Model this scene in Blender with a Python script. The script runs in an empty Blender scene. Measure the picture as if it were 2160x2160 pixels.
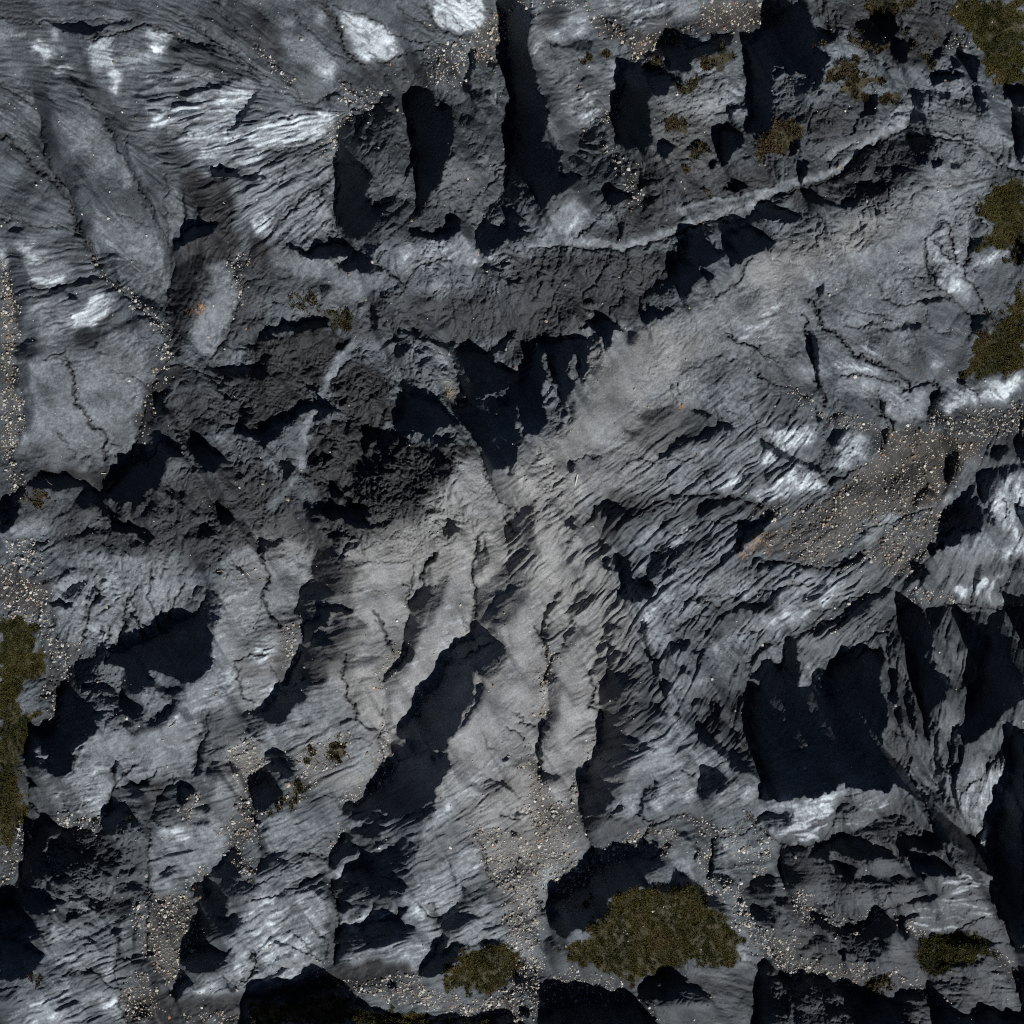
import bpy, math
import numpy as np
from mathutils import Vector

# ------------------------------------------------------------- camera, sky, sun, exposure
SC = 40.0 / 2160.0          # metres per chart unit: the square in view is about 40 m wide
CAM_H = 62.0                # the drone hovers straight above the slope
scn = bpy.context.scene
SUN_AZ_X, SUN_AZ_Y = 0.5, -0.866        # towards the sun, on the ground
SUN_EL = math.radians(34.0)
cam_d = bpy.data.cameras.new("camera"); cam = bpy.data.objects.new("camera", cam_d)
scn.collection.objects.link(cam); scn.camera = cam
cam.location = (0, 0, CAM_H); cam.rotation_euler = (0, 0, 0)
cam_d.sensor_width = 36; cam_d.lens = 36 * CAM_H / 40.0
cam_d.clip_start = .5; cam_d.clip_end = 3000
world = bpy.data.worlds.new("World"); scn.world = world; world.use_nodes = True
wn = world.node_tree; bgn = wn.nodes["Background"]
sky = wn.nodes.new("ShaderNodeTexSky"); sky.sky_type = 'NISHITA'; sky.sun_disc = False
sky.sun_elevation = SUN_EL; sky.sun_rotation = math.atan2(SUN_AZ_X, SUN_AZ_Y)
sky.altitude = 4500; sky.air_density = .35; sky.dust_density = 0.0; sky.ozone_density = 1.0
wn.links.new(sky.outputs[0], bgn.inputs[0]); bgn.inputs[1].default_value = 0.05
sun_d = bpy.data.lights.new("sun", 'SUN'); sun = bpy.data.objects.new("sun", sun_d); scn.collection.objects.link(sun)
sun_d.energy = 5.0; sun_d.angle = math.radians(.5); sun_d.color = (1.0, .965, .92)
sv = Vector((SUN_AZ_X * math.cos(SUN_EL), SUN_AZ_Y * math.cos(SUN_EL), math.sin(SUN_EL)))
sun.rotation_euler = sv.to_track_quat('Z', 'Y').to_euler(); sun.location = sv * 80
scn.view_settings.view_transform = 'Standard'; scn.view_settings.look = 'None'
scn.view_settings.exposure = -0.38; scn.view_settings.gamma = 1

scn.cycles.use_denoising = False
scn.cycles.filter_width = 1.1
scn.cycles.max_bounces = 6

BEDDING = [(100,100,0),(350,200,-15),(450,300,-18),(600,300,-15),(600,450,-40),(250,80,15),(450,80,40),(600,100,50),(700,80,35),(900,60,30),
(150,300,55),(300,450,60),(60,450,20),(100,600,-25),(150,800,-10),(200,650,-20),(400,650,100),(700,450,-40),(900,400,-35),(850,300,100),
(1000,200,100),(1250,200,-15),(1250,350,-40),(1500,350,-20),(1500,480,-25),(1300,600,105),(1100,600,105),(1700,350,-35),(1900,300,20),
(1700,600,-35),(1900,500,-30),(2000,600,-60),(1400,800,-40),(1250,900,-30),(1500,950,-30),(1700,800,45),(1900,750,30),(1800,900,-60),
(1650,950,-50),(1300,1100,-45),(1450,1100,-35),(1500,1250,-35),(1350,1200,-50),(1450,1400,-60),(1550,1450,95),(1400,1450,-70),(1750,1250,-30),
(1700,1150,-30),(1900,1200,-45),(2000,1100,-70),(1900,1450,95),(2000,1350,100),(2050,1650,95),(2000,1600,100),(1750,1680,-15),(1800,1850,0),
(1900,2000,0),(1700,1950,10),(600,800,-35),(500,800,-35),(700,900,-35),(800,1000,-30),(350,800,-40),(450,1000,-45),(200,1150,-30),(250,1300,105),
(640,1350,-10),(700,1250,-15),(880,1350,-20),(1000,1450,-40),(1050,1550,-40),(950,1750,-30),(1000,1700,-35),(650,1700,-25),(600,1900,-35),
(200,1600,-15),(250,1750,-10),(350,1750,-10),(400,1600,-20),(150,2050,-20),(250,2050,-30),(550,2000,-30),(750,2000,-10),(850,1900,-20),
(1250,1500,-20),(1330,1550,-25),(1400,1680,-20),(1300,1700,-15),(1500,1650,-35),(1200,1650,-30)]
# x, y, strength, reach
STREAKY = [(450,280,1.0,150),(600,420,.8,110),(250,60,.4,110),(150,640,.7,70),(1400,1100,1.0,130),(1500,1250,1.0,140),(1550,1450,.9,80),
(1800,870,.35,90),(1900,600,.05,130),(1750,520,.08,110),(1650,950,.8,90),(1950,1450,.8,110),(2050,1650,.9,90),(900,1350,.12,120),(1050,1500,.15,110),(850,1100,.25,90),(150,820,.03,110),(230,330,.12,70),(330,480,.08,60),(120,380,.2,60),(650,80,.15,80),
(1500,700,.15,120),(1250,850,.1,90),(1350,780,.1,120),(700,700,.2,160),(600,900,.2,150),(650,1850,.5,110),(950,1750,.55,90),(200,1750,.4,110),(150,2050,.6,90),
(1300,600,.35,110),(330,420,.25,90),(1250,1700,.35,100),(1800,1800,.3,140),(1330,1950,.1,90),(640,1330,.4,70),(300,1250,.25,110)]
RUBBLY = [(700,880,1.0,110),(820,980,1.0,90),(560,700,.55,110),(450,950,.8,110),(350,760,.6,60),(900,750,1.0,80),(1100,720,1.0,100),(1200,600,.6,130),
(1000,600,.5,110),(850,430,.8,110),(950,300,.6,120),(1250,400,.7,90),(1450,450,.6,110),(1750,250,.7,150),(1850,100,.8,110),(1400,180,.5,80),
(1800,400,.6,110),(1180,1050,.4,50),(250,1080,.6,110),(200,1450,.8,60),(160,1820,.9,60),(1480,1300,.4,70),(1800,1000,.5,80),(900,1400,.0,110),
(150,850,.0,120),(300,450,.05,160),(200,200,.05,120),(1400,850,.15,140),(1700,700,.1,150),(1050,1500,.05,120),(650,1900,.1,130),(1350,1600,.08,120),
(1850,1750,.35,100),(1950,1950,.3,100),(1750,2050,.6,70),(1700,1500,.2,100),(600,60,.05,160),(1150,950,.5,50)]
# x, y, reach, phrase that finds the place in the photograph
LANDMARKS = [
 (25,700,90,"in the gravel strip down the left edge"),(150,450,90,"in the gully left of the smooth pale slab"),(330,640,70,"in the gully junction beside the pale slabs"),
 (330,850,70,"in the dark channel below the gully junction"),(500,640,60,"in the gully right of the upright pale slab"),
 (60,1260,90,"on the bare ledge above the left grass"),(140,1400,70,"on the rim beside the left grass"),(40,1800,90,"on the dark path below the left grass"),
 (180,1740,70,"on the ledge above the lower left pit"),(510,1720,80,"in the gravel strip below the left ridges"),(370,1980,80,"on the brown gravel spit at lower left"),
 (300,2090,70,"on the gravel fan near the bottom left corner"),(420,2140,70,"on the bottom edge left of the dark bushes"),
 (510,1210,60,"on the smooth rib left of centre"),(600,1340,60,"in the gully along the left ridge"),(600,1660,60,"beside the hollow with brown grass"),
 (830,1590,90,"in the gully foot between the grey ridges"),(850,1370,70,"in the gully between the two middle ridges"),(1040,1450,50,"on the shaded slope below the centre"),
 (700,1790,60,"in the narrow gully above the striped slope"),(680,2070,50,"at the foot of the striped slope"),(830,2100,80,"among the bottom gravel beside the dark bushes"),
 (1000,2110,70,"in the bottom gravel below the small moss patch"),(1080,1830,80,"on the brown gravel fan below the centre gully"),(1150,1480,60,"in the long gully below the peak"),
 (1140,1650,60,"at the foot of the long gully"),(1215,1680,40,"in the hole beside the long gully"),(1110,2050,70,"in the gravel left of the big moss patch"),
 (1200,1960,50,"on the shaded rim of the big moss patch"),(1360,1950,70,"on the big moss patch"),(1300,1790,60,"on the ledge above the big moss patch"),
 (1480,1740,60,"on the curved ledge above the moss patch rim"),(1560,1910,60,"on the rim right of the big moss patch"),(1330,2120,60,"on the bottom ledge under the big moss patch"),
 (1640,1870,50,"where the lower right gravel ledge begins"),(1740,1920,70,"on the lower right gravel ledge"),(1680,2050,60,"on the bright gravel near the bottom right"),
 (1820,2060,70,"along the bottom right rim"),(1870,960,80,"in the brown gravel field at right"),(1820,1060,70,"in the lower part of the brown gravel field"),
 (1950,1190,60,"in the gravel below the brown field"),(2000,1270,80,"along the rim above the dark fluted cliff"),(1680,1130,60,"on the ridge below the brown gravel field"),
 (2080,890,60,"on the dark bank below the right moss"),(1950,780,50,"on the pale slope left of the right moss"),(1500,800,90,"on the broad grey slope right of centre"),
 (1400,830,60,"on the pale shoulder right of the peak"),(1100,780,60,"in the shaded hollow above the peak"),(900,850,80,"on the black rubble left of the peak"),
 (700,640,70,"on the dark mound above the black rubble"),(760,230,50,"on the corner of the black cliff"),(690,310,45,"on the gravel lip left of the black cliff"),
 (600,190,50,"in the stony gully in the upper left"),(800,180,50,"on the grey bench above the black cliff"),(900,90,60,"below the bright slab at the top"),
 (1030,90,60,"in the stony gully at the top"),(1045,150,40,"on the ridge beside the black gully"),(1280,70,60,"in the gravel at the top centre"),
 (1380,100,50,"on the bright gravel above the mossy block"),(1520,20,70,"in the coarse gravel at the top right"),(1310,210,50,"on the rim of the upright black gully"),
 (1990,60,60,"beside the top right moss"),(2050,100,50,"at the edge of the top right moss"),(1990,160,50,"on the pale block below the top right moss"),
 (1770,350,50,"beside the curved track at right"),(2000,390,50,"on the pale slope below the curved track"),(2120,195,50,"below the top right moss"),
 (1540,470,50,"beside the black hollow above the slope"),(1180,130,60,"on the pale block at the top"),
]
PLANTS = [
 (2060,90,"olive green heath covering the top right corner","heath","heath"),(2100,450,"olive brown moss on the right edge below the track","moss","moss"),
 (2080,730,"dark green moss on the right edge above the pale slope","moss","moss"),(40,1500,"yellow green grass along the left edge above the black pit","grass","grass"),
 (30,1680,"olive grass on the left edge below the black pit","grass","grass"),(1370,1960,"big olive moss patch inside a stony rim at the bottom","moss","moss"),
 (772,2131,"dark bushy heath in shade along the bottom edge","heath","heath"),(2014,2008,"dark thin moss on the ledge near the bottom right corner","moss","moss"),
 (1000,2040,"olive moss patch left of the big round moss patch","moss","moss"),
]
SHRUBS = [(1238,121,"small olive tuft on the top pale block, left of its twin"),(1274,114,"olive tuft on the right end of the top pale block"),
 (1382,132,"brown shrub on the knob below the bright top gravel"),(1510,129,"broad brown heather on top of the square mossy block"),
 (1448,182,"brown heather cushion in the middle of the mossy block"),(1425,263,"brown heather strip under the pale face of the mossy block"),
 (1469,319,"dark round heather cushion low on the mossy block"),(1442,352,"thin brown heather below the round heather cushion"),
 (1490,405,"small dark shrub just above the pale curved track"),(1880,17,"grey green shrub on the top edge right of the black gully"),
 (1728,96,"dim green shrub at the right rim of the black gully"),(1836,93,"olive shrub above the pale knob near the top right"),
 (1780,148,"large brown shrub with a black hollow above it"),(1813,186,"wide russet heather sprawling down the rubble slope"),
 (1882,212,"dark rounded shrub beside a black crack under the rubble"),(1941,116,"russet strip of heather left of the top right heath"),
 (1970,72,"small russet tuft nearest the top right heath"),(1641,297,"yellow green bush at the foot of the black gully"),
 (2145,547,"small green clump on the right edge between two moss patches"),(76,1055,"faint olive shrub under the dark ledge at far left"),
 (696,675,"yellow green lichen and grass along the dark mound"),(640,640,"thin brown grass on the dark mound left of the lichen"),
 (2088,675,"thin dark growth beside the right edge moss"),(710,1585,"dark speckled shrub on the pale shoulder lower left"),
 (658,1602,"smaller speckled shrub left of the dark speckled one"),(282,1730,"faint shrub by the lower left hollow"),
 (75,2062,"faint dark shrub beside the bottom left pit"),(605,1685,"brown grass fringe round the small black hollow"),
 (1237,1902,"dark tuft on the shaded rim of the big moss patch"),(1087,2039,"dim shrub between gravel and the small moss patch"),
 (1573,1730,"olive tuft among pebbles on the curved ledge"),(1852,2075,"olive cushion under the lower right gravel ledge")]
def plant_label(cx, cy, big_):
    if big_:
        q = min(PLANTS, key=lambda p: math.hypot(cx - p[0], cy - p[1])); 
        return q[2], q[3], q[4]
    q = min(SHRUBS, key=lambda p: math.hypot(cx - p[0], cy - p[1]))
    return q[2], "shrub", "low_shrub"
SURVEY = """
T 0 0
D .5 30 250,650 330,690 380,740 360,830 340,900 400,990 480,1080 520,1170 600,1260 640,1340 640,1440 700,1530 720,1590 650,1650 640,1700 600,1690 545,1600 540,1500 500,1380 400,1270 330,1120 300,990 300,850 250,740
D .8 10 310,830 345,850 330,930 305,990 298,900
D .8 10 500,1400 560,1350 590,1370 550,1430
D .42 30 520,560 640,570 720,650 700,720 800,800 900,900 960,980 960,1050 920,1150 980,1220 1010,1300 1080,1390 1110,1480 1150,1600 1100,1560 1040,1420 960,1260 880,1130 830,1030 780,900 690,760 600,670
D .8 8 905,1120 950,1040 945,1100 915,1170
D 1 8 1250,1770 1390,1650 1470,1620 1580,1630 1560,1680 1450,1720 1330,1800 1260,1820
D 1 5 1500,1230 1620,1250 1760,1270 1932,1280 1932,1310 1750,1310 1600,1300
D 1 5 1640,970 1700,930 1730,860 1830,710 1900,640 1880,700 1800,800 1750,900 1690,970
D .95 8 300,150 480,170 560,190 700,170 950,150 800,200 740,250 620,270 480,250 430,200
D .6 5 940,700 1000,680 1110,690 1200,720 1100,750 1010,730
D .7 5 1050,770 1180,800 1300,760 1280,790 1180,830 1090,800
D .7 5 1280,690 1500,620 1780,570 1700,600 1500,660 1350,700
D .55 5 1220,960 1400,940 1600,920 1640,960 1500,980 1300,980
D .5 5 1180,500 1300,460 1420,440 1320,490 1300,530 1200,530
D .5 5 1210,340 1330,310 1500,330 1600,390 1400,360 1230,380
D .5 6 1340,1440 1360,1420 1340,1700 1325,1700
D .6 6 1440,1600 1440,1530 1500,1480 1470,1550 1470,1610
D .6 6 40,1690 100,1660 200,1650 140,1690 80,1710
L 9 .5 0,600 120,680 230,760 300,850 300,990 330,1120 400,1270 500,1380 540,1500 545,1600 600,1690 680,1830 740,1932
L 12 .5 0,970 100,1040 200,1150 290,1240 400,1320 480,1430 540,1560 560,1680 640,1800 700,1932
L 8 .5 520,570 600,680 700,790 790,910 850,1060 910,1170 980,1280 1040,1400 1100,1530 1150,1650 1220,1750 1250,1830
L 7 .5 1200,1250 1210,1400 1205,1500 1220,1650 1235,1780
L 7 .5 1340,1440 1335,1600 1330,1700
L 9 .6 640,290 740,250 850,250 960,200 1060,170 1200,220 1330,290 1500,320 1640,350 1760,460 1900,580
L 10 .4 1330,130 1500,250 1620,330 1760,430 1932,560
L 9 .4 1550,0 1660,150 1800,270 1932,400
L 7 .4 0,1480 40,1510 90,1600
L 7 .4 0,1580 150,1600 300,1650 480,1650 540,1690
L 6 .4 1660,1500 1690,1600 1680,1700
L 6 .4 850,1550 950,1590 1080,1650
L 6 .5 0,110 150,170 300,150 500,140 700,140 950,145
L 6 .4 900,1060 940,960 900,1000
L 6 .4 1090,560 1240,570 1400,530 1500,530 1650,540
P 1 640,290 790,270 830,330 830,420 880,560 880,660 800,640 770,560 680,460 630,380
P .8 1060,210 1200,220 1260,290 1200,380 1100,470 1080,340
P .5 850,330 1010,340 1050,430 950,500 860,440
P .8 280,310 370,290 390,190 430,250 400,350 350,410 240,370
P 1 410,480 480,450 520,470 500,540 420,540
P 1 530,430 580,405 580,430 530,450
P .9 270,508 330,520 410,520 400,540 310,530
P .5 200,60 290,40 240,110 200,150
P .5 0,230 120,210 200,260 120,300 30,290
P .55 1070,770 1250,730 1500,620 1800,570 1900,640 1800,780 1700,950 1932,900 1932,1250 1480,1220 1350,1080 1200,930 1090,850
P 1 1090,850 1200,830 1230,870 1150,930 1090,900
P 1 1640,1000 1800,970 1932,950 1932,1070 1800,1030
P .8 1550,680 1750,660 1860,640 1800,720 1640,740
P .7 1060,590 1300,560 1500,500 1590,530 1560,590 1300,620 1100,640
P .8 1250,800 1400,740 1500,760 1400,820 1280,840
P .8 1380,1100 1480,1080 1520,1130 1430,1190
P .8 1300,490 1400,480 1360,530 1310,540
P .5 1680,1350 1800,1380 1932,1360 1932,1700 1800,1600 1700,1560
P .28 400,850 560,830 700,880 780,960 830,1060 870,1180 950,1300 940,1360 840,1240 640,1300 540,1150 460,1000
P .3 690,1540 850,1540 1000,1640 1180,1750 1240,1932 760,1932 860,1850 700,1720
P .35 1220,1370 1290,1370 1330,1480 1330,1660 1240,1680 1215,1550
P .15 0,650 200,760 290,880 290,1000 180,1100 60,1000 0,900
P .6 890,1170 950,1280 960,1350 900,1340
P .6 110,1740 230,1700 280,1760 230,1850 420,1932 150,1932
P .35 560,920 640,900 760,1000 780,1080 640,1060 570,1000
P .7 0,1750 50,1740 60,1932 0,1932
P .3 1380,150 1600,230 1720,330 1850,440 1700,390 1500,230
C .5 0,10 200,20 300,120 150,170 0,100
C .75 1310,1310 1400,1220 1480,1250 1600,1310 1660,1360 1690,1450 1690,1650 1760,1800 1600,1932 1400,1932 1300,1850 1420,1750 1580,1660 1480,1600 1430,1560 1340,1450 1320,1370
C .4 1250,300 1600,380 1800,560 1600,540 1350,420 1200,380
C .4 1400,100 1560,0 1932,0 1932,500 1750,300
C .3 500,560 750,640 950,880 1000,1000 1300,1150 1350,1250 1250,1250 1100,1000
C .5 0,1080 200,1180 500,1330 380,1300 200,1240
U .35 560,1620 760,1540 950,1640 1150,1760 1220,1900 1000,1932 800,1750
U .3 420,860 600,840 760,980 850,1150 700,1250 560,1150
U .35 640,290 830,330 880,640 780,580 640,400
T 530 0
D 1 8 1890,80 1932,60 1932,640 1880,520 1860,430 1880,250
D 1 6 1590,350 1630,370 1640,490 1590,560 1570,590 1650,720 1600,740 1530,610 1600,500
D 1 12 620,1180 700,1190 800,1170 850,1250 870,1330 840,1420 870,1480 1000,1470 1050,1440 1020,1480 960,1560 880,1650 830,1720 700,1740 650,1650 610,1550 610,1400 640,1350
D .78 20 630,930 740,840 800,800 900,790 960,740 1040,680 1000,760 960,850 880,870 830,900 850,1010 800,1060 760,1110 720,1180 640,1180
D .6 30 850,900 1000,830 1060,760 1050,850 980,950 960,1050 900,1130 830,1100
D 1 12 1150,720 1190,670 1300,640 1340,720 1340,760 1460,800 1480,850 1470,1000 1490,1020 1440,1120 1400,1200 1390,1290 1340,1370 1270,1480 1210,1570 1190,1560 1220,1450 1210,1320 1210,1180 1220,1120 1170,1040 1170,900 1150,820
D 1 8 1110,1250 1170,1130 1220,1100 1210,1200 1150,1260 1110,1300
D 1 10 1890,960 1932,940 1932,1320 1840,1380 1840,1290 1880,1200 1870,1100
D .95 10 1700,1520 1780,1470 1830,1390 1932,1330 1932,1620 1870,1650 1860,1560 1780,1560 1740,1650 1690,1640
D 1 10 1610,1660 1700,1640 1850,1680 1880,1690 1780,1800 1710,1880 1640,1790
D 1 6 400,1880 440,1800 500,1770 640,1760 740,1800 700,1860 620,1870 540,1850 470,1870
D .9 6 240,1780 330,1800 420,1830 400,1870 300,1810
D .9 8 760,1800 900,1780 1020,1720 940,1820 850,1850 800,1830
D 1 8 1130,1680 1250,1680 1350,1720 1400,1690 1480,1640 1400,1620 1480,1580 1530,1600 1500,1700 1400,1760 1300,1730 1180,1720
D .6 20 870,1480 1050,1400 1150,1480 1190,1580 1100,1620 980,1640 900,1700 830,1740 880,1640
D .9 6 540,740 590,670 660,660 600,700 560,760
D .9 6 900,780 960,740 1000,690 1060,680 980,740 920,800
D .5 20 1500,830 1650,860 1750,900 1640,930 1520,890
D .6 15 1600,660 1760,640 1740,720 1650,720
D .9 8 1740,460 1830,430 1780,490 1720,490
L 14 .5 530,30 590,120 640,250 680,360 760,430 820,480
L 8 .5 600,40 820,110 940,160 1010,230 1110,280 1300,310
L 6 .5 1380,100 1430,190 1430,220
L 6 .5 1440,60 1490,150 1540,220
L 10 .5 1270,60 1340,180 1470,250 1540,260
L 8 .4 300,60 380,190 500,260 560,370 640,410 760,440
L 8 .5 870,380 930,440 1010,440 1100,380 1200,370 1310,330
L 10 .6 640,570 780,690 900,780
L 8 .5 0,280 120,430 240,560 330,660 380,740
L 7 .5 30,1110 250,1080 420,1050 560,970
L 9 .7 220,860 290,830
L 8 .6 100,1740 200,1620 330,1480 480,1370 610,1260
L 8 .6 400,1640 480,1500 520,1340 600,1270
L 7 .5 200,1340 260,1180 380,1120 540,1060
L 7 .5 0,1280 100,1200 240,1150
L 8 .5 1280,1500 1450,1520 1560,1540 1660,1420 1760,1330 1850,1230
L 8 .5 1190,1540 1310,1460 1420,1350 1560,1300
L 8 .5 1770,1260 1850,1150 1890,1090
L 7 .5 1000,1190 1000,1080 1060,1040 1140,1040
L 7 .5 0,560 100,620 250,680 380,740 480,740 560,700
L 7 .5 1050,30 1150,120 1280,190 1320,220 1420,240
L 6 .4 30,50 80,110 120,160
L 7 .5 1690,0 1740,80
P .9 580,60 800,100 940,180 1060,250 1100,370 1030,430 960,440 830,450 740,380 700,260 640,180
P .3 750,180 900,250 1020,300 1050,360 950,380 800,300
P 1 1270,0 1680,0 1690,150 1600,210 1480,240 1330,160
P .3 100,90 250,100 350,190 200,220
P .4 230,240 400,250 520,300 560,380 640,450 590,610 480,540 300,440 260,400
P .7 510,450 620,440 590,610 520,560
P .6 450,110 530,60 560,120 520,190 470,180
P .85 0,930 200,850 500,800 650,860 560,970 480,1040 250,1090 0,1060
P .4 0,1250 200,1150 600,1080 620,1300 590,1600 560,1740 300,1750 100,1740 150,1600 0,1550
P .8 0,1560 100,1540 150,1620 80,1720 20,1680
P .35 1440,1100 1640,1080 1850,1150 1700,1420 1500,1540 1290,1520 1340,1370 1400,1200
P .6 1760,560 1800,600 1810,760 1760,800 1720,740
P .4 1370,620 1480,620 1480,720 1440,770 1370,700
P .4 1090,850 1140,880 1140,980 1060,1000 1030,920
P .35 900,1330 1150,1250 1210,1300 1150,1450 1000,1420 900,1400
P .3 1550,1440 1700,1350 1820,1280 1790,1440 1680,1640 1570,1640
P .45 200,1800 300,1830 420,1890 740,1870 700,1932 250,1932
P .5 1050,1932 1100,1820 1300,1760 1550,1720 1680,1800 1932,1850 1932,1932
P .2 0,0 300,0 500,0 560,150 300,60
C .45 650,540 830,480 1100,420 1300,350 1500,330 1540,450 1540,580 1330,600 1180,670 980,700 900,770 780,680 640,570
C .6 60,80 200,230 230,400 240,480 180,480 60,330 0,200
C .7 0,1720 100,1740 180,1850 220,1932 0,1932
C .35 640,900 1100,680 1530,600 1890,500 1890,1300 1600,1700 900,1760 640,1700
G .75 1740,60 1850,20 1932,0 1932,90 1890,220 1870,360 1740,460 1640,500 1620,370 1560,280 1700,160
G .3 1300,350 1560,280 1620,500 1540,600 1300,600
G .25 640,620 800,640 1000,700 900,790 700,830
G .2 0,250 120,400 300,600 400,740 250,640 100,450
G .35 500,1080 560,970 640,870 720,820 730,870 640,930 620,1100 560,1150
K .7 1740,60 1850,20 1932,0 1932,90 1890,220 1870,360 1740,460 1640,500 1620,370 1560,280 1700,160
S 700,855 22 tan
S 680,905 13 pink
S 570,1015 12 cream
S 535,1100 13 cream
S 625,1110 10 cream
S 880,680 14 white
S 765,668 12 cream
S 755,790 10 brown
S 615,640 10 cream
S 545,690 9 cream
S 265,565 10 cream
S 110,420 8 cream
S 1430,300 10 cream
S 1260,165 10 cream
S 835,790 8 white
S 1275,630 9 white
S 1140,595 9 cream
S 1580,380 8 cream
S 1780,180 12 cream
S 1600,290 16 tan
S 1630,360 18 dark
S 1775,525 16 tan
S 1655,370 9 tan
S 615,1225 8 tan
S 730,735 7 white
T 1070 0
D 1 10 0,90 60,80 140,70 200,130 150,190 140,330 170,430 200,480 220,620 270,720 300,740 300,830 280,950 260,1000 140,1010 60,960 30,900 40,640 10,560
D .8 30 40,640 90,660 100,800 200,850 260,960 270,1000 200,1010 60,900
D 1 8 20,990 260,990 330,1050 420,1100 400,1200 380,1280 450,1290 540,1290 420,1390 330,1420 300,1480 250,1530 180,1420 180,1350 30,1320 10,1150
D .85 12 0,1330 160,1340 200,1440 300,1530 230,1570 90,1480 0,1520
D .8 20 0,1550 120,1600 160,1690 80,1740 0,1750
D 1 10 850,500 960,430 1000,560 1040,640 1060,690 1010,740 1040,810 1040,920 1080,990 1010,1080 990,1110 930,1090 830,1050 800,1000 780,880 800,760 830,640
D 1 8 960,520 1080,510 1160,510 1180,570 1290,580 1180,620 1160,690 1060,680 1030,600
D 1 8 1000,390 1100,350 1160,330 1270,280 1300,340 1290,400 1330,470 1330,510 1260,520 1160,490 1170,420 1080,400 1010,450
D 1 8 1300,360 1450,320 1580,250 1650,270 1640,320 1560,370 1420,400 1340,450 1310,420
D 1 10 1700,270 1780,300 1840,250 1932,170 1932,980 1820,950 1750,960 1720,920 1780,880 1790,820 1760,740 1760,600 1770,530 1740,400
D .8 20 1780,290 1860,400 1932,500 1932,620 1850,640 1790,480
D 1 8 1530,930 1600,900 1680,960 1720,1000 1730,1060 1650,1100 1600,1200 1540,1230 1530,1090
D .9 8 1610,780 1720,740 1780,760 1700,800 1640,830 1600,880
D 1 6 1100,1060 1160,1040 1230,1060 1180,1110 1140,1150 1100,1120
D .8 6 1300,1060 1400,1040 1450,1060 1340,1090
D 1 6 1460,1170 1520,1180 1530,1230 1480,1230
D 1 8 720,1400 800,1390 860,1420 930,1420 920,1450 820,1470 760,1500 720,1480
D .8 8 960,1450 1030,1440 1090,1400 1080,1460 1000,1540
D 1 6 1570,1380 1680,1330 1760,1350 1720,1380 1620,1400
D .9 6 1390,1370 1440,1350 1500,1380 1430,1410
D .85 6 280,320 400,320 480,300 560,290 640,320 620,360 540,380 480,350 360,340
D .6 6 510,600 600,550 660,570 590,580 530,620
D .6 6 740,590 800,560 850,570 780,600
D .5 6 440,990 560,970 640,920 740,890 640,960 540,1010
D .7 10 540,1020 620,970 700,970 740,1000 720,1080 640,1120 560,1140 520,1100
D 1 8 1300,1700 1400,1690 1440,1730 1510,1800 1530,1880 1470,1932 1400,1932 1310,1870
D 1 8 1600,1720 1700,1660 1840,1690 1932,1760 1932,1800 1720,1880 1690,1932 1610,1932 1640,1800
D .9 10 1420,1660 1600,1640 1780,1580 1932,1470 1932,1580 1840,1600 1700,1640 1560,1680 1440,1700
D .7 8 500,1740 580,1650 640,1610 560,1700
D .7 8 820,1640 860,1600 840,1720 800,1760
D .7 10 1200,1640 1270,1550 1320,1560 1240,1620
D .55 20 420,1120 700,1080 800,1180 850,1300 780,1340 640,1230 500,1200
D .7 15 960,1250 1080,1240 1140,1300 1000,1380 960,1340
L 8 .7 150,1830 260,1800 400,1790 520,1800 700,1810 850,1820 1000,1790 1180,1720 1400,1640 1600,1570
L 7 .6 380,1790 370,1900 360,1932
L 7 .6 250,1830 250,1932
L 7 .6 880,1830 890,1932
L 7 .6 700,1932 780,1850
L 7 .6 1090,1830 1050,1932
L 7 .6 1270,1730 1260,1850
L 8 .6 490,1740 580,1660 660,1580 760,1500
L 7 .6 1250,1490 1400,1440 1600,1420 1800,1370 1932,1350
L 6 .5 1430,1640 1560,1570 1720,1490
L 6 .5 500,770 600,780 700,760
L 6 .5 540,1010 530,930 640,870 740,830
L 6 .5 380,1020 470,960 560,960
L 7 .6 690,110 790,180 870,220
L 5 .5 1290,850 1400,830 1550,820
P .5 160,200 300,250 420,140 420,40 560,60 620,160 620,230 500,280 320,300 260,440 200,470 150,300
P .55 700,0 1400,0 1380,90 1200,110 1260,200 1100,210 1000,260 900,170 860,100 700,80
P .4 280,400 500,380 600,470 800,440 840,560 800,700 740,860 540,960 340,1030 290,950 320,740 240,600
P .45 320,740 480,640 720,600 800,640 740,860 560,950 340,1020 300,900
P .5 480,640 700,600 720,700 700,850 600,900 540,820
P .35 1350,500 1450,440 1650,400 1740,560 1740,700 1620,750 1560,560
P .25 1060,720 1200,700 1500,700 1600,760 1500,850 1250,850 1060,800
P .3 1600,300 1700,320 1740,450 1680,480
P .35 1620,860 1740,760 1780,860 1720,920
P .45 340,1620 420,1480 540,1440 620,1560 560,1680 420,1720 280,1770 150,1850 100,1800 260,1690
P .45 960,1760 1100,1700 1300,1640 1500,1540 1700,1490 1932,1390 1932,1440 1760,1530 1500,1650 1250,1720 1000,1800
P .4 700,1560 850,1500 900,1480 850,1560 740,1620
P .3 0,1900 200,1780 400,1720 600,1800 900,1800 700,1840 400,1850 150,1932 0,1932
P .3 1260,1500 1450,1460 1800,1400 1700,1480 1450,1560
W .5 140,150 300,160 290,260 150,240
W .4 1040,700 1500,640 1560,800 1300,860 1060,800
W .4 1060,880 1500,880 1500,1260 1200,1250 1050,1100
C .5 280,50 460,60 450,170 320,200 200,140
C .55 940,60 1200,60 1240,160 1050,220 940,160
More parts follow.
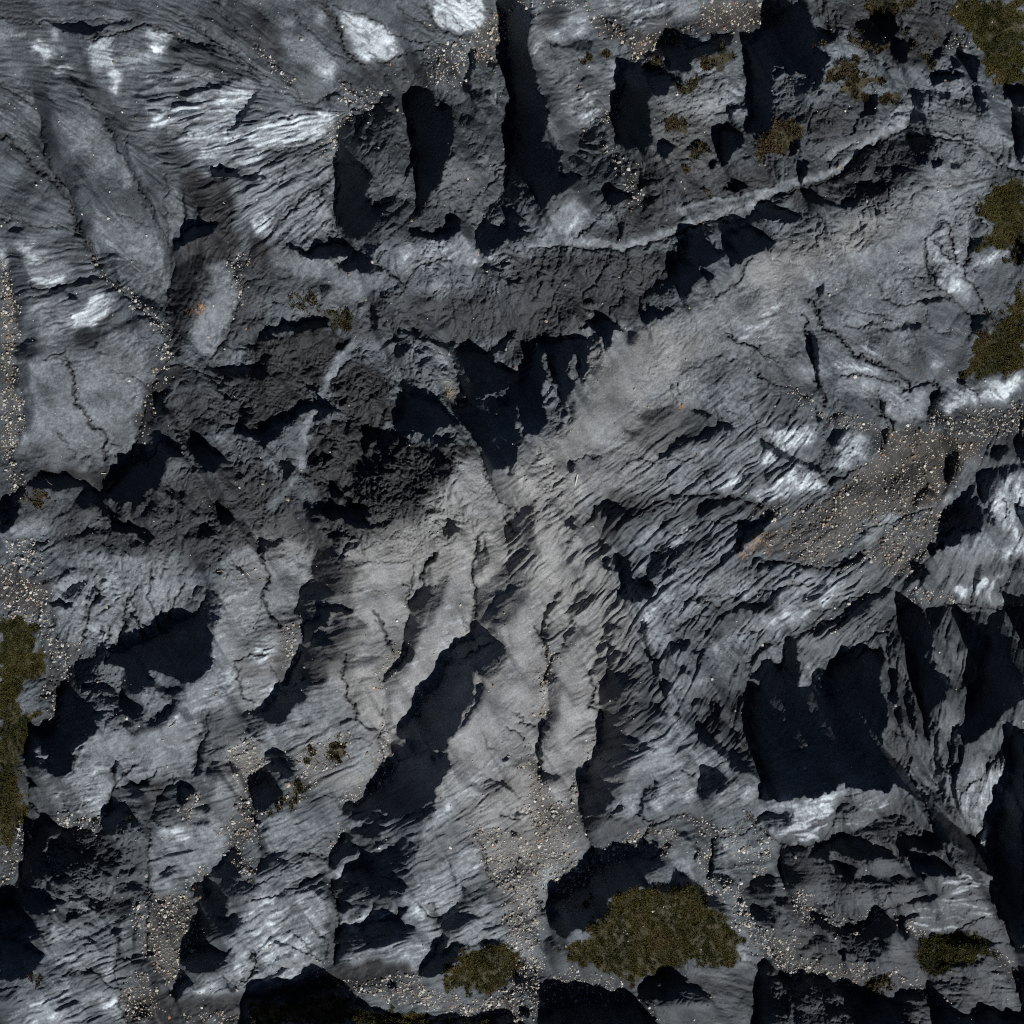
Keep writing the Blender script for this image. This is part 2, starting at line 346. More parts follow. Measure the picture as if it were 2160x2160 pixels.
C .6 800,220 1050,230 1400,100 1600,60 1932,50 1850,200 1700,250 1400,240 1200,340 1000,380 900,430 850,330
C .5 600,100 700,150 880,220 820,300 700,250
C .6 850,1200 1060,1150 1300,1280 1500,1300 1932,1180 1932,1380 1500,1430 1200,1480 1000,1600 850,1640 900,1400
C .5 800,1600 1250,1560 1400,1520 1250,1640 1000,1740 800,1760 560,1740
G .55 640,100 740,180 850,170 870,220 830,280 900,360 900,430 1000,400 1120,330 1250,270 1400,150 1400,80 1550,0 1932,0 1932,120 1830,170 1680,240 1500,210 1350,170 1250,230 1020,230 880,280 760,270 660,250
G .3 0,0 600,0 640,120 560,60 300,30 100,40
G .4 740,750 820,660 790,850 730,1040 820,1150 920,1180 960,1420 900,1520 840,1300 760,1150 720,1000
K .7 640,100 740,180 850,170 870,220 830,280 900,360 900,430 1000,400 1120,330 1250,270 1400,150 1400,80 1550,0 1932,0 1932,120 1830,170 1680,240 1500,210 1350,170 1250,230 1020,230 880,280 760,270 660,250
M .8 540,400 600,380 620,430 560,460
M .8 650,360 740,350 740,430 680,440
M .7 1000,470 1050,400 1150,420 1150,480 1040,510
M .75 1370,440 1450,400 1580,360 1640,370 1600,460 1590,530 1540,520 1500,450 1400,470
M .75 1170,620 1250,590 1400,600 1420,640 1340,670 1240,650
M .7 1100,850 1250,870 1320,920 1310,970 1230,940 1130,890
M .7 1300,1090 1400,1060 1460,1090 1420,1130 1310,1130
M .6 1170,1200 1300,1180 1380,1240 1280,1240
M .6 1400,1380 1500,1380 1480,1410 1410,1420
U .3 300,750 760,640 740,850 340,1010
S 1420,105 18 white
S 1180,255 17 white
S 1690,130 24 tan
S 1810,85 16 brown
S 1750,25 20 brown
S 1660,20 20 rust
S 1490,20 16 rust
S 670,240 16 brown
S 830,240 18 brown
S 770,180 20 cream
S 715,290 22 dark
S 1020,305 12 brown
S 990,355 10 white
S 715,180 8 white
S 850,120 14 tan
S 880,60 10 tan
S 800,700 10 white
S 840,200 11 tan
S 1650,1640 8 white
S 400,275 7 white
T 1600 0
D 1 10 180,100 340,20 360,80 390,110 400,180 460,220 520,240 560,290 480,320 400,310 380,380 480,380 540,390 500,440 460,560 450,640 400,590 380,560 330,540 240,540 120,470 20,440 0,300 40,220 120,200
D .85 20 0,450 120,480 240,560 380,560 440,660 340,720 400,800 380,860 250,880 120,900 60,970 0,960
D 1 10 680,160 740,140 830,120 1000,150 1020,220 980,270 920,330 840,330 790,330 740,260 690,210
D 1 8 980,300 1060,280 1120,300 1140,340 1080,380 1100,430 1020,460 980,400
D 1 8 540,440 620,400 740,410 760,440 620,470 560,500
D .95 6 900,440 950,470 940,510 910,490
D 1 8 1260,540 1350,520 1400,520 1500,540 1520,570 1360,580 1320,620 1280,610
D 1 10 1410,440 1480,400 1500,440 1560,400 1600,420 1580,520 1580,600 1620,640 1670,660 1670,730 1600,720 1580,640 1540,570 1480,480 1430,500
D .9 8 1260,460 1290,400 1380,250 1400,280 1340,340 1310,420
D 1 8 1760,690 1850,680 1932,650 1932,760 1880,790 1850,730
D .9 6 1880,860 1932,850 1932,1180 1900,1170 1890,1000
D 1 8 680,1000 700,900 760,800 850,680 880,720 860,830 800,850 740,860 700,1000
D 1 6 1080,860 1200,840 1230,860 1180,890 1100,920 1085,900
D .9 6 1290,700 1400,670 1380,720 1330,720
D .6 15 1390,750 1600,720 1700,780 1600,830 1450,810
D 1 8 1260,1170 1330,1140 1350,1160 1320,1220 1270,1220
D .9 8 1080,1050 1170,1040 1240,1110 1180,1120 1090,1080
D .85 8 1400,1190 1480,1180 1460,1220 1400,1220
D 1 8 280,1270 340,1190 370,1200 340,1260 310,1350 290,1330
D .95 6 500,1190 550,1190 600,1195 540,1210 520,1235 500,1220
D 1 10 310,1400 400,1390 480,1440 600,1480 750,1430 740,1470 640,1510 480,1490 340,1460
D .85 15 530,1370 700,1330 860,1340 940,1380 920,1400 800,1420 600,1420 500,1400
D 1 8 0,1500 140,1520 250,1570 340,1570 300,1600 200,1620 60,1620 0,1590
D .9 8 0,1700 60,1750 110,1820 40,1810 0,1800
D .75 15 640,1100 760,1080 900,1030 1050,1000 1100,1080 980,1100 880,1130 830,1170 740,1260 640,1300 500,1350 600,1230 700,1180
D .8 12 1000,1080 1100,1000 1300,1010 1300,1090 1200,1110 1080,1110
D .8 12 960,1230 1100,1190 1160,1210 1040,1280 980,1290
D .6 20 900,1100 1100,1100 1250,1150 1150,1250 980,1350 950,1400 880,1330 850,1200
D .9 6 1880,1180 1932,1170 1932,1190
D .7 10 1080,640 1260,660 1300,700 1200,760 1120,750
D .5 10 440,100 480,120 560,240 600,220 520,120
D .9 10 220,1060 300,1040 290,1130 240,1130
D .6 6 1340,970 1500,980 1480,1000 1400,990
D .9 8 1530,1840 1570,1770 1640,1730 1600,1810 1560,1840
D .9 8 1880,1800 1932,1790 1932,1932 1880,1932
L 9 .7 0,1460 200,1390 310,1360 480,1310 640,1240 700,1150 780,1070 900,1030 1000,970 1080,930 1090,890
L 8 .6 1090,930 1250,930 1400,960 1550,1020 1680,1120 1800,1210 1932,1250
L 7 .6 840,1160 860,1260 940,1370 930,1450 880,1490 740,1520
L 6 .5 520,1180 600,1090 700,1050
L 7 .6 430,1540 480,1660 420,1760 340,1850
L 8 .8 1360,1600 1400,1700 1420,1800 1420,1880
L 7 .7 1280,1740 1330,1830 1420,1900
L 7 .7 1220,1730 1210,1840 1220,1932
L 7 .7 1530,1720 1540,1800 1510,1932
L 8 .6 1560,1470 1600,1580 1640,1640
L 6 .4 1320,1030 1330,1120
L 6 .4 1500,1060 1480,1180
P .35 350,50 480,60 520,200 450,180
P .45 620,140 700,80 720,120 680,240 620,250
P .4 480,440 560,380 700,370 720,400 560,430 500,500
P .35 1000,130 1090,100 1140,200 1130,290 1050,220
P .3 420,1150 560,1050 680,1030 640,1090 500,1200
P .4 700,1020 900,850 1060,840 1080,920 900,1000 760,1060 680,1220 560,1290 320,1350 420,1260 620,1220
P .55 0,1420 120,1370 280,1320 500,1260 560,1290 300,1350 100,1420 0,1460
P .3 900,700 1200,720 1500,600 1560,640 1400,720 1200,840 960,900
P .35 1240,830 1500,840 1850,980 1880,1100 1700,1080 1500,990 1280,900
P .35 1090,930 1250,940 1450,1000 1640,1090 1740,1200 1600,1120 1400,1010 1200,980
P .5 1740,1140 1932,1170 1932,1220 1800,1200
P .35 1200,1280 1400,1150 1700,1250 1600,1450 1700,1650 1560,1800 1400,1932 800,1932 850,1800 1000,1650 1200,1500 1250,1400
P .6 1440,1800 1530,1760 1500,1932 1430,1900
P .7 1560,1880 1750,1820 1860,1820 1800,1860 1640,1932 1560,1920
P .5 1230,1780 1380,1800 1400,1932 1240,1932
P .3 1000,1550 1300,1510 1250,1600 1080,1650
P .35 1320,640 1540,590 1580,680 1420,700
W .55 700,1560 900,1540 1100,1600 900,1680 760,1800 600,1932 0,1932 200,1800 480,1750
W .3 900,1500 1150,1400 1300,1400 1250,1560 1000,1600
W .5 1330,1320 1450,1250 1500,1300 1420,1380 1340,1360
C .6 300,0 1100,0 1150,90 1300,100 1400,260 1280,400 1200,500 1000,470 740,380 700,200 500,240
C .6 1130,0 1400,0 1450,100 1500,300 1400,380 1250,330 1150,140
C .6 350,1050 600,1000 680,900 500,720 420,750 380,1000
C .5 300,1370 640,1290 900,1020 1300,1010 1300,1100 1100,1260 900,1470 700,1480 400,1530 100,1450
C .5 1700,600 1932,620 1932,680 1750,680
C .6 1650,1350 1800,1290 1932,1290 1932,1240 1720,1250
C .3 350,780 680,720 700,850 600,1000 440,1000
M .6 760,0 1130,0 1100,90 980,100 860,110
M .95 1400,0 1932,0 1932,620 1760,610 1680,520 1640,400 1560,260 1450,160 1380,60
M .6 380,330 440,300 540,340 400,360
M .65 650,260 760,250 800,330 940,330 980,300 900,400 780,380 700,320
M .85 560,480 720,440 780,470 680,500 640,560 490,590 470,530
M .8 600,590 700,550 900,560 860,600 720,650 800,690 760,750 680,720 580,680
M .9 870,700 960,680 1050,720 1060,770 1000,770 900,750
M .6 1080,290 1130,320 1260,420 1240,530 1200,480 1150,360
M .5 1220,210 1330,250 1320,290 1240,240
M .85 100,920 200,870 330,920 280,1020 220,1060 210,1130 120,1080 40,1150 0,1180 0,970 60,980
M .95 1650,1450 1750,1340 1932,1290 1932,1800 1800,1790 1620,1810 1570,1790 1700,1690 1700,1640 1620,1560
M .8 1820,1840 1880,1830 1932,1900 1932,1932 1830,1932
G .5 0,0 130,0 140,60 60,140 0,190
G .25 1320,330 1460,260 1520,330 1480,390 1350,370
K .6 0,0 130,0 140,60 60,140 0,190
S 1440,45 20 cream
S 1440,100 16 rust
S 1370,170 14 cream
S 1600,355 22 tan
S 1480,330 28 dark
S 1375,390 10 tan
S 1800,670 11 cream
S 1358,585 16 tan
S 1235,430 12 cream
S 580,1215 30 tan
S 1390,1350 20 cream
S 1420,110 11 white
S 1700,160 6 white
T 0 530
G .9 0,60 50,150 100,300 120,480 130,700 100,800 100,950 160,1100 160,1280 100,1440 60,1500 180,1680 180,1800 110,1780 40,1520 10,1400 20,1100 0,1000
K .5 0,60 50,150 100,300 120,480 130,700 100,800 100,950 160,1100 160,1280 100,1440 60,1500 180,1680 180,1800 110,1780 40,1520 10,1400 20,1100 0,1000
D .4 40 60,0 150,0 200,250 170,450 130,560 100,400 60,200
D .65 15 120,690 180,650 260,640 280,740 250,780 110,790
D .6 15 90,840 180,790 220,870 210,950 180,1010 100,970
D .4 30 160,1040 240,1030 240,1200 200,1310 160,1310
D .6 15 160,1300 175,1310 120,1440 75,1510 70,1490
D 1 8 20,1932 60,1840 150,1720 200,1730 100,1850 60,1932
D 1 10 770,1740 830,1690 900,1630 960,1560 1060,1540 1090,1570 1090,1500 1150,1380 1250,1400 1340,1480 1230,1500 1190,1600 1170,1680 1120,1720 1030,1780 970,1830 850,1820 780,1780
D 1 10 1370,1410 1440,1380 1520,1410 1600,1480 1630,1520 1530,1600 1500,1620 1460,1540 1380,1470
D .9 12 1100,1170 1150,1060 1240,970 1270,1000 1200,1080 1190,1150 1120,1180
D .9 10 1740,1110 1830,1150 1860,1180 1800,1240 1750,1310 1750,1200
D .9 8 1500,860 1660,840 1932,850 1932,910 1780,910 1600,890
D 1 8 1690,1320 1760,1290 1850,1320 1932,1290 1932,1380 1740,1340
D .5 20 1500,890 1932,880 1932,1100 1800,1130 1650,1060
D .9 10 1880,1360 1932,1340 1932,1460 1890,1440
D .7 15 1260,150 1380,40 1500,20 1420,200 1430,300 1380,350 1270,380 1220,320
D .5 25 1230,400 1380,380 1400,620 1330,680 1260,780 1240,600
D .4 20 740,0 860,0 840,150 870,230 960,330 1060,340 1190,420 1200,460 1080,400 950,320 850,230 740,120
D .8 8 360,310 420,260 540,220 720,180 760,200 600,230 500,270 400,310
D .9 6 490,340 540,310 570,340 540,360
D .8 6 840,350 900,330 960,360 1030,400 940,370 880,350
D .8 6 920,520 1000,470 1100,480 1150,540 1050,480 960,530
D .7 6 650,690 720,670 710,700 670,720
D .7 6 690,740 740,720 800,745 740,740
D .85 8 200,1700 330,1640 500,1650 640,1700 600,1720 400,1740 260,1730
D .9 10 570,1850 650,1750 760,1750 800,1850 850,1932 780,1932 700,1850 600,1880
D .8 10 1170,1720 1260,1730 1350,1760 1330,1830 1250,1800
D .6 10 1070,1360 1190,1310 1200,1330 1130,1390 1060,1460
D .5 15 1090,1230 1200,1150 1350,1140 1250,1200 1120,1280
D .5 10 1530,760 1620,690 1880,680 1880,720 1640,710
D .7 6 1860,660 1932,610 1932,650 1880,690
D .6 20 840,1850 1000,1800 1150,1760 1150,1932 850,1932
L 8 .5 640,0 720,100 760,190 900,300 1050,440 1200,540 1230,640 1220,760
L 12 .5 1230,780 1120,950 1050,1100 1040,1200 1000,1340 970,1500
L 9 .5 1650,0 1690,100 1750,250 1740,360 1690,500 1650,640 1540,760 1490,870
L 10 .6 470,770 530,900 550,1100 600,1170 690,1280 770,1330 750,1430 770,1510
L 7 .4 400,1290 500,1410 550,1500
L 8 .6 1490,880 1600,1010 1740,1110
L 9 .5 1200,830 1340,830 1480,880
L 6 .5 860,870 980,910 1060,970
L 6 .4 770,840 850,890 950,910
L 6 .5 1000,580 1060,640 1130,690
L 7 .5 1240,0 1280,150 1240,250 1210,400 1190,470
L 7 .4 310,780 400,740 460,720
L 8 .6 220,230 290,270 390,270 480,230
L 7 .5 1760,240 1800,210 1932,170
L 6 .5 1830,520 1880,450 1932,300
L 7 .5 1210,1310 1350,1290 1500,1150 1620,1090
P 1 510,490 640,370 800,280 840,330 800,380 760,480 640,550 530,550
P .9 160,120 250,200 430,190 500,170 460,220 400,270 290,260 200,200
P .4 150,0 400,0 560,130 500,180 300,200 180,130
P .8 520,650 560,580 580,620 540,670
P .4 480,500 620,380 560,560 500,580
P .3 1240,20 860,0 850,150 900,230 1000,320 1180,330 1250,150
P .35 1640,0 1720,200 1740,350 1640,640 1520,800 1400,720 1390,560 1500,400 1560,150
P .3 100,750 460,760 1100,770 1040,1100 1000,1350 950,1540 760,1590 200,1620 80,1500 170,1200
P .3 250,300 450,350 500,600 400,700 250,600
P .25 900,540 1100,620 1150,760 900,880 720,760 740,640
P .5 200,830 380,810 300,870 220,890
P .3 1210,1530 1300,1490 1350,1600 1400,1700 1270,1720 1180,1660
P .2 1550,1350 1700,1340 1900,1450 1800,1520 1600,1450
P .3 1880,300 1932,280 1932,450 1880,440
W .6 620,750 770,740 900,850 1060,900 1040,960 880,890 720,790
W .4 1350,400 1500,390 1490,430 1360,430
C .8 1200,830 1330,830 1390,870 1250,960 1150,1080 1100,1200 1060,1350 1050,1540 940,1580 1000,1340 1050,1050
C .8 150,1640 330,1580 780,1600 950,1530 900,1640 760,1750 600,1660 350,1640 200,1640
C .5 1260,980 1400,870 1560,970 1740,1130 1740,1270 1600,1280 1400,1390 1270,1380 1080,1310 1110,1200
C .6 1500,860 1932,850 1932,1300 1750,1310 1740,1110
C .45 1700,100 1932,0 1932,650 1700,700 1520,780 1640,640 1760,350
C .4 1090,1400 1932,1400 1932,1932 850,1932 1000,1780
C .5 560,580 800,520 1000,500 1000,560 760,600 650,690 560,680
C .6 1100,1720 1300,1720 1932,1500 1932,1932 850,1932
C .6 1240,0 1640,0 1560,130 1480,400 1390,560 1330,700 1250,780 1200,480 1280,150
U .3 1640,0 1720,200 1740,350 1640,640 1520,800 1400,720 1390,560 1500,400 1560,150
G .45 630,0 720,80 780,200 900,280 1050,400 1220,480 1260,680 1240,780 1180,760 1190,600 1020,440 860,290 740,180
G .3 1660,30 1780,40 1800,100 1750,320 1720,480 1680,500 1720,350
G .12 1180,800 1300,830 1200,1000 1100,1150 1040,1350 1000,1500 960,1500 1020,1250 1070,1050
M .4 150,1800 230,1750 330,1760 400,1830 300,1870 170,1850
S 1635,712 18 white
S 1035,1345 9 white
S 1700,490 14 white
S 1050,455 9 white
S 1205,680 13 cream
S 1005,385 12 cream
S 745,180 8 cream
S 690,95 12 cream
S 1220,745 12 cream
S 45,1870 24 tan
S 580,1660 7 tan
S 20,120 12 cream
S 490,1640 7 white
S 1105,1110 7 tan
T 530 530
D 1 8 1040,640 1060,590 1100,570 1200,590 1300,650 1480,650 1490,700 1600,720 1720,740 1870,610 1932,600 1932,640 1870,660 1860,720 1780,750 1760,790 1900,900 1910,940 1850,1000 1720,1040 1640,1080 1760,1040 1870,1120 1900,1200 1932,1300 1932,1550 1880,1570 1800,1580 1740,1640 1690,1580 1680,1500 1600,1330 1520,1270 1500,1220 1450,1130 1540,1090 1530,980 1500,910 1490,830 1450,740 1400,700 1330,690 1290,650 1240,640 1150,600 1090,600 1060,640 1080,680 1140,660 1170,690 1120,740 1060,780 1040,720
D 1 8 1130,1030 1200,1040 1400,1140 1480,1220 1500,1260 1380,1280 1330,1340 1260,1370 1200,1300 1180,1290 1170,1340 1060,1320 1020,1260 1090,1180 1110,1110
D .95 8 1230,1360 1480,1340 1480,1390 1340,1420 1250,1400
D 1 8 800,1290 950,1295 930,1350 870,1400 830,1480 800,1430
D .7 20 950,1300 1150,1340 1200,1420 1100,1600 900,1680 760,1600 880,1480
D .8 12 700,1550 900,1470 1020,1530 1000,1700 900,1710 820,1740 760,1680
D .7 20 1050,1450 1300,1420 1450,1520 1440,1600 1300,1680 1100,1640
D .6 25 760,1650 1050,1650 1300,1690 1200,1780 900,1800 700,1760
D 1 6 40,650 100,590 180,560 230,520 300,530 350,540 400,500 480,490 560,480 570,540 430,570 370,580 260,590 160,620
D .95 6 340,1110 400,1100 510,1100 620,1140 640,1170 580,1170 520,1210 480,1260 470,1240 490,1150 440,1160 320,1210 260,1270 130,1290 60,1310 160,1250 260,1220
D .9 8 60,1320 160,1260 260,1260 200,1340 130,1400 90,1410
D .9 8 80,790 100,740 160,760 120,820 90,860
D .9 6 0,860 100,860 140,900 200,870 260,860 180,900 120,930 0,920
D .8 8 600,740 660,660 720,650 700,690 640,730
D .8 8 420,990 470,980 530,1000 480,1080 440,1060
D 1 8 190,1540 290,1550 320,1580 270,1660 240,1670 220,1580
D .95 8 400,1560 420,1510 520,1490 600,1460 560,1540 500,1600 520,1490 480,1560
D .95 8 560,1740 600,1720 680,1760 660,1790 580,1780
D .9 8 370,1830 420,1800 440,1830 380,1900
D 1 6 490,1870 640,1870 780,1870 860,1900 860,1932 520,1932
D 1 8 580,110 700,90 760,30 820,20 950,110 990,150 1120,210 1040,200 980,150 880,160 800,180 760,140 700,140
D 1 6 340,0 740,0 730,40 640,30 580,40 480,50 420,75 400,40
D .9 8 860,430 900,400 930,440 920,530 930,570 890,580 870,540
D .7 8 930,310 1000,270 1120,220 1060,290 950,340
D .8 6 1640,120 1700,95 1870,110 1830,140 1720,130
D .7 6 1780,200 1880,190 1900,230 1820,220
D .8 8 980,910 1040,940 1100,980 1260,1000 1300,1050 1380,1090 1300,1050 1160,1010 1080,1000
D .7 10 1340,820 1400,830 1480,900 1470,940 1380,900
D .6 15 500,240 580,240 520,350 500,310
D .8 8 1100,1720 1040,1690 1100,1660
D .6 8 500,1640 620,1680 700,1760 600,1710
D .6 10 960,870 1000,880 1020,790 1000,780
D .6 6 730,760 860,790 940,870 840,800
L 9 .7 360,1610 480,1660 600,1730 720,1800
L 7 .6 0,680 100,720 200,770 300,900 400,970 460,1080
L 7 .5 970,910 980,1000 980,1100
L 6 .5 1590,560 1600,720
L 6 .5 1750,280 1750,600 1730,720
L 8 .5 1440,120 1440,220 1460,400 1480,480 1560,560
L 8 .6 990,160 1120,220 1200,120 1320,60 1450,60
L 8 .6 1130,200 1080,300 940,330
L 7 .5 60,420 100,300 140,260
L 7 .5 20,540 100,420 170,360
L 7 .6 640,1160 720,1200 840,1230
L 7 .7 1680,1500 1700,1620 1760,1720 1810,1820 1932,1900
L 6 .5 860,1870 900,1850 1000,1800
L 6 .5 590,1050 580,960 640,850 720,780
L 6 .5 1480,500 1530,530 1600,550
L 6 .5 1500,620 1560,640 1600,680
P .45 660,740 720,680 760,700 740,760 640,850 600,960 570,1060 500,1090 540,960 580,850
P .45 420,1170 500,1140 470,1230 410,1310 400,1480 390,1590 350,1540 340,1400 360,1260
P .3 280,1660 380,1610 300,1720 200,1820 120,1900 120,1800
P .4 1160,700 1220,690 1240,740 1160,780
P .4 1320,740 1420,720 1460,840 1360,810 1300,760
P .45 100,820 200,780 300,860 200,850 140,890
P .4 1270,270 1360,220 1440,260 1440,400 1340,360 1280,310
P .3 600,140 760,140 960,180 900,290 780,300 700,400 580,340
P .35 200,30 420,80 600,50 700,80 560,130 460,180 330,140
P .3 1060,60 1240,80 1160,150 1100,180 1000,130
P .35 1420,60 1932,40 1932,90 1600,90
P .35 0,330 80,300 90,420 0,480
P .35 1450,1620 1560,1500 1680,1600 1750,1750 1850,1860 1932,1900 1932,1932 1500,1932 1380,1800
P .25 0,1440 140,1470 190,1560 150,1640 0,1700
W .8 1450,1600 1560,1500 1680,1600 1750,1750 1850,1860 1932,1900 1932,1932 1400,1932 1340,1800
W .4 1400,1000 1500,960 1540,1050 1440,1100
W .4 1040,900 1200,960 1290,1000 1100,980
W .3 330,300 700,340 780,480 500,480 330,440
W .7 1780,1650 1932,1540 1932,1900 1830,1800
C .5 600,300 900,320 1440,300 1932,300 1932,620 1480,650 1100,570 850,650 600,560 300,560 600,480 800,480 870,420
C .75 0,660 200,600 500,560 740,640 640,760 560,900 520,1000 300,960 0,980
C .65 0,950 400,960 440,1080 340,1100 200,1240 0,1320
C .7 560,1080 640,840 760,760 960,870 1000,1100 1120,1100 1020,1260 960,1290 700,1200
C .7 420,1300 700,1200 960,1300 1300,1400 1650,1400 1680,1500 1500,1520 1400,1720 1200,1900 600,1900 400,1700 420,1480
C .5 0,1700 140,1640 350,1600 380,1800 500,1932 0,1932
C .4 0,0 340,0 400,80 300,160 600,200 560,300 200,280 0,330
M .45 340,520 440,430 560,420 720,480 780,560 700,600 600,530 540,470 460,490
M .3 280,330 420,300 500,400 400,440 300,420
M .2 1010,870 1120,920 1300,990 1180,990 1060,950
K .3 1400,960 1500,930 1540,1060 1440,1110
S 1690,1290 3 white
S 1150,1410 6 white
S 560,90 6 cream
S 340,330 7 rust
S 840,940 8 dark
S 1310,1050 7 tan
S 1795,295 6 white
S 1920,840 14 rust
T 1070 530
D 1 8 1300,0 1640,0 1690,10 1680,50 1600,30 1500,80 1420,70 1380,120 1480,160 1520,200 1460,220 1400,180 1350,250 1330,310 1290,350 1260,300 1200,220 1180,150 1240,90 1350,100 1320,50
D .75 15 1060,230 1180,200 1240,280 1200,330 1080,310 1000,330 960,400 960,350
D .9 8 960,440 1020,440 1210,430 1200,460 1060,480 1010,540 980,500
D 1 8 520,560 560,520 600,480 720,480 800,520 850,580 780,570 760,620 760,690 720,740 690,650 640,580 590,550 540,580
D .8 10 860,580 960,580 940,660 880,670 850,620
D 1 10 140,900 180,730 260,650 340,650 440,620 540,620 600,640 590,720 600,850 560,950 530,900 520,780 480,750 470,850 420,880 480,940 470,1020 400,1090 380,1000 330,920 330,760 280,720 240,800 280,900 250,1000 260,1150 310,1240 240,1320 120,1360 60,1100 90,980
D .85 15 260,1150 330,1050 400,1090 440,1200 400,1320 300,1340
D 1 12 0,1100 60,1120 80,1300 120,1380 60,1500 30,1600 0,1610
D 1 12 0,870 60,880 80,960 80,1100 0,1130
D .8 15 600,640 660,600 700,700 690,840 640,900 590,860
D .6 20 500,1080 440,1120 480,1200 440,1260
D .9 8 0,200 60,170 130,200 80,250 0,250
D .9 8 540,370 640,370 600,390 550,390
D .7 8 540,450 600,470 560,500
D .85 8 420,1560 460,1520 500,1540 480,1620 440,1600
D .85 10 1100,1500 1160,1440 1250,1370 1400,1340 1480,1300 1540,1250 1640,1250 1640,1280 1540,1310 1460,1370 1300,1400 1220,1460 1130,1510
D .4 20 1250,1350 1540,1290 1600,1330 1450,1390 1300,1420
D .7 8 1340,1160 1420,1150 1500,1190 1450,1220 1390,1190
D .9 8 570,1920 640,1840 780,1820 840,1830 760,1850 680,1900 620,1932
D .8 8 680,1900 780,1860 850,1870 760,1932 680,1932
D .7 8 1060,1840 1160,1790 1260,1770 1180,1810 1100,1850 960,1932 920,1932
D .9 8 1380,1880 1480,1800 1590,1780 1660,1800 1600,1850 1480,1870 1420,1932 1380,1932
D .6 8 1280,1790 1320,1770 1400,1780 1300,1820
D .7 10 1640,1720 1700,1650 1760,1620 1900,1590 1820,1640 1720,1720
D .6 8 120,1860 200,1850 240,1900 150,1932 80,1932
D .4 15 840,1300 980,1310 900,1340
D .35 20 950,1210 1200,1100 1210,1150 1050,1280
D .5 6 1600,590 1680,650 1800,680 1870,750 1760,690 1660,670
D .6 6 1780,880 1830,890 1920,950 1860,920
L 8 .7 270,0 240,100 230,180 230,270 180,360
L 8 .7 380,0 370,80 330,180 310,240
L 8 .8 760,0 700,90 680,160 640,240 560,290 540,330
L 8 .8 880,0 880,100 830,180 830,260
L 7 .7 1000,0 980,100 990,180 950,240
L 7 .7 1090,0 1060,80 1070,140 1010,200
L 8 .7 1220,0 1180,70 1140,130 1130,180
L 8 .7 1260,0 1260,80
L 8 .7 860,270 830,330 790,390 730,440
L 7 .6 370,240 340,330 280,430 230,520 220,610
L 8 .7 340,390 370,480 380,600 390,650
L 7 .5 220,620 180,700 150,780
L 9 .6 1790,40 1720,100 1700,190 1620,270 1500,330
L 7 .6 1600,590 1660,660 1800,690 1900,770
L 6 .5 1520,740 1600,770 1680,790
L 6 .5 1190,940 1200,1060 1230,1110
L 6 .5 1220,950 1250,1040
L 7 .5 960,1490 1060,1540 1200,1510 1350,1520
L 7 .6 1420,1590 1450,1680 1510,1760
L 6 .5 1080,1670 1160,1650 1180,1770
L 7 .5 460,1550 560,1490 680,1500
L 6 .4 840,1490 920,1470 980,1520
L 6 .5 1500,1140 1540,1230 1640,1260
L 6 .4 1700,1040 1780,1160 1820,1290 1900,1400
L 6 .4 1560,1120 1620,1180 1720,1250
L 8 .6 1860,1350 1932,1410
L 9 .6 880,1932 1000,1880 1100,1800
L 9 .6 960,1932 1060,1880 1300,1790 1500,1760 1700,1800 1850,1850
P .25 560,1560 700,1200 860,900 1100,600 1500,300 1932,100 1932,1500 1500,1750 1100,1780 700,1750
P .3 1500,560 1700,420 1932,380 1932,600 1700,660
P .7 1620,610 1780,560 1930,500 1932,520 1780,620 1680,640
P .6 1740,390 1900,400 1932,430 1800,440
P 1 1780,1500 1880,1450 1932,1470 1932,1560 1850,1560
P .9 1510,1720 1640,1620 1760,1590 1700,1680 1680,1760 1560,1760
P .7 1720,1740 1932,1720 1932,1760 1800,1780
P .6 1650,1430 1800,1380 1760,1440 1680,1480
P 1 495,1640 510,1570 530,1560 520,1600 500,1650
P .5 1000,1080 1190,960 1190,1000 1060,1120
P .5 980,1290 1090,1230 1130,1260 1020,1300
P .6 1220,1820 1400,1780 1260,1880 1100,1932 1060,1920
P .5 1300,920 1380,880 1390,890 1320,930
P .5 540,320 560,300 560,330
P .6 540,420 640,390 660,440 600,490 560,470
P .3 980,390 1060,370 1060,420 990,420
W .9 960,640 1080,540 1200,640 1380,620 1400,700 1200,820 1000,860 940,800
W .8 420,1260 560,1160 640,1040 760,920 880,900 820,1040 640,1160 560,1400 440,1500 300,1560
W .9 60,1640 200,1420 440,1420 500,1560 520,1750 460,1932 0,1932 0,1700
W .5 560,1560 700,1200 860,900 1300,600 1800,100 1900,150 1500,620 1300,1000 1200,1400 1000,1700 700,1750
W .3 500,1700 1000,1700 1300,1760 900,1800 520,1800
W .4 520,520 700,620 860,640 900,800 740,900 600,980 450,1000
C .55 0,0 1300,0 1200,200 1050,300 900,560 720,480 500,580 440,620 340,650 200,700 130,850 0,850
C .4 850,1270 1200,1120 1500,1170 1600,1250 1300,1400 1100,1500 900,1420
C .4 800,1760 1300,1780 1932,1800 1932,1932 560,1932
C .4 760,1700 1000,1760 860,1800 700,1780
S 1275,1120 20 rust
S 1760,855 12 cream
S 1790,1870 8 rust
S 1170,775 6 tan
S 50,850 14 rust
S 1380,1480 7 rust
T 1600 530
D .7 8 380,620 430,660 440,800 430,900 450,1000 400,960 380,800
D .95 8 375,720 440,700 420,850 390,880
D 1 8 1250,1110 1260,1060 1310,1020 1330,1040 1310,1080 1260,1140 1240,1140
D .8 6 1090,990 1170,1000 1250,950 1310,960 1310,1000 1280,950 1200,970 1140,1000
D .7 6 1190,370 1260,330 1400,350 1300,360 1200,390
D .6 6 880,580 1000,550 1100,520 1190,540 1180,570 1060,580 960,580
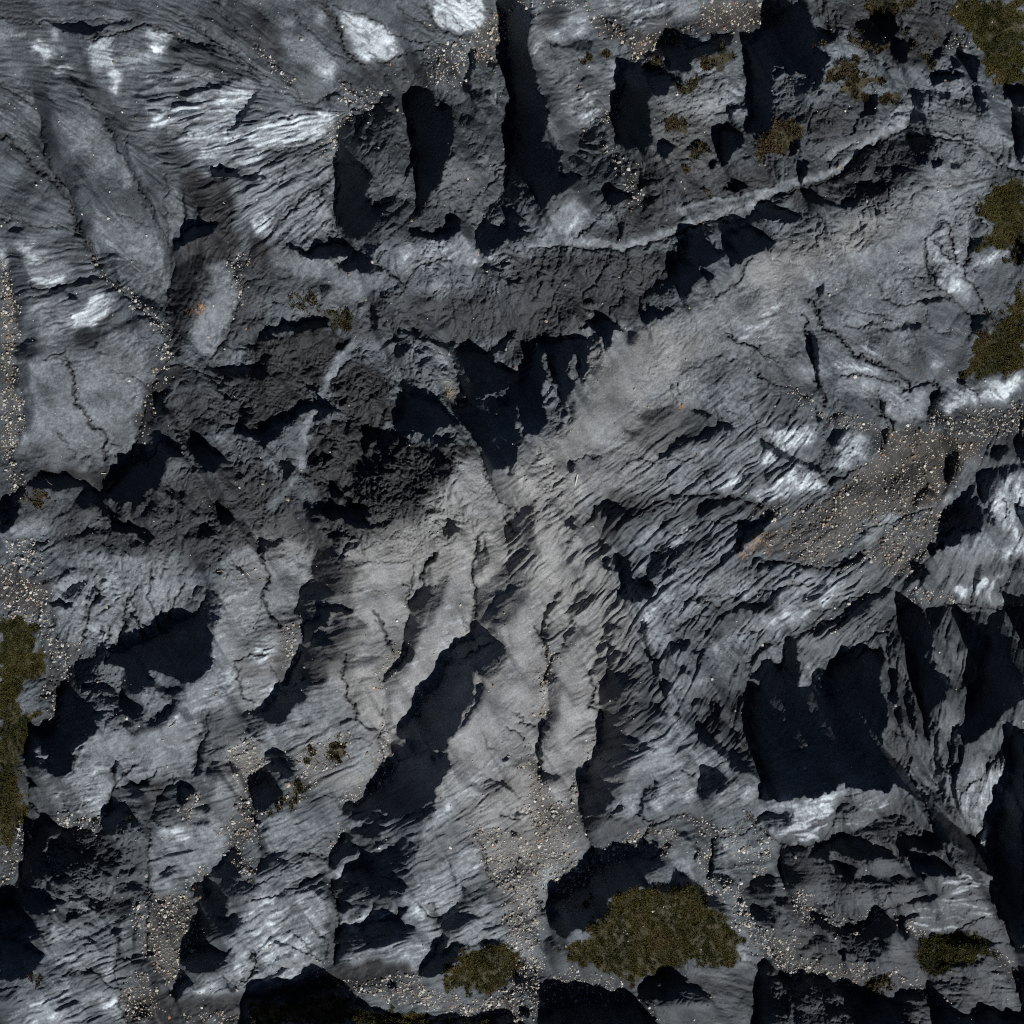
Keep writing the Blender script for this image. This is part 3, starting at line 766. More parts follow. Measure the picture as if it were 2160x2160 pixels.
D .9 8 430,330 440,280 470,230 480,280 450,330
D 1 8 920,1310 945,1290 940,1370 900,1430 870,1450 910,1390
D .9 8 1860,1400 1932,1200 1932,1550 1880,1480
D 1 10 1360,1600 1400,1510 1460,1470 1450,1560 1420,1640 1400,1700 1370,1680
D .9 10 1120,1800 1180,1720 1250,1680 1280,1760 1200,1800 1140,1840
D .8 15 1480,1760 1560,1720 1600,1780 1560,1860 1480,1850
D .7 20 1600,1640 1750,1560 1900,1540 1932,1560 1800,1620 1700,1740 1640,1840 1620,1720
D .8 12 1660,1480 1750,1430 1840,1420 1800,1500 1700,1510
D .6 10 480,1370 560,1300 700,1280 680,1360 560,1400
D .7 8 60,1680 40,1620 100,1580 210,1530 300,1570 240,1580 140,1600
D .7 8 410,1190 440,1180 480,1250 440,1240
D .9 8 540,1210 570,1180 590,1200 560,1230
D .6 10 180,1290 220,1240 300,1210 260,1260 200,1310
D .8 8 500,1680 560,1660 590,1640 540,1720 510,1700
D .8 6 20,1320 60,1400 180,1460 300,1510 440,1570 510,1680 480,1640 380,1580 280,1540 160,1500 40,1430
D .6 8 890,1110 920,1080 940,1160 980,1240 930,1200 900,1160
D .8 6 960,1250 980,1220 980,1280 960,1285
D .6 10 1490,880 1450,900 1460,950 1500,960
D .6 10 1560,490 1720,440 1600,560 1500,680 1540,580
D .5 10 1340,1030 1380,990 1330,1080 1290,1110
L 10 .7 340,350 400,370 430,460 460,560 550,580 640,680 720,770 850,800 930,850 1000,900 1080,930 1110,990
L 9 .7 320,470 350,510 350,600 390,700 410,850 420,950 470,1060 490,1130
L 8 .6 600,900 720,890 830,920 920,940 1000,960 1050,990 1120,1000 1210,960 1280,950 1310,1000 1260,1100 1260,1180
L 9 .6 1220,0 1230,100 1270,220 1370,320 1480,400 1560,490
L 9 .6 1530,0 1500,120 1500,170 1560,260 1620,360
L 8 .5 1370,0 1450,100
L 7 .6 1190,370 1260,330 1380,340
L 7 .5 870,240 900,310 970,380 1020,400 1200,370
L 6 .5 720,410 790,460 880,450 950,490
L 7 .5 620,560 740,540 820,520
L 6 .5 1080,170 1140,270 1280,280
L 6 .4 1210,420 1240,540 1310,590 1400,580
L 6 .4 140,350 200,440 320,470
L 8 .5 0,900 120,970 280,1000 400,1120 420,1180
L 7 .4 0,680 120,800 230,930
L 8 .6 880,1070 900,1170 960,1230 970,1290
L 7 .5 1450,890 1500,960 1570,1020 1620,1110
L 6 .4 1680,1000 1730,1100
L 7 .6 780,1060 840,1160 930,1210
L 8 .7 510,1690 560,1660 640,1620 800,1540
L 6 .5 1080,830 1030,780
L 6 .4 1110,180 1200,190
L 7 .6 1780,1800 1810,1860 1810,1932
L 7 .6 1900,1800 1880,1932
P .8 1280,70 1360,50 1400,100 1320,120
P .8 1330,240 1480,190 1520,240 1420,290 1360,300
P .7 1540,100 1740,0 1800,20 1700,100 1600,140 1560,180
P .5 1240,0 1520,0 1490,120 1560,260 1600,340 1450,380 1280,200
P .9 1270,1140 1400,1040 1500,980 1600,1060 1640,1130 1500,1150 1370,1170
P .8 1570,1020 1700,960 1932,880 1932,960 1760,1080 1640,1090
P .6 1350,980 1440,880 1470,940 1440,1000
P .7 570,830 620,790 720,820 860,850 950,910 800,900 620,890
P .5 560,920 1000,960 1150,1010 1250,980 1240,1100 1200,1200 970,1240 880,1060 640,1040 560,1000
P .7 720,640 860,720 940,760 820,780 730,740
P .6 1040,760 1110,710 1120,770 1070,830
P .6 1250,820 1320,770 1330,800 1280,870
P .8 80,1330 300,1240 420,1280 440,1360 300,1440 200,1470
P .8 560,1420 700,1310 760,1300 860,1400 720,1520 600,1620 560,1560
P .9 0,1470 100,1490 180,1530 60,1580 0,1540
P .7 120,1660 300,1580 420,1590 500,1700 420,1760 200,1800 100,1800
P .6 0,1700 200,1700 300,1780 120,1840 0,1800
P .8 1700,1780 1800,1640 1932,1600 1932,1932 1760,1932 1700,1840
P .6 880,100 1040,80 1060,100 900,110
P .7 740,140 820,120 830,140 760,155
P .6 460,340 560,320 540,360
P .6 0,500 150,370 180,400 30,530
P .25 0,0 1200,0 1250,300 1200,700 900,800 600,900 300,1000 0,650
P .45 1440,1640 1500,1480 1640,1400 1600,1560 1480,1680
P .5 960,1932 1150,1880 1400,1760 1450,1780 1200,1932
C .3 0,820 300,900 380,1080 300,1200 0,1200
C .6 1240,1150 1600,1190 1932,1080 1932,1450 1700,1380 1500,1340 1280,1260
C .5 1300,1000 1560,500 1480,860 1400,880 1300,920
C .35 1000,820 1200,700 1250,850 1150,920
W .8 0,0 500,0 420,120 200,200 0,240
W .5 0,240 300,180 200,500 100,900 0,900
G .55 940,1280 1100,1280 1250,1300 1400,1340 1640,1400 1640,1480 1480,1560 1400,1730 1250,1850 1000,1932 480,1932 560,1760 720,1600 860,1480 900,1400
K .9 940,1280 1100,1280 1250,1300 1400,1340 1640,1400 1640,1480 1480,1560 1400,1730 1250,1850 1000,1932 400,1932 540,1760 720,1600 860,1480 900,1400
G .5 1250,1190 1500,1200 1720,1150 1932,1060 1932,1300 1700,1390 1400,1320 1250,1280
G .5 440,1180 640,1180 760,1230 920,1300 920,1380 760,1290 620,1280 480,1250
G .4 0,1880 300,1880 480,1830 560,1760 400,1932 0,1932
G .25 100,960 260,990 400,1100 420,1180 300,1100
K .5 0,1840 300,1840 500,1830 400,1932 0,1932
K .5 440,1180 640,1180 920,1300 900,1400 760,1290 480,1250
M .98 1500,930 1520,840 1560,720 1640,620 1740,560 1850,400 1932,220 1932,860 1800,880 1660,910
M .4 1560,560 1700,440 1830,380 1640,620
U .3 0,1330 300,1240 760,1300 860,1400 600,1620 300,1560
S 955,1345 26 rust
S 905,1480 24 rust
S 1275,1320 16 rust
S 1060,1385 16 white
S 785,1780 14 white
S 795,1855 14 cream
S 1540,1220 24 dark
S 1640,1250 8 cream
S 1210,1580 9 white
S 1085,1585 9 white
S 1300,1500 10 rust
S 550,1650 18 tan
S 420,1860 20 tan
S 205,1875 15 cream
S 1380,865 8 cream
S 1140,860 7 rust
S 1455,1320 10 rust
S 1745,1280 9 white
S 1740,1215 7 white
S 1120,1390 8 rust
S 625,1920 12 tan
T 0 1070
D 1 8 20,190 30,110 70,0 150,0 130,60 90,120 40,190
D 1 8 800,100 830,0 830,100 960,110 1060,150 1080,210 1120,230 1080,280 1020,300 1050,220 960,190 900,200 860,180 820,190
D .9 10 560,190 700,150 800,140 820,190 700,200 620,220
D .8 15 750,230 900,200 1040,250 1050,320 960,340 830,340 740,280
D .7 6 230,270 290,250 370,240 330,270 240,290
D .8 8 310,540 420,500 480,430 560,430 500,480 440,520 370,550 330,570
D .8 10 440,630 500,590 580,560 700,490 640,560 560,650 480,660
D 1 8 360,680 460,690 540,680 530,720 460,740 370,730
D 1 12 760,1030 850,1050 960,1010 1100,940 1180,900 1250,860 1400,800 1480,850 1530,900 1560,960 1540,1180 1480,1220 1420,1270 1310,1270 1270,1240 1180,1190 1090,1170 1070,1220 1120,1290 1010,1330 920,1360 890,1400 1000,1420 1060,1480 1000,1550 930,1540 890,1460 880,1160 870,1140 760,1130 800,1080
D .95 10 500,1180 540,1150 650,1110 700,1060 740,1030 780,1060 740,1130 690,1170 720,1200 700,1250 620,1280 560,1350 530,1420 500,1300
D .7 25 540,1360 700,1280 860,1350 870,1500 800,1560 700,1540 640,1480 560,1420
D 1 12 420,1460 490,1290 540,1380 620,1420 690,1490 690,1570 720,1620 650,1680 580,1760 530,1820 530,1932 360,1932 360,1780 340,1660 400,1600
D 1 10 180,1780 230,1670 340,1670 380,1730 340,1800 310,1720 240,1750 250,1800 280,1900 230,1880 190,1860
D .85 20 890,1580 940,1560 1000,1600 1060,1560 1180,1500 1250,1420 1200,1330 1280,1290 1320,1320 1280,1440 1180,1560 1060,1620 960,1640
D .6 25 1180,1330 1290,1290 1360,1270 1280,1400
D .95 8 1330,740 1390,650 1430,580 1490,580 1410,640 1380,700 1350,740
D .75 12 1500,570 1580,620 1600,760 1590,850 1550,870 1480,820 1440,770 1480,700
D .85 10 1240,870 1380,810 1480,800 1540,850 1440,870 1300,990 1240,940
D 1 6 1600,70 1610,30 1680,20 1700,90 1660,140 1610,120
D .7 10 1380,60 1400,30 1440,80
D .7 10 1330,210 1500,130 1600,180 1500,200 1340,240
D .9 6 1560,470 1620,475 1610,500 1580,500
D .95 5 1740,450 1760,430 1770,445 1745,480
D .95 8 1880,260 1900,220 1932,250 1932,420 1890,340
D .8 15 1760,1510 1800,1480 1932,1490 1932,1700 1850,1680 1790,1600
D .35 20 600,940 760,880 750,1000 660,1020
D .35 15 880,860 1000,700 1080,760 1150,900 1000,960 900,960
D .35 10 640,580 740,600 700,680 640,730
D .8 8 820,1870 850,1850 840,1932 820,1932
D .7 8 940,1880 1000,1860 960,1932
D .6 12 1450,1640 1500,1520 1510,1700 1430,1932 1380,1932 1460,1740
D .4 12 1520,1740 1660,1740 1600,1800 1500,1820
L 8 .8 690,560 710,640 640,720 630,850 620,930 590,980
L 8 .8 1000,570 960,650 910,700 900,850 870,920
L 8 .8 960,660 970,760 1000,840 1030,900 1040,970
L 8 .8 1090,450 1100,600 1080,650 1140,800 1170,890
L 7 .7 1040,840 1110,900
L 8 .8 1330,560 1270,680 1240,740 1230,850
L 6 .7 1250,560 1220,640 1230,740
L 6 .7 1170,730 1190,850
L 7 .8 740,860 740,960 720,990
L 7 .8 800,850 790,960 750,990
L 7 .6 1490,600 1500,680 1440,770
L 8 .6 1910,1060 1700,1120 1740,1260 1780,1380 1830,1420
L 8 .6 1500,1500 1510,1620 1450,1760 1420,1932
L 7 .6 1932,380 1890,330 1880,250 1900,200
L 7 .6 370,760 390,850 420,960
L 6 .4 1932,600 1880,760 1850,880
P .4 340,580 500,480 700,500 900,420 1100,460 1300,540 1480,560 1330,760 1200,860 1060,940 880,960 760,1030 500,980 400,800
P .35 60,150 250,40 500,60 560,160 350,200 120,250
P .3 600,60 800,60 800,120 600,160
P .35 480,340 1060,340 1200,480 900,420 600,460
P .45 1540,900 1600,620 1800,540 1932,560 1900,760 1700,1120 1760,1280 1640,1400 1500,1480 1280,1440 1460,1270 1540,1180
P .55 1500,1200 1640,1150 1740,1280 1700,1360 1520,1400
P .5 1280,1380 1500,1400 1600,1360 1700,1400 1500,1500 1400,1480
P .4 540,1700 800,1640 1060,1600 1250,1560 1480,1560 1460,1740 1380,1932 540,1932
P .6 1850,940 1932,940 1932,1150 1860,1100
P .5 1760,1280 1880,1240 1932,1300 1932,1480 1840,1460
P 1 1290,1540 1310,1540 1300,1570 1230,1600 1260,1570
P .4 1640,330 1800,260 1880,260 1870,360 1740,400 1650,400
P .2 900,1340 1100,1320 1250,1400 1100,1500 980,1430
P .4 250,1760 340,1750 350,1850 270,1830
P .3 1180,940 1380,880 1440,900 1300,1000
W .6 1080,300 1200,330 1240,460 1120,450
W .5 1100,1660 1400,1660 1300,1750 1150,1720
W .7 1700,1700 1850,1690 1932,1800 1932,1932 1650,1932
W .3 780,1000 1000,960 1050,1000 880,1040
C .5 330,0 1932,0 1932,200 1700,300 1500,480 1200,350 1000,340 700,300 400,250
C .5 0,560 350,500 400,700 300,740 0,740
C .55 300,1050 370,960 460,1200 480,1280 430,1450 380,1620 330,1660 220,1680 170,1790 190,1932 130,1932 150,1760 280,1560 320,1300
C .5 370,1000 560,960 680,1050 500,1170 420,1100
C .3 1500,1500 1750,1500 1760,1700 1520,1740
G .6 0,420 150,480 320,560 330,680 370,780 360,960 290,940 240,800 100,800 0,720
G .3 60,220 300,260 320,480 80,440
G .5 330,950 440,1000 470,1060 520,1180 480,1240 400,1150 360,1060
G .2 300,1250 440,1250 420,1600 330,1600
G .7 1700,1740 1800,1640 1860,1800 1900,1932 1720,1932
G .4 460,980 600,980 600,1030 480,1020
K .5 0,420 150,480 320,560 330,680 370,780 300,760 200,740 0,720
M .98 0,780 110,790 240,850 250,960 240,1040 330,1040 320,1180 250,1250 170,1300 120,1400 150,1480 260,1500 230,1620 200,1720 150,1770 130,1932 0,1932
R 1
S 300,690 22 white
S 335,700 22 white
S 1762,455 14 rust
S 1765,488 16 white
S 1632,510 16 cream
S 1865,450 12 white
S 1895,525 10 rust
S 225,320 16 white
S 130,235 9 white
S 105,425 10 cream
S 215,640 14 grey
S 120,655 12 white
S 110,790 18 white
S 85,770 12 white
S 290,885 9 white
S 310,1008 9 white
S 500,1010 14 cream
S 545,1000 12 cream
S 560,1010 9 tan
S 440,1405 7 white
S 765,585 10 white
S 235,600 10 white
S 200,540 9 cream
S 45,440 9 cream
S 490,1185 6 white
S 1812,1500 9 white
S 1780,1910 12 rust
S 1860,1780 7 white
S 25,8 16 grey
T 530 1070
D 1 8 510,30 560,0 880,0 860,40 760,60 650,50 600,110 540,80
D .9 10 400,0 500,20 520,90 440,110 410,60
D .95 8 630,30 760,80 800,100 900,140 980,140 1060,90 1000,140 940,155 860,150 740,145 640,80
D .7 12 500,150 600,180 720,230 660,250 560,220
D 1 10 60,250 80,220 180,220 120,260 90,330 110,420 70,370
D .45 30 120,280 200,220 280,300 200,380 130,420
D .75 20 440,370 520,310 640,330 740,400 770,430 730,500 740,560 690,640 600,620 500,560 430,500
D .95 8 430,530 500,540 600,510 680,520 600,560 480,550 420,560
D 1 10 310,760 370,600 420,550 440,550 390,600 360,680 340,760 320,780
D .6 30 370,600 440,570 560,600 640,680 560,700 480,690 450,780 400,800 320,790 340,720
D 1 10 380,860 390,830 480,780 470,730 490,700 600,710 680,710 740,760 700,780 600,750 560,800 560,860 520,870 460,900 420,960 370,1000 360,940
D .8 25 400,950 560,860 640,760 740,780 810,820 800,900 700,960 560,980 440,1020 460,1050
D .75 30 350,1020 440,1030 560,1000 600,960 740,980 800,960 800,1020 740,1060 690,1060 600,1100 500,1180 380,1240 320,1180
D 1 10 240,1300 300,1160 340,1060 370,1040 400,1060 370,1150 350,1230 300,1290
D .8 25 300,1290 400,1200 560,1200 520,1260 420,1310 340,1320 260,1330
D 1 10 0,1500 70,1490 160,1440 200,1370 220,1330 300,1340 400,1340 380,1390 320,1430 280,1480 230,1580 130,1570 60,1530
D .5 15 690,1090 720,1060 800,1090 860,1090 960,1080 840,1150 760,1170 690,1190
D .4 12 670,1240 800,1240 900,1210 780,1280 690,1280
D 1 10 1160,690 1200,640 1260,580 1330,540 1310,600 1300,680 1220,740 1160,760
D .65 30 1160,760 1300,680 1300,580 1420,480 1440,540 1400,640 1340,760 1310,860 1220,920 1200,980 1130,1010 1120,920 1150,840
D .95 8 1120,900 1140,840 1190,860 1180,900
D 1 10 950,1270 980,1210 1060,1140 1120,1060 1140,1010 1190,1030 1180,1090 1100,1160 1030,1210 980,1270
D .45 30 970,1280 1100,1160 1160,1140 1080,1240 1060,1320 980,1380
D .7 12 1620,600 1720,550 1830,420 1932,350 1932,500 1840,600 1740,700 1640,830 1620,800 1640,720
D .4 10 1660,560 1780,520 1760,600 1660,660
D .8 20 1640,850 1760,680 1900,560 1932,560 1932,780 1820,860 1720,820 1680,840
D .95 12 1610,880 1650,850 1760,900 1740,940 1620,950
D 1 12 1460,1050 1600,960 1790,930 1780,990 1680,1010 1600,1060 1500,1100
D .75 30 1500,1100 1700,1010 1820,960 1860,1060 1800,1180 1720,1230 1640,1200 1600,1130
D 1 15 1040,1660 1160,1560 1230,1500 1250,1430 1330,1340 1400,1230 1430,1150 1500,1120 1600,1150 1620,1250 1600,1400 1540,1500 1530,1580 1480,1640 1420,1700 1400,1780 1300,1760 1280,1700 1200,1700 1100,1680
D .8 30 1500,1640 1600,1420 1640,1300 1700,1260 1680,1360 1620,1500 1540,1600
D 1 15 1040,1900 1060,1840 1180,1800 1260,1780 1320,1830 1380,1880 1400,1780 1440,1800 1420,1932 1030,1932
D .6 20 960,1700 1200,1700 1280,1740 1180,1800 1060,1820 990,1780
D .9 6 640,1580 700,1540 760,1540 860,1600 920,1610 920,1630 860,1620 760,1550 700,1570
D .9 8 940,1440 970,1500 980,1600 965,1590 945,1500
D .5 20 965,1480 1010,1460 1020,1560 980,1600
D 1 8 100,1820 120,1790 240,1790 290,1820 200,1820 110,1850
D .7 12 110,1850 200,1820 330,1830 320,1932 240,1932 200,1880 130,1870
D .95 8 100,1900 150,1870 240,1900 300,1932 110,1932
D .9 8 1800,1820 1850,1800 1900,1810 1860,1850 1810,1840
D .5 8 1690,1690 1720,1700 1780,1790 1740,1770
D .8 10 1250,420 1330,320 1350,340 1280,430 1240,520 1230,540
D .6 10 1280,480 1300,430 1290,500 1230,560
D .6 10 1640,220 1700,330 1690,370 1640,480 1610,560 1600,500 1640,400
D .8 10 1690,200 1720,330 1740,330 1720,400 1650,500 1640,540 1660,440 1700,380
D .5 20 560,280 700,260 800,280 700,330 600,320
D .6 10 1400,160 1480,90 1500,140 1450,200 1400,210
L 9 .7 50,260 70,380 120,460 120,560 80,640 120,740 180,830 210,880
L 9 .7 890,740 930,800 970,880 1000,970 1040,1030
L 7 .6 900,830 960,860
L 8 .7 650,1200 680,1280 690,1350 740,1430 765,1520
L 8 .7 690,1060 690,1140 655,1220
L 7 .6 1180,420 1180,520 1150,600
L 8 .7 1330,330 1290,400 1250,480 1240,560
L 7 .6 1100,540 1130,580 1140,700
L 8 .7 1650,200 1640,330 1600,450 1610,540 1630,620 1630,760 1600,850
L 6 .5 1530,780 1540,850 1580,880
L 6 .5 120,1170 180,1200 200,1280
L 7 .6 1932,200 1870,100 1830,40
L 6 .4 780,380 900,400 1120,390 1180,410
L 7 .6 940,1610 930,1700 960,1800 980,1900
L 6 .4 690,1660 800,1680 880,1740
P .3 0,600 200,380 430,340 420,500 300,780 200,840 0,900
P .35 760,420 1130,400 1140,700 1100,980 1040,1010 900,1180 700,1060 820,900 740,760 760,560
P .3 560,1290 660,1220 700,1400 880,1580 950,1600 700,1660 300,1600 300,1500
P .45 1320,720 1440,520 1560,300 1620,560 1600,880 1460,1050 1340,1300 1180,1480 1010,1620 980,1400 1160,1200 1200,1000
P .3 1100,1100 1300,1000 1440,1080 1380,1220 1200,1400 1040,1400
P .4 1640,1420 1932,1080 1932,1932 1440,1932 1460,1740
P .3 1880,860 1932,820 1932,1000 1860,960
P .6 0,930 100,900 180,960 150,1130 0,1140
P .6 0,1250 200,1260 250,1300 180,1400 70,1480 0,1490
P .7 540,1280 640,1260 660,1300 580,1310
P .5 1520,1640 1620,1620 1560,1700 1500,1680
P .3 960,1280 1050,1320 1100,1500 1020,1560 980,1480
P .35 0,1500 60,1560 230,1590 500,1500 700,1700 900,1700 920,1932 350,1932 300,1800 90,1780 0,1760
P .4 1550,1130 1700,1140 1680,1180 1600,1180
W .75 760,420 1130,400 1140,700 1100,980 900,1100 820,900 740,760 760,560
W .8 1000,300 1380,200 1640,0 1932,0 1932,100 1850,300 1740,520 1640,560 1500,500 1180,560 800,420
W .5 350,1620 560,1640 740,1760 640,1860 420,1932 320,1820
W .5 1660,1280 1932,1080 1932,1500 1600,1500
W .4 1440,520 1620,560 1600,880 1300,1100 1300,800
W .4 1150,1110 1440,1080 1200,1450 1000,1500
C .5 0,0 1400,0 1300,60 1000,220 700,260 450,330 180,200 0,160
C .5 430,340 560,290 760,420 740,560 600,640 430,530
C .35 560,900 800,860 820,900 720,1200 400,1300 320,1280 400,1000
C .4 210,900 350,850 360,960 320,1080 260,1280 200,1300 180,1100
G .35 210,880 340,880 350,980 300,1150 250,1250 210,1000
G .6 930,1600 1040,1640 970,1720 1010,1850 1030,1932 930,1932 920,1700
G .5 1040,1020 1130,1000 1100,1090 1030,1180 960,1240 930,1330 910,1320 970,1200 1030,1080
G .25 1420,1060 1480,1060 1440,1180 1400,1180
G .3 1500,960 1590,900 1600,980 1500,1020
G .3 360,1760 700,1640 740,1760 620,1860 420,1932 340,1850
G .4 0,1760 60,1800 90,1932 0,1932
G .15 1200,1300 1340,1350 1240,1500 1180,1500
K .5 350,1760 700,1640 740,1760 620,1860 420,1932
K .5 1000,1000 1130,990 1100,1080 1030,1090
K .35 1660,1290 1800,1270 1800,1350 1700,1360
M .75 560,1740 640,1700 700,1750 690,1820 600,1850 540,1800
M .5 380,1830 480,1790 500,1850 400,1870
S 230,890 14 rust
S 30,450 18 white
S 1085,1055 22 cream
S 1760,1295 18 rust
S 930,1320 14 rust
S 955,1595 16 white
S 1045,1610 9 white
S 965,1770 15 grey
S 1215,1490 12 cream
S 1430,1155 9 white
S 65,525 9 tan
S 570,1685 10 cream
S 1530,1005 8 cream
S 1440,1060 8 tan
S 1130,830 10 tan
S 655,1355 8 white
S 460,1855 7 tan
S 250,1165 7 white
S 985,1190 7 white
S 930,620 5 tan
T 1070 1070
D .9 8 420,100 480,60 500,130 490,180 450,150 420,140
D .8 15 590,60 640,0 700,0 640,50 600,110
D .6 25 60,80 160,0 200,40 180,160 230,260 190,300 120,240 60,260 0,340 0,150
D .65 25 0,370 100,310 170,250 240,300 260,420 200,420 120,450 0,540
D .7 25 0,560 140,470 210,470 160,560 120,680 60,760 0,800
D .4 20 0,800 60,780 20,920 0,960
D 1 6 690,400 740,370 760,440 840,380 900,390 890,450 910,520 960,550 1060,550 1080,590 1040,650 1030,690 980,650 930,700 910,660 850,670 810,650 860,600 890,560 840,540 850,490 800,470 750,450 700,450
D .6 15 690,230 760,300 800,400 740,380 680,330
D .5 20 1060,340 1200,300 1400,230 1500,200 1460,260 1330,320 1200,380 1100,440 1060,420
D .45 15 1030,500 1060,360 1180,400 1240,440 1160,540 1080,560 1000,550
D .6 10 700,130 880,0 1000,0 900,90 760,180 700,200
D .6 8 1100,150 1150,70 1180,100 1130,170
D .7 8 1500,220 1560,200 1600,220 1560,260 1520,250
D 1 8 1660,330 1690,260 1720,180 1840,110 1932,40 1932,90 1850,150 1780,240 1720,300 1670,350
D .8 10 1780,390 1840,370 1932,380 1932,450 1860,440 1800,470
D .7 8 1280,720 1340,680 1420,660 1300,730
D .9 8 1500,860 1540,780 1640,720 1760,710 1850,670 1932,650 1932,700 1850,760 1800,800 1760,760 1700,740 1640,780 1560,820
D .95 8 1430,940 1460,880 1500,880 1480,930 1440,960
D .85 8 1120,1100 1160,1000 1240,950 1330,960 1350,1000 1300,1060 1220,1060 1150,1110
D 1 6 1340,1080 1360,1050 1420,1030 1410,1060 1360,1080
D .9 8 950,880 980,810 1000,820 990,900 960,910
D 1 6 990,1010 1040,1050 1060,1100 1100,1110 1090,1160 1110,1190 1080,1240 1060,1180 1060,1130 1010,1080 990,1050
D 1 6 1110,1310 1140,1260 1190,1270 1180,1340 1150,1400 1120,1370
D .8 6 1220,1150 1300,1160 1310,1200 1240,1220
D .9 6 1210,1490 1250,1480 1270,1540 1240,1540
D .8 6 1340,1420 1400,1390 1410,1430 1350,1460
D .75 8 1720,1180 1760,1080 1850,1040 1932,960 1932,1000 1800,1120 1760,1200
D 1 6 1750,1250 1780,1200 1840,1160 1850,1110 1932,1090 1932,1932 1850,1932 1800,1780 1770,1600 1750,1400 1760,1300 1830,1300 1830,1250
D .8 8 1480,1440 1540,1400 1560,1500 1570,1600 1500,1680 1560,1720 1600,1780 1680,1760 1760,1800 1800,1932 1660,1932 1600,1860 1520,1760 1400,1700 1380,1600 1440,1560
D .9 8 1390,1620 1440,1560 1470,1640 1480,1720 1420,1700
D .8 8 1500,1560 1560,1540 1540,1640 1500,1660
D .8 8 1620,1600 1680,1620 1700,1720 1640,1740
D .7 10 1600,1340 1700,1320 1720,1400 1740,1560 1680,1560 1620,1460
D 1 10 250,900 260,820 300,730 340,670 410,590 360,680 310,760 280,830 260,920
D .5 20 260,930 270,850 330,760 340,800 300,880 290,930
D .8 10 440,800 450,720 500,640 520,540 560,580 540,680 500,760 470,800 470,850 450,830
D .5 30 500,700 560,590 640,640 620,740 560,760 480,800
D .95 8 360,1060 410,1000 420,940 470,880 520,850 500,900 440,960 400,1040 370,1080
D .5 30 440,960 520,860 560,860 540,920 460,1000 400,1040
D .5 30 290,1280 310,1190 370,1220 400,1300 380,1380 350,1450 380,1490 360,1560 290,1580 260,1700 240,1660 280,1540 300,1400
D 1 8 210,1800 220,1660 250,1560 270,1540 300,1600 260,1660 260,1760 240,1830 260,1932 230,1880
D .4 30 270,1620 340,1580 340,1700 280,1760
D .7 12 690,910 720,850 800,850 790,910 720,960 690,960
D .9 10 640,1080 660,1000 760,980 700,1040 700,1090 650,1130
D .75 25 660,1130 760,1000 860,1060 920,1150 930,1240 840,1180 740,1160 700,1120 640,1150
D .9 10 610,1160 650,1130 690,1130 640,1180 620,1240 610,1220
D .5 15 640,1180 720,1160 730,1240 700,1300 650,1300 620,1250
D .8 25 690,1330 730,1250 740,1180 840,1180 930,1250 980,1290 900,1340 800,1360 700,1370
D .7 25 650,1470 680,1370 820,1370 920,1360 940,1390 880,1420 780,1490 700,1500
D 1 10 710,1510 780,1490 880,1440 960,1420 900,1460 800,1530 720,1550
D .75 25 690,1600 720,1550 860,1490 1000,1410 1100,1420 1160,1510 1080,1580 960,1640 880,1600 780,1660 690,1680
D 1 12 680,1700 780,1670 860,1650 960,1690 1000,1710 960,1720 860,1700 800,1740 680,1760
D .85 25 670,1760 800,1740 960,1720 1060,1740 1000,1800 860,1830 760,1840 660,1880 600,1900 640,1820
D 1 10 590,1900 640,1870 720,1840 800,1820 760,1860 680,1900 620,1932 590,1932
D .8 15 700,1880 800,1830 880,1860 820,1932 640,1932
D .7 8 1400,1900 1450,1880 1470,1932 1410,1932
D .4 8 120,1440 190,1440 210,1480 170,1440
L 10 .7 200,870 270,960 280,1050 290,1150 270,1250
L 10 .7 380,1070 330,1100 290,1160
L 8 .7 600,1200 620,1290 640,1320 600,1430 650,1470 700,1530
L 7 .6 590,1430 640,1480
L 8 .6 1060,340 1150,250 1260,190 1400,110 1560,100 1720,110
L 8 .6 560,130 640,0
L 7 .6 1420,660 1560,720
L 7 .6 1300,690 1440,650 1600,640 1700,670
L 7 .6 990,840 1000,1000 1060,1100
L 7 .6 1130,920 1240,880 1320,820 1450,790
L 7 .5 60,1500 130,1570 210,1600
L 7 .6 0,1600 80,1640 130,1680
L 7 .6 1932,600 1820,620
L 7 .5 1850,900 1780,900 1680,940
L 7 .5 1900,960 1800,1080 1720,1160
L 6 .5 1280,1010 1200,1000
P .3 0,1050 100,800 250,600 340,600 260,800 250,1000 260,1250 220,1500 240,1600 210,1800 0,1790
P .3 290,1000 440,850 480,880 620,700 700,640 680,850 640,1000 600,1200 590,1420 700,1540 660,1780 560,1932 260,1932 270,1650 360,1500 310,1200
P .35 900,700 1300,400 1600,500 1932,560 1932,620 1500,700 1200,850 1000,1000 980,850
P .35 1000,1020 1100,900 1240,900 1120,1080 1060,1080
P .7 1000,800 1060,700 1100,740 1060,880 1000,870
P .8 1000,370 1120,280 1260,190 1340,160 1270,240 1100,330
P 1 1270,150 1340,120 1360,150 1290,190
P .7 850,370 890,330 900,380 860,400
P .6 600,780 680,690 700,700 640,790
P .6 390,810 420,760 430,790 400,820
P .6 600,930 660,900 650,960 580,970
P .3 1430,980 1600,900 1800,800 1932,740 1932,880 1700,1000 1500,1080
P .35 1130,1260 1300,1230 1480,1260 1500,1330 1400,1350 1300,1520 1200,1420
P .45 1000,1700 1160,1500 1280,1560 1330,1720 1480,1800 1600,1870 1660,1932 800,1932 860,1860
P .4 500,180 560,130 620,200 600,300 580,420 520,350
P .4 900,250 1060,120 1120,60 1150,150 1000,300
P .35 930,470 1040,360 1050,420 1000,540 930,520
P .3 1600,230 1700,120 1720,150 1640,300 1400,430 1300,430
P .2 1500,470 1932,480 1932,560 1600,540
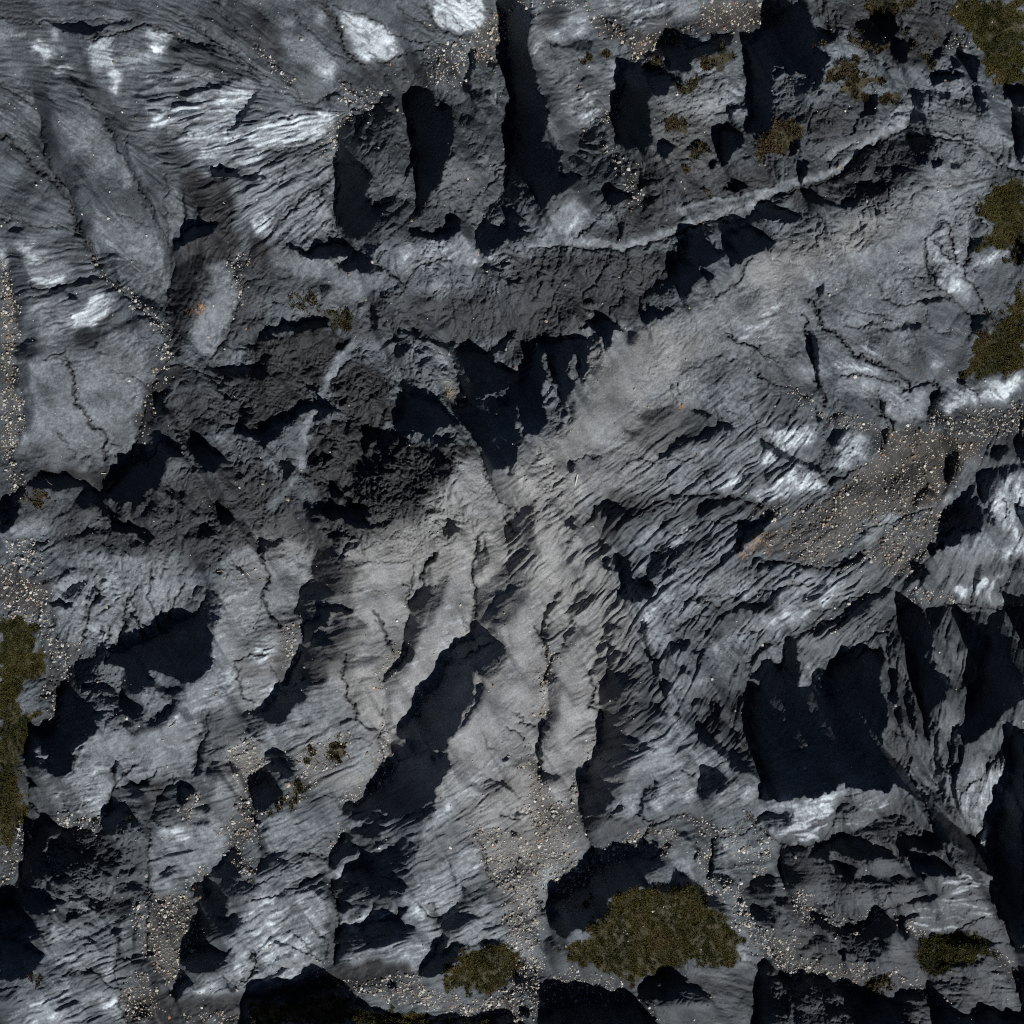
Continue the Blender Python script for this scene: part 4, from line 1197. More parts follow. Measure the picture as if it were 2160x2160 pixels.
W .6 260,300 500,440 740,520 820,680 700,720 600,600 450,640 300,600 180,700 200,450
W .8 200,0 420,0 430,150 480,300 560,420 260,400 230,200
W .5 0,1050 250,600 700,620 620,1200 650,1700 300,1900 0,1700
W .4 760,650 900,680 980,850 980,1000 800,960 700,850
K .4 1660,380 1740,300 1850,200 1932,180 1932,260 1800,320 1700,430
C .4 640,0 1060,0 900,120 780,280 700,220 560,130
C .3 640,1100 940,1100 1160,1500 800,1760 660,1800 700,1400
C .4 1300,1330 1760,1250 1800,1800 1500,1760 1380,1600
C .3 1500,700 1932,640 1932,760 1700,850 1500,1000
G .6 260,1180 310,1170 310,1300 280,1480 240,1560 200,1520 250,1400 250,1280
G .5 0,1800 100,1800 200,1790 230,1880 240,1932 130,1932 100,1850
G .2 560,1740 660,1650 660,1800 580,1850 520,1880
G .3 290,1050 380,1070 390,1110 300,1170
K .6 0,1800 100,1800 200,1790 230,1880 240,1932 130,1932 100,1850
K .5 200,1470 290,1470 290,1540 200,1540
S 245,1510 20 tan
S 300,1065 14 tan
S 280,1290 12 tan
S 195,1815 14 pink
S 270,1200 8 tan
S 1790,10 8 tan
S 95,1220 6 white
S 310,530 7 tan
S 715,1358 6 white
T 1600 1070
D .9 8 0,150 40,90 100,30 150,50 80,80 30,150 0,190
D 1 8 1240,340 1300,260 1350,200 1400,150 1600,150 1640,160 1500,210 1450,270 1360,280 1300,330
D .8 20 1320,120 1400,30 1620,0 1640,120 1560,180 1400,160
D .9 10 1640,0 1720,60 1700,130 1660,100
D 1 8 1880,0 1932,0 1932,130 1890,90
D .9 8 1130,420 1200,440 1250,490 1200,510 1180,560 1150,500
D .8 10 1570,480 1600,420 1650,400 1640,480 1580,560 1550,640
D .6 10 1820,430 1900,380 1932,400 1932,470 1850,470
D .7 8 1760,570 1780,600 1770,650 1810,640 1800,660 1750,640
D 1 6 580,460 640,410 740,350 780,370 700,420 620,450 590,490
D .7 10 220,520 260,480 300,450 310,490 260,540 230,540
D .7 12 270,680 330,620 420,600 500,520 480,600 440,670 400,680 330,680 280,710
D .85 10 0,760 80,730 100,650 160,580 200,570 160,620 110,720 60,760 0,790
D .9 10 300,920 400,870 480,850 560,840 640,800 720,700 800,640 900,620 980,590 960,640 860,660 800,740 720,800 640,860 560,890 500,930 420,930 360,900
D 1 10 170,1060 180,1020 260,960 290,1000 280,1090 300,1170 280,1240 300,1300 350,1310 370,1290 410,1200 450,1150 440,1250 480,1370 510,1370 520,1170 600,1140 720,1070 760,1030 900,1030 920,1090 890,1180 890,1300 940,1400 930,1540 900,1640 900,1740 960,1800 1010,1880 1040,1932 0,1932 0,1290 20,1180 10,1130 100,1110 150,1170 170,1140
D 1 10 1030,740 1080,710 1180,740 1240,850 1280,930 1270,1050 1290,1180 1370,1230 1400,1290 1350,1400 1280,1440 1240,1480 1250,1560 1240,1760 1200,1640 1220,1500 1180,1420 1170,1300 1140,1280 1130,1130 1120,1040 1070,1000 1050,920 1020,840
D .8 8 920,880 940,890 960,1060 970,1180 1000,1200 1030,1400 1060,1560 1020,1600 1000,1500 960,1400 960,1250 940,1080
D .8 10 970,900 1020,880 1040,960 1010,1050 970,1120 950,960
D .9 10 1060,1230 1100,1250 1130,1400 1140,1560 1160,1700 1110,1600 1080,1480 1060,1400
D .6 15 1200,740 1380,720 1380,780 1330,880 1290,930 1240,800
D .8 10 1380,800 1450,780 1440,880 1390,960 1350,1090 1350,1000 1380,900
D .75 20 1480,780 1640,760 1640,900 1560,1000 1440,1060 1480,920
D .9 8 1440,1340 1560,1180 1590,1180 1560,1250 1480,1330 1450,1370
D 1 10 1660,820 1720,740 1780,740 1800,860 1850,940 1932,990 1932,1360 1880,1400 1810,1480 1700,1580 1600,1700 1500,1720 1460,1640 1500,1530 1560,1380 1620,1260 1640,1100 1670,1000
D .75 20 1790,760 1932,760 1932,960 1850,920 1800,860
D .85 10 1380,1720 1420,1600 1460,1640 1500,1780 1440,1932 1340,1932 1400,1820
D .85 10 1260,1580 1310,1560 1320,1750 1330,1932 1290,1932 1280,1750
D .8 12 960,1600 1010,1640 1020,1760 1000,1800 930,1740 920,1660
D 1 8 1840,1660 1932,1590 1932,1932 1830,1932 1840,1820 1820,1750
D .8 15 1690,1810 1800,1720 1820,1800 1760,1900 1680,1932 1670,1880
D .8 10 1040,1560 1080,1700 1130,1800 1140,1932 1040,1932 1020,1780
L 8 .7 0,440 80,380 230,400 300,420 400,440 540,450
L 8 .7 100,640 200,570 320,560 420,560
L 7 .6 380,770 500,740 700,660 860,620
L 7 .6 0,1060 120,980 250,930 360,900
L 8 .7 940,890 820,940 740,990 620,1090 500,1140
L 8 .7 1050,740 960,820 920,880
L 7 .6 720,180 900,120 1100,60 1250,0
L 8 .6 1360,700 1550,715 1700,720 1932,725
L 6 .5 1550,700 1560,560
L 6 .5 200,1180 250,1240
L 6 .5 1820,560 1760,580
P .4 0,640 200,440 460,460 480,540 300,640 240,720 100,730 0,720
P .5 160,720 300,600 500,520 700,430 820,440 860,560 760,640 560,730 400,760 300,860 100,900 0,900 0,800
P .35 300,920 560,900 740,800 860,640 1000,640 1080,690 940,820 760,950 600,1080 460,1130 380,1280 300,1200 300,1050
P .3 20,1180 100,1050 200,960 170,1050 150,1160
P .35 550,1130 640,1030 760,970 760,1030 700,1080 600,1140
P .5 740,200 860,60 1100,30 1240,0 1100,90 900,150 820,260 740,260
P .3 1260,360 1400,270 1700,200 1750,350 1580,470 1400,540 1260,560
P .8 1390,570 1500,570 1570,500 1540,690 1450,650
P .8 1580,540 1680,530 1780,460 1800,300 1860,200 1880,0 1932,150 1932,330 1840,420 1800,500 1680,580 1560,640
P .7 1620,0 1760,0 1860,160 1780,200 1700,80
P .5 1600,600 1740,570 1760,640 1932,680 1932,710 1600,710
P .35 1480,1932 1600,1760 1760,1620 1880,1480 1932,1420 1932,1570 1780,1700 1700,1790 1620,1900 1560,1932
P .35 1260,1040 1440,1060 1560,1000 1480,1180 1380,1320 1290,1180
P .35 1340,1500 1400,1420 1500,1330 1600,1240 1560,1380 1460,1560 1380,1700 1310,1740 1310,1560
P .3 1640,780 1670,860 1640,1060 1590,1170 1560,1060
P .4 890,1180 940,1080 940,1200 950,1340 930,1540 890,1640 940,1420 890,1320
P .3 960,840 1010,800 1050,940 1040,1060 1000,1140 980,1180 1000,1060 1030,960 1000,870
P .3 1020,1200 1110,1040 1110,1120 1060,1200 1060,1350 1040,1400
P .3 1140,1290 1170,1330 1180,1420 1150,1560 1130,1450
P .6 890,1640 920,1560 940,1500 930,1600 900,1700 920,1780 890,1740
P .8 760,1110 780,1120 820,1260 800,1270
P .3 290,1290 340,1180 420,1150 400,1280 350,1310
P .35 450,1280 500,1170 520,1180 500,1370 480,1360
W .3 840,380 1050,420 1080,500 940,500
K .7 0,170 200,120 400,60 700,20 1000,0 720,160 620,300 560,420 400,430 200,380 0,330
K .5 780,260 1000,130 1250,20 1420,0 1340,160 1240,320 1100,500 900,420 760,360 620,430
C .35 1050,700 1200,640 1500,700 1400,720 1200,740
C .3 1240,340 1400,140 1640,100 1640,0 1400,0 1350,150
C .4 900,850 1000,800 1200,1300 1250,1932 900,1932
C .35 1200,740 1660,740 1640,1100 1480,1560 1250,1500 1290,900
G .7 250,0 700,0 1000,0 720,160 700,250 620,300 400,430 300,380 400,200
G .7 780,340 1000,130 1250,20 1420,0 1340,160 1250,300 1200,420 1140,500 1000,480 880,400
G .4 0,200 200,130 400,100 300,380 100,260
G .5 580,430 760,330 900,400 760,400 640,470 560,470
G .4 1050,680 1200,600 1400,620 1480,700 1400,690 1200,650 1080,710
G .35 400,860 640,770 800,640 960,600 840,640 700,760 500,880
G .15 1760,670 1932,700 1850,720
M .2 1100,380 1240,480 1150,500
S 625,55 16 tan
S 465,385 16 cream
S 40,330 18 white
S 380,75 10 tan
S 1505,740 12 white
S 625,790 12 white
S 1860,720 9 white
S 1115,680 10 cream
S 1185,270 9 white
S 1040,660 9 cream
S 1330,650 9 cream
S 1215,640 9 white
S 250,545 10 rust
S 1430,690 9 cream
T 0 1600
D 1 12 360,0 540,0 530,90 440,140 370,100 350,40
D .9 10 190,0 340,20 320,80 260,110 200,60
D 1 8 190,140 240,160 270,190 210,210
D 1 10 820,220 900,200 960,170 1090,170 1080,200 1000,200 900,220 820,240
D .6 20 800,330 830,230 1000,210 1060,240 1040,330 960,380 880,360
D 1 8 700,550 740,450 790,380 850,350 920,370 980,420 900,440 850,480 840,540 780,560 710,560
D .7 15 860,450 960,420 1040,480 1040,560 950,560 860,530
D 1 12 160,680 240,530 270,480 350,460 440,490 440,530 340,570 320,680 290,740 290,800 330,850 280,890 200,920 150,860 150,760
D .85 15 430,540 560,500 680,540 700,560 830,640 820,700 720,720 600,690 560,630 440,630
D .75 25 300,720 420,640 600,700 860,700 820,800 700,850 560,880 430,900 320,850 300,780
D .7 20 90,980 130,860 200,880 300,960 330,1020 260,940 190,950 140,960
D 1 10 90,1000 140,960 220,950 300,1020 370,1040 360,1110 260,1150 160,1080 110,1040
D 1 10 0,1180 20,1060 70,1040 160,1120 260,1190 300,1240 280,1290 160,1210 120,1200 60,1240 20,1260 0,1280
D .7 20 60,1250 200,1240 290,1290 280,1340 150,1320
D 1 12 0,1300 80,1320 200,1370 320,1420 280,1490 230,1560 150,1600 0,1620
D .6 20 0,1640 120,1600 100,1740 0,1760
D .9 8 450,1190 480,1150 560,1120 600,1150 580,1180 520,1180
D .8 12 330,1250 340,1180 400,1100 380,1180 350,1240 350,1300
D .75 8 590,1360 660,1300 700,1330 640,1340 620,1380
D .65 8 380,1840 440,1790 540,1760 600,1800 500,1800 400,1860
D .6 6 460,1570 560,1550 640,1550 560,1560 480,1590
D .5 6 640,1530 700,1560 740,1610 700,1570
D .9 10 830,1260 860,1200 880,1290 840,1360
D .85 8 960,1330 970,1260 1000,1200 1000,1240 980,1300 970,1400
D .8 15 1110,440 1160,270 1280,200 1340,160 1310,240 1290,330 1310,400 1200,430
D 1 10 1290,280 1310,150 1400,200 1420,240 1350,280 1330,330 1310,370
D .5 12 1120,430 1200,430 1290,410 1200,460 1130,470
D .8 10 1420,340 1520,340 1520,390 1430,390
D .8 10 1390,450 1540,440 1540,470 1420,490
D .8 12 1420,100 1460,60 1420,0 1500,0 1460,130
D .5 20 1520,40 1700,20 1740,120 1640,100 1500,130
D 1 8 1840,220 1932,160 1932,400 1860,380 1850,280
D .6 20 1540,0 1932,500 1932,680 1890,680 1870,520
D 1 10 1480,860 1580,790 1650,740 1770,850 1740,870 1640,870 1500,880
D .9 10 1620,720 1720,680 1760,760 1740,830 1680,800
D 1 8 1380,960 1420,920 1490,960 1500,1000 1440,1030 1400,980
D 1 12 1450,1030 1500,980 1560,970 1640,980 1660,1060 1640,1140 1560,1150 1450,1150
D 1 12 1430,1150 1560,1150 1640,1170 1620,1220 1560,1240 1490,1240 1430,1250
D .75 25 1500,930 1640,880 1860,900 1800,960 1700,1000 1660,980
D .85 25 1430,1250 1640,1180 1760,1140 1700,1240 1560,1300 1430,1330
D 1 12 1340,1470 1400,1390 1480,1370 1560,1390 1600,1400 1690,1380 1640,1440 1580,1500 1560,1550 1440,1560 1370,1540
D .8 20 1560,1500 1660,1440 1720,1400 1680,1480 1600,1540
D 1 10 1260,1740 1290,1640 1330,1590 1400,1610 1360,1660 1310,1740 1270,1770
D .7 8 1640,1660 1740,1640 1800,1640 1740,1680 1640,1700
D 1 10 1740,1780 1800,1740 1932,1740 1932,1932 1760,1880
D .9 6 1160,1060 1130,1040 1180,1020 1230,1040 1190,1040
D .9 6 1060,1400 1100,1370 1120,1410 1080,1430
D .6 15 830,950 980,900 1050,930 960,950 870,970
D .5 25 650,1040 850,1030 970,1050 900,1180 830,1120 720,1120
D .5 15 960,1460 1060,1400 1040,1550 980,1570
D .4 15 1050,1460 1160,1500 1160,1700 1080,1600
D .5 12 1180,860 1240,770 1330,740 1240,820 1200,860
D .4 12 1180,700 1300,660 1400,650 1280,720
D .8 8 160,450 215,290 190,220 220,300 260,380 210,360
L 9 .7 815,60 830,190 800,290 780,380
L 8 .6 820,190 900,110 970,60
L 8 .7 1130,70 1100,150 1020,170
L 8 .6 1280,140 1170,260 1110,370 1080,500 1080,640 1070,800 1080,950
L 8 .6 190,120 210,300 300,420
L 8 .6 1230,770 1180,860
L 8 .7 850,1380 860,1440 960,1460
L 7 .6 840,1370 850,1600 870,1780 930,1932
L 8 .7 1080,970 1070,1250 1060,1400
L 7 .6 640,1530 720,1580 770,1650 870,1680
L 8 .8 1830,1380 1860,1480 1840,1580 1760,1620
L 7 .7 1640,1560 1660,1620
L 6 .5 1760,1560 1780,1520
L 6 .5 440,1570 540,1545 640,1545
L 7 .6 450,320 490,380
L 6 .5 0,1700 100,1660 200,1650
P .5 540,100 560,0 810,30 800,250 780,380 700,420 560,400 440,380 380,300 340,240 440,160
P .35 820,170 900,60 1120,50 1100,160 960,180 830,210
P .4 1140,140 1400,60 1420,100 1300,140 1160,200
P .35 1080,580 1200,480 1420,480 1620,460 1640,620 1620,700 1480,800 1380,860 1250,940 1080,940
P .7 1180,510 1320,510 1400,560 1200,560
P .4 1540,170 1620,160 1640,250 1580,330 1500,250
P .4 600,900 850,960 1000,920 960,1000 800,1040 640,1040
P .6 370,1010 520,1000 640,1080 700,1120 720,1160 600,1110 480,1050 400,1060
P .4 340,1290 400,1200 500,1200 640,1260 560,1300 440,1340 360,1330
P .5 400,1440 640,1380 800,1390 850,1430 850,1600 780,1640 700,1540 500,1540 420,1500
P .6 740,1420 840,1380 850,1560 770,1560
P .6 560,1740 760,1700 870,1780 920,1920 850,1900 720,1800 600,1780
P .5 0,1932 200,1800 300,1700 480,1640 620,1620 500,1740 350,1800 600,1870 400,1932
P .6 300,1880 600,1830 560,1900 360,1932
P .35 880,1210 960,1180 960,1320 900,1380 870,1340
P .35 980,1400 1040,1320 1060,1400 1000,1470
P .4 1640,1280 1932,900 1932,1932 1850,1700 1640,1720 1340,1730 1560,1560 1700,1400 1600,1340
P .5 1840,1100 1932,1040 1932,1240 1840,1200
P .6 1420,1680 1640,1580 1640,1660 1500,1720 1320,1750
P .6 1700,1460 1820,1400 1830,1540 1740,1600 1680,1540
P .3 300,780 440,790 420,830 340,820
W .5 1440,260 1560,160 1500,420 1430,380
W .4 1560,160 1740,120 1750,300 1640,400
C .5 180,0 190,150 220,350 380,420 300,460 160,480 180,420 150,200 130,100
C .6 160,480 260,480 150,700 80,980 0,1100 0,650 80,560
C .6 1060,180 1280,130 1110,350 1080,560 1030,500 1060,300
C .4 560,880 840,700 1000,640 1080,650 1060,900 980,900 700,880
C .4 640,1040 1000,920 1060,950 960,1050 960,1120 840,1160 720,1140
C .7 870,1680 1180,1700 1300,1750 1700,1710 1932,1740 1740,1780 1740,1932 930,1932
C .5 1050,1450 1160,1500 1200,1700 1280,1740 1200,1760 1080,1640 960,1460
C .4 960,1130 1050,1120 1070,1300 980,1400 970,1250
G .85 1100,1000 1300,960 1400,1040 1450,1100 1430,1300 1400,1420 1340,1480 1340,1590 1260,1650 1180,1620 1120,1500 1060,1420 1080,1200 1080,1050
G .8 1660,0 1860,0 1900,100 1800,200 1840,380 1880,480 1860,600 1720,660 1640,650 1650,450 1730,400 1740,100
G .7 1620,680 1720,660 1830,740 1830,840 1740,850 1660,750
G .6 1310,420 1340,280 1440,260 1440,330 1400,480 1330,480
G .6 390,430 500,400 560,450 700,500 690,540 600,520 440,500
G .3 560,420 740,370 780,440 700,500
G .6 900,1620 960,1560 1080,1560 1160,1750 1100,1932 930,1880 870,1740
G .6 1380,870 1500,820 1500,950 1400,950
G .25 180,440 280,440 200,600 120,800 0,1000 20,700
G .35 1330,1880 1500,1830 1760,1880 1900,1932 1330,1932
G .3 980,1030 1050,1000 1070,1250 1050,1320 960,1150
K .75 1100,1000 1300,960 1400,1040 1450,1100 1430,1300 1400,1420 1340,1480 1340,1590 1260,1650 1180,1620 1120,1500 1060,1420 1080,1200 1080,1050
K .6 1660,0 1860,0 1900,100 1800,200 1840,380 1880,480 1860,600 1720,660 1640,650 1650,450 1730,400 1740,100
K .4 1310,420 1340,280 1440,260 1440,330 1400,480 1330,480
K .4 900,1620 960,1560 1080,1560 1160,1750 1100,1932 930,1880 870,1740
M .98 0,0 130,0 150,250 185,380 160,480 90,560 20,640 0,660
M .3 920,430 1000,420 1020,480 950,460
M .35 180,1600 300,1540 320,1600 240,1640
S 1195,1068 32 brown
S 1005,1075 36 cream
S 1455,1010 34 brown
S 1410,945 32 brown
S 1355,965 20 white
S 1470,940 16 white
S 195,480 14 tan
S 145,580 12 cream
S 30,970 18 rust
S 20,895 16 cream
S 1070,1250 12 tan
S 915,1680 12 white
S 1070,1672 9 white
S 820,1283 10 white
S 1350,1270 12 cream
S 495,455 13 cream
S 450,440 12 cream
S 705,460 12 tan
S 1740,825 11 white
S 1385,265 10 rust
S 1750,400 14 rust
S 1840,275 9 cream
S 1050,1910 12 grey
S 1240,1720 14 cream
S 1055,1760 9 tan
S 1350,1365 9 cream
S 120,660 10 white
S 75,740 9 white
S 1160,1555 10 tan
S 1215,1560 9 tan
S 700,560 7 white
S 1240,1460 9 cream
S 1300,1000 7 white
S 1500,1850 9 white
S 1448,1865 8 white
S 1630,1890 12 white
S 1090,1110 9 cream
S 1120,1545 7 cream
T 530 1600
D 1 8 100,80 140,50 190,60 250,100 310,100 290,140 240,170 190,110 150,90
D .6 12 110,110 190,110 230,160 220,220 180,180 120,160
D 1 10 0,210 60,180 120,150 200,200 230,240 200,300 240,320 160,320 90,360 50,400 20,330
D 1 12 660,330 830,320 850,260 960,190 1010,140 1060,30 1100,0 1390,0 1380,140 1340,200 1350,280 1290,330 1200,390 1120,400 1020,420 990,380 880,370 800,400 660,400 650,350
D .75 20 660,400 800,400 1000,420 1200,400 1300,330 1330,380 1220,470 1100,520 980,500 900,470 800,440
D 1 10 680,540 730,510 850,490 900,470 960,480 990,510 940,530 940,580 860,580 780,560 740,540
D 1 10 560,780 590,700 660,620 680,550 740,580 720,620 800,640 720,720 650,760 600,800
D .55 20 720,610 860,590 950,580 1000,560 1000,600 860,660 800,660
D .6 20 1050,520 1240,540 1250,620 1160,600 1060,600
D .95 10 840,790 900,720 1000,680 1040,620 1120,590 1220,630 1200,700 1180,760 1120,800 1140,830 1080,860 1000,830 920,830
D 1 10 600,900 650,860 720,810 840,800 900,840 1010,880 1120,890 1140,930 1110,980 1000,960 940,930 860,950 760,900 660,930 610,950
D .75 25 610,960 760,900 940,940 1100,990 1060,1030 940,1040 860,1040 780,1060 720,1040 630,1020
D 1 8 620,1030 720,1060 740,1090 660,1130 630,1080
D .6 12 740,1100 860,1050 870,1080 780,1140 680,1180
D 1 10 640,1250 730,1230 830,1230 880,1180 960,1160 1050,1110 1060,1080 1140,1080 1110,1150 1120,1220 1060,1290 960,1280 860,1300 780,1290 720,1270
D .8 25 640,1260 800,1290 960,1290 1120,1230 1200,1240 1120,1320 960,1360 800,1400 640,1440
D .95 10 600,1500 630,1370 640,1280 690,1300 680,1400 640,1480
D .5 8 870,1080 890,1060 1040,1060 1000,1140 890,1160
D .9 10 1350,1170 1380,1160 1450,1110 1520,1030 1550,930 1570,960 1540,1050 1500,1120 1420,1190 1370,1230 1350,1200
D .7 25 1380,1180 1460,1130 1560,1120 1680,1160 1600,1200 1480,1260 1400,1280
D .45 25 1560,960 1700,950 1740,1000 1620,1060 1540,1120
D 1 8 1340,1380 1400,1270 1450,1300 1430,1360 1380,1400 1320,1440
D 1 8 1220,1550 1300,1460 1340,1420 1400,1440 1480,1370 1580,1350 1520,1410 1500,1500 1420,1560 1300,1600 1240,1580
D .8 10 1660,1360 1760,1330 1850,1330 1780,1400 1700,1380
D 1 12 0,1740 120,1760 260,1800 480,1700 620,1690 720,1740 840,1800 860,1840 760,1860 700,1932 0,1932
D .95 10 700,1850 880,1830 1050,1870 1200,1900 1220,1932 700,1932
D .95 10 1200,1880 1400,1890 1500,1880 1750,1900 1932,1870 1932,1932 1200,1932
D .9 8 980,1660 1040,1620 1060,1660 1010,1700
D .6 15 230,980 320,930 480,860 540,840 480,920 400,960 300,1010 100,1010
D .7 10 460,950 510,900 560,980 550,1080 520,1020
D .8 8 190,1550 240,1500 260,1530 200,1590
D .5 8 160,1470 260,1420 340,1390 260,1450
D .6 12 0,1400 30,1480 0,1560
D .5 20 100,740 160,700 240,740 180,800 60,820 0,830
D .8 8 130,1240 160,1310 240,1350 320,1400 260,1380 160,1330
D .4 15 1640,180 1700,130 1800,170 1800,210 1650,250 1600,210
D .4 15 1350,740 1500,660 1600,580 1640,620 1500,700 1400,760
D .7 8 1700,120 1790,170 1880,190 1910,240 1780,190
D .5 10 1440,790 1460,880 1480,880 1470,800
D .9 8 1880,540 1932,530 1932,560 1900,560
L 9 .7 580,880 600,960 620,1080 630,1200 640,1250 620,1350 600,1500
L 8 .6 30,580 40,480 10,400
L 8 .6 360,690 480,700 550,720
L 7 .6 1230,1050 1260,1110 1320,1130 1380,1160
L 7 .6 1310,1050 1330,1110 1370,1150
L 7 .6 370,1140 430,1200 500,1280 540,1310
L 7 .6 320,1260 380,1330 430,1410
L 7 .6 300,1390 420,1410 500,1480
L 6 .5 460,1260 490,1300
L 8 .6 0,1040 150,990 320,940 500,840
L 7 .5 0,950 120,880 250,800 380,720
L 6 .5 500,250 620,260 700,280
L 6 .5 1440,750 1450,830 1490,900
L 7 .6 1640,560 1700,700 1700,800 1760,890
L 7 .6 1810,400 1932,440
L 6 .5 550,1350 540,1450
L 7 .5 880,1050 885,1150
P .35 60,420 350,420 560,500 600,620 540,720 360,680 140,740 60,560
P .4 0,860 400,760 550,780 480,860 300,920 0,960
P .5 0,1000 300,960 540,960 560,1060 540,1300 520,1500 440,1560 400,1620 0,1720
P .7 160,1260 360,1240 440,1400 300,1390 180,1320
P .6 20,1400 140,1330 240,1380 200,1460 30,1520
P .5 620,810 700,730 860,670 1000,590 1050,580 1000,650 900,700 800,790 700,820 620,870 590,860
P .7 640,1180 780,1120 870,1080 870,1200 800,1230 650,1240
P .6 890,1140 1000,1090 1040,1080 1020,1140 920,1160
P .5 1120,960 1400,760 1640,560 1700,800 1550,900 1500,1100 1360,1160 1240,1220 1130,1100
P .7 1140,1090 1240,1050 1330,1130 1220,1180 1140,1150
P .5 880,1360 1120,1320 1250,1200 1360,1230 1380,1290 1300,1460 1200,1560 1100,1480 900,1480 620,1500 700,1420
P .45 1400,140 1500,0 1932,0 1932,100 1700,300 1500,400 1300,500 1250,540 1250,480 1350,330
P .7 1250,450 1340,420 1440,320 1460,340 1360,450 1280,490
P .35 1640,380 1800,300 1932,380 1932,560 1640,520
P .4 1560,1100 1700,1000 1850,1100 1932,1280 1700,1340 1500,1370 1400,1400 1480,1280
P .5 330,1500 380,1540 360,1590 300,1580
P .3 680,500 700,420 860,440 820,490
W .6 330,0 560,40 500,150 400,200 330,120
W .4 560,0 900,0 960,160 700,260 500,200
W .5 1640,520 1932,460 1932,900 1760,880 1640,640
W .35 1250,600 1600,500 1500,680 1280,760
C .75 600,1510 800,1470 1100,1490 1200,1570 1080,1580 900,1640 700,1680 500,1680 400,1720 0,1740 0,1700 300,1660 480,1600
C .3 550,960 600,960 640,1260 600,1500 560,1500 550,1200
C .4 1560,900 1932,1000 1932,1100 1700,1000
G .55 830,0 1080,0 1000,140 960,200 850,260 820,330 700,320 740,220 940,130
G .35 380,0 640,0 620,100 500,150 300,330 100,400 80,360 200,320 300,200
G .5 0,0 110,20 80,170 0,210
G .7 0,400 40,460 40,600 0,640
G .5 620,480 680,500 670,600 590,700 560,690 600,600
G .75 1600,500 1932,540 1932,1300 1850,1200 1900,1000 1760,880 1680,740 1640,640
G .8 680,1720 760,1660 1000,1620 1200,1560 1240,1640 1340,1700 1600,1760 1800,1720 1932,1640 1932,1880 1700,1880 1500,1860 1240,1800 1040,1760 1000,1720
G .15 480,1450 560,1460 580,1600 500,1650 450,1560
G .2 480,1600 900,1640 1160,1580 900,1680 640,1690
K .35 1600,500 1932,540 1932,1300 1850,1200 1900,1000 1760,880 1680,740 1640,640
K .5 830,0 1080,0 1000,140 960,200 850,260 820,330 700,320 740,220 940,130
K .6 380,100 500,150 300,330 80,400 60,370 200,320 300,200
K .4 680,1720 760,1660 1000,1620 1200,1560 1240,1640 1340,1700 1600,1760 1800,1720 1932,1640 1932,1880 1700,1880 1500,1860 1240,1800 1040,1760
M .5 300,160 400,180 300,330 180,400 130,390 240,300
M .9 1380,1560 1480,1480 1560,1380 1700,1380 1820,1340 1860,1380 1932,1400 1932,1580 1850,1600 1780,1700 1560,1690 1400,1640
M .7 0,1760 240,1800 480,1720 640,1720 760,1800 900,1860 1060,1860 1500,1900 1800,1880 1800,1932 0,1932
S 265,190 40 cream
S 580,615 20 rust
S 495,1630 13 white
S 930,1690 18 white
S 1020,1680 18 grey
S 1290,1790 16 white
S 810,300 16 cream
S 840,220 14 white
S 730,275 12 rust
S 1830,720 9 brown
S 1790,670 14 grey
S 1740,635 10 cream
S 1905,700 10 rust
S 1830,850 10 brown
S 1895,945 14 cream
S 680,1612 9 white
S 1320,1690 10 white
S 1820,1760 11 white
S 1240,1715 10 cream
S 1450,1830 9 tan
S 1610,20 9 cream
S 1430,1125 7 white
S 555,915 7 white
S 980,40 12 cream
S 1000,80 14 tan
S 1580,1800 14 white
S 1500,1760 10 white
S 1720,1790 10 cream
S 1130,1740 12 white
S 760,1665 8 white
S 20,10 14 rust
S 1260,1000 5 white
T 1070 1600
D 1 8 590,60 640,20 720,0 760,0 700,50 640,60 600,90 590,130
D .85 20 600,100 700,60 860,0 960,0 880,80 800,140 700,130 600,140
D .85 20 540,170 700,150 860,170 760,240 660,230 560,240 540,220
D 1 12 520,390 560,300 540,240 640,230 740,260 780,280 700,340 720,380 640,410 560,430 530,430
D .6 25 560,440 740,370 860,340 800,420 660,460 620,500 580,520
D 1 8 240,40 250,20 255,140 240,150
D .7 20 250,100 320,110 400,120 300,160 250,160
D 1 8 970,330 990,250 1060,190 1090,150 1080,190 1000,260 990,330 980,440 970,400
D .5 25 1000,240 1080,190 1120,240 1040,300 1000,350
D .8 10 1400,60 1440,40 1420,150 1410,290 1390,280 1410,180
D .55 25 1430,60 1560,100 1600,200 1500,260 1420,280 1430,150
D 1 8 1830,0 1932,0 1932,300 1860,290 1860,200 1850,100
D .8 6 1600,0 1640,0 1620,70 1600,50
D .8 6 1740,60 1800,40 1850,180 1780,120
D .9 8 30,430 90,400 180,380 100,420 60,440
D 1 10 310,1180 370,1120 340,1030 400,1000 500,940 600,880 640,800 740,760 860,720 960,700 1060,710 1130,780 1060,790 1000,860 1040,890 1010,930 900,950 820,990 740,1010 720,1060 740,1120 700,1150 640,1190 600,1230 500,1240 420,1310 360,1280
D .9 10 1040,900 1120,920 1190,930 1240,860 1320,870 1400,920 1450,970 1500,1010 1580,1060 1600,1110 1540,1120 1440,1050 1400,960 1300,980 1160,980 1060,950
D .7 20 970,690 1000,620 1140,660 1160,740 1100,800 1020,840 960,760
D .95 6 1670,1050 1700,1020 1740,1050 1700,1060
D .6 25 1450,860 1480,840 1540,830 1600,840 1720,960 1780,1000 1730,1010
D .75 20 1720,960 1780,880 1932,840 1932,1000 1850,1030 1760,1020
D .8 20 1760,1100 1850,1060 1932,1080 1932,1200 1860,1200 1800,1160
D 1 8 1450,860 1490,780 1480,700 1470,620 1490,600 1500,700 1520,800 1480,840
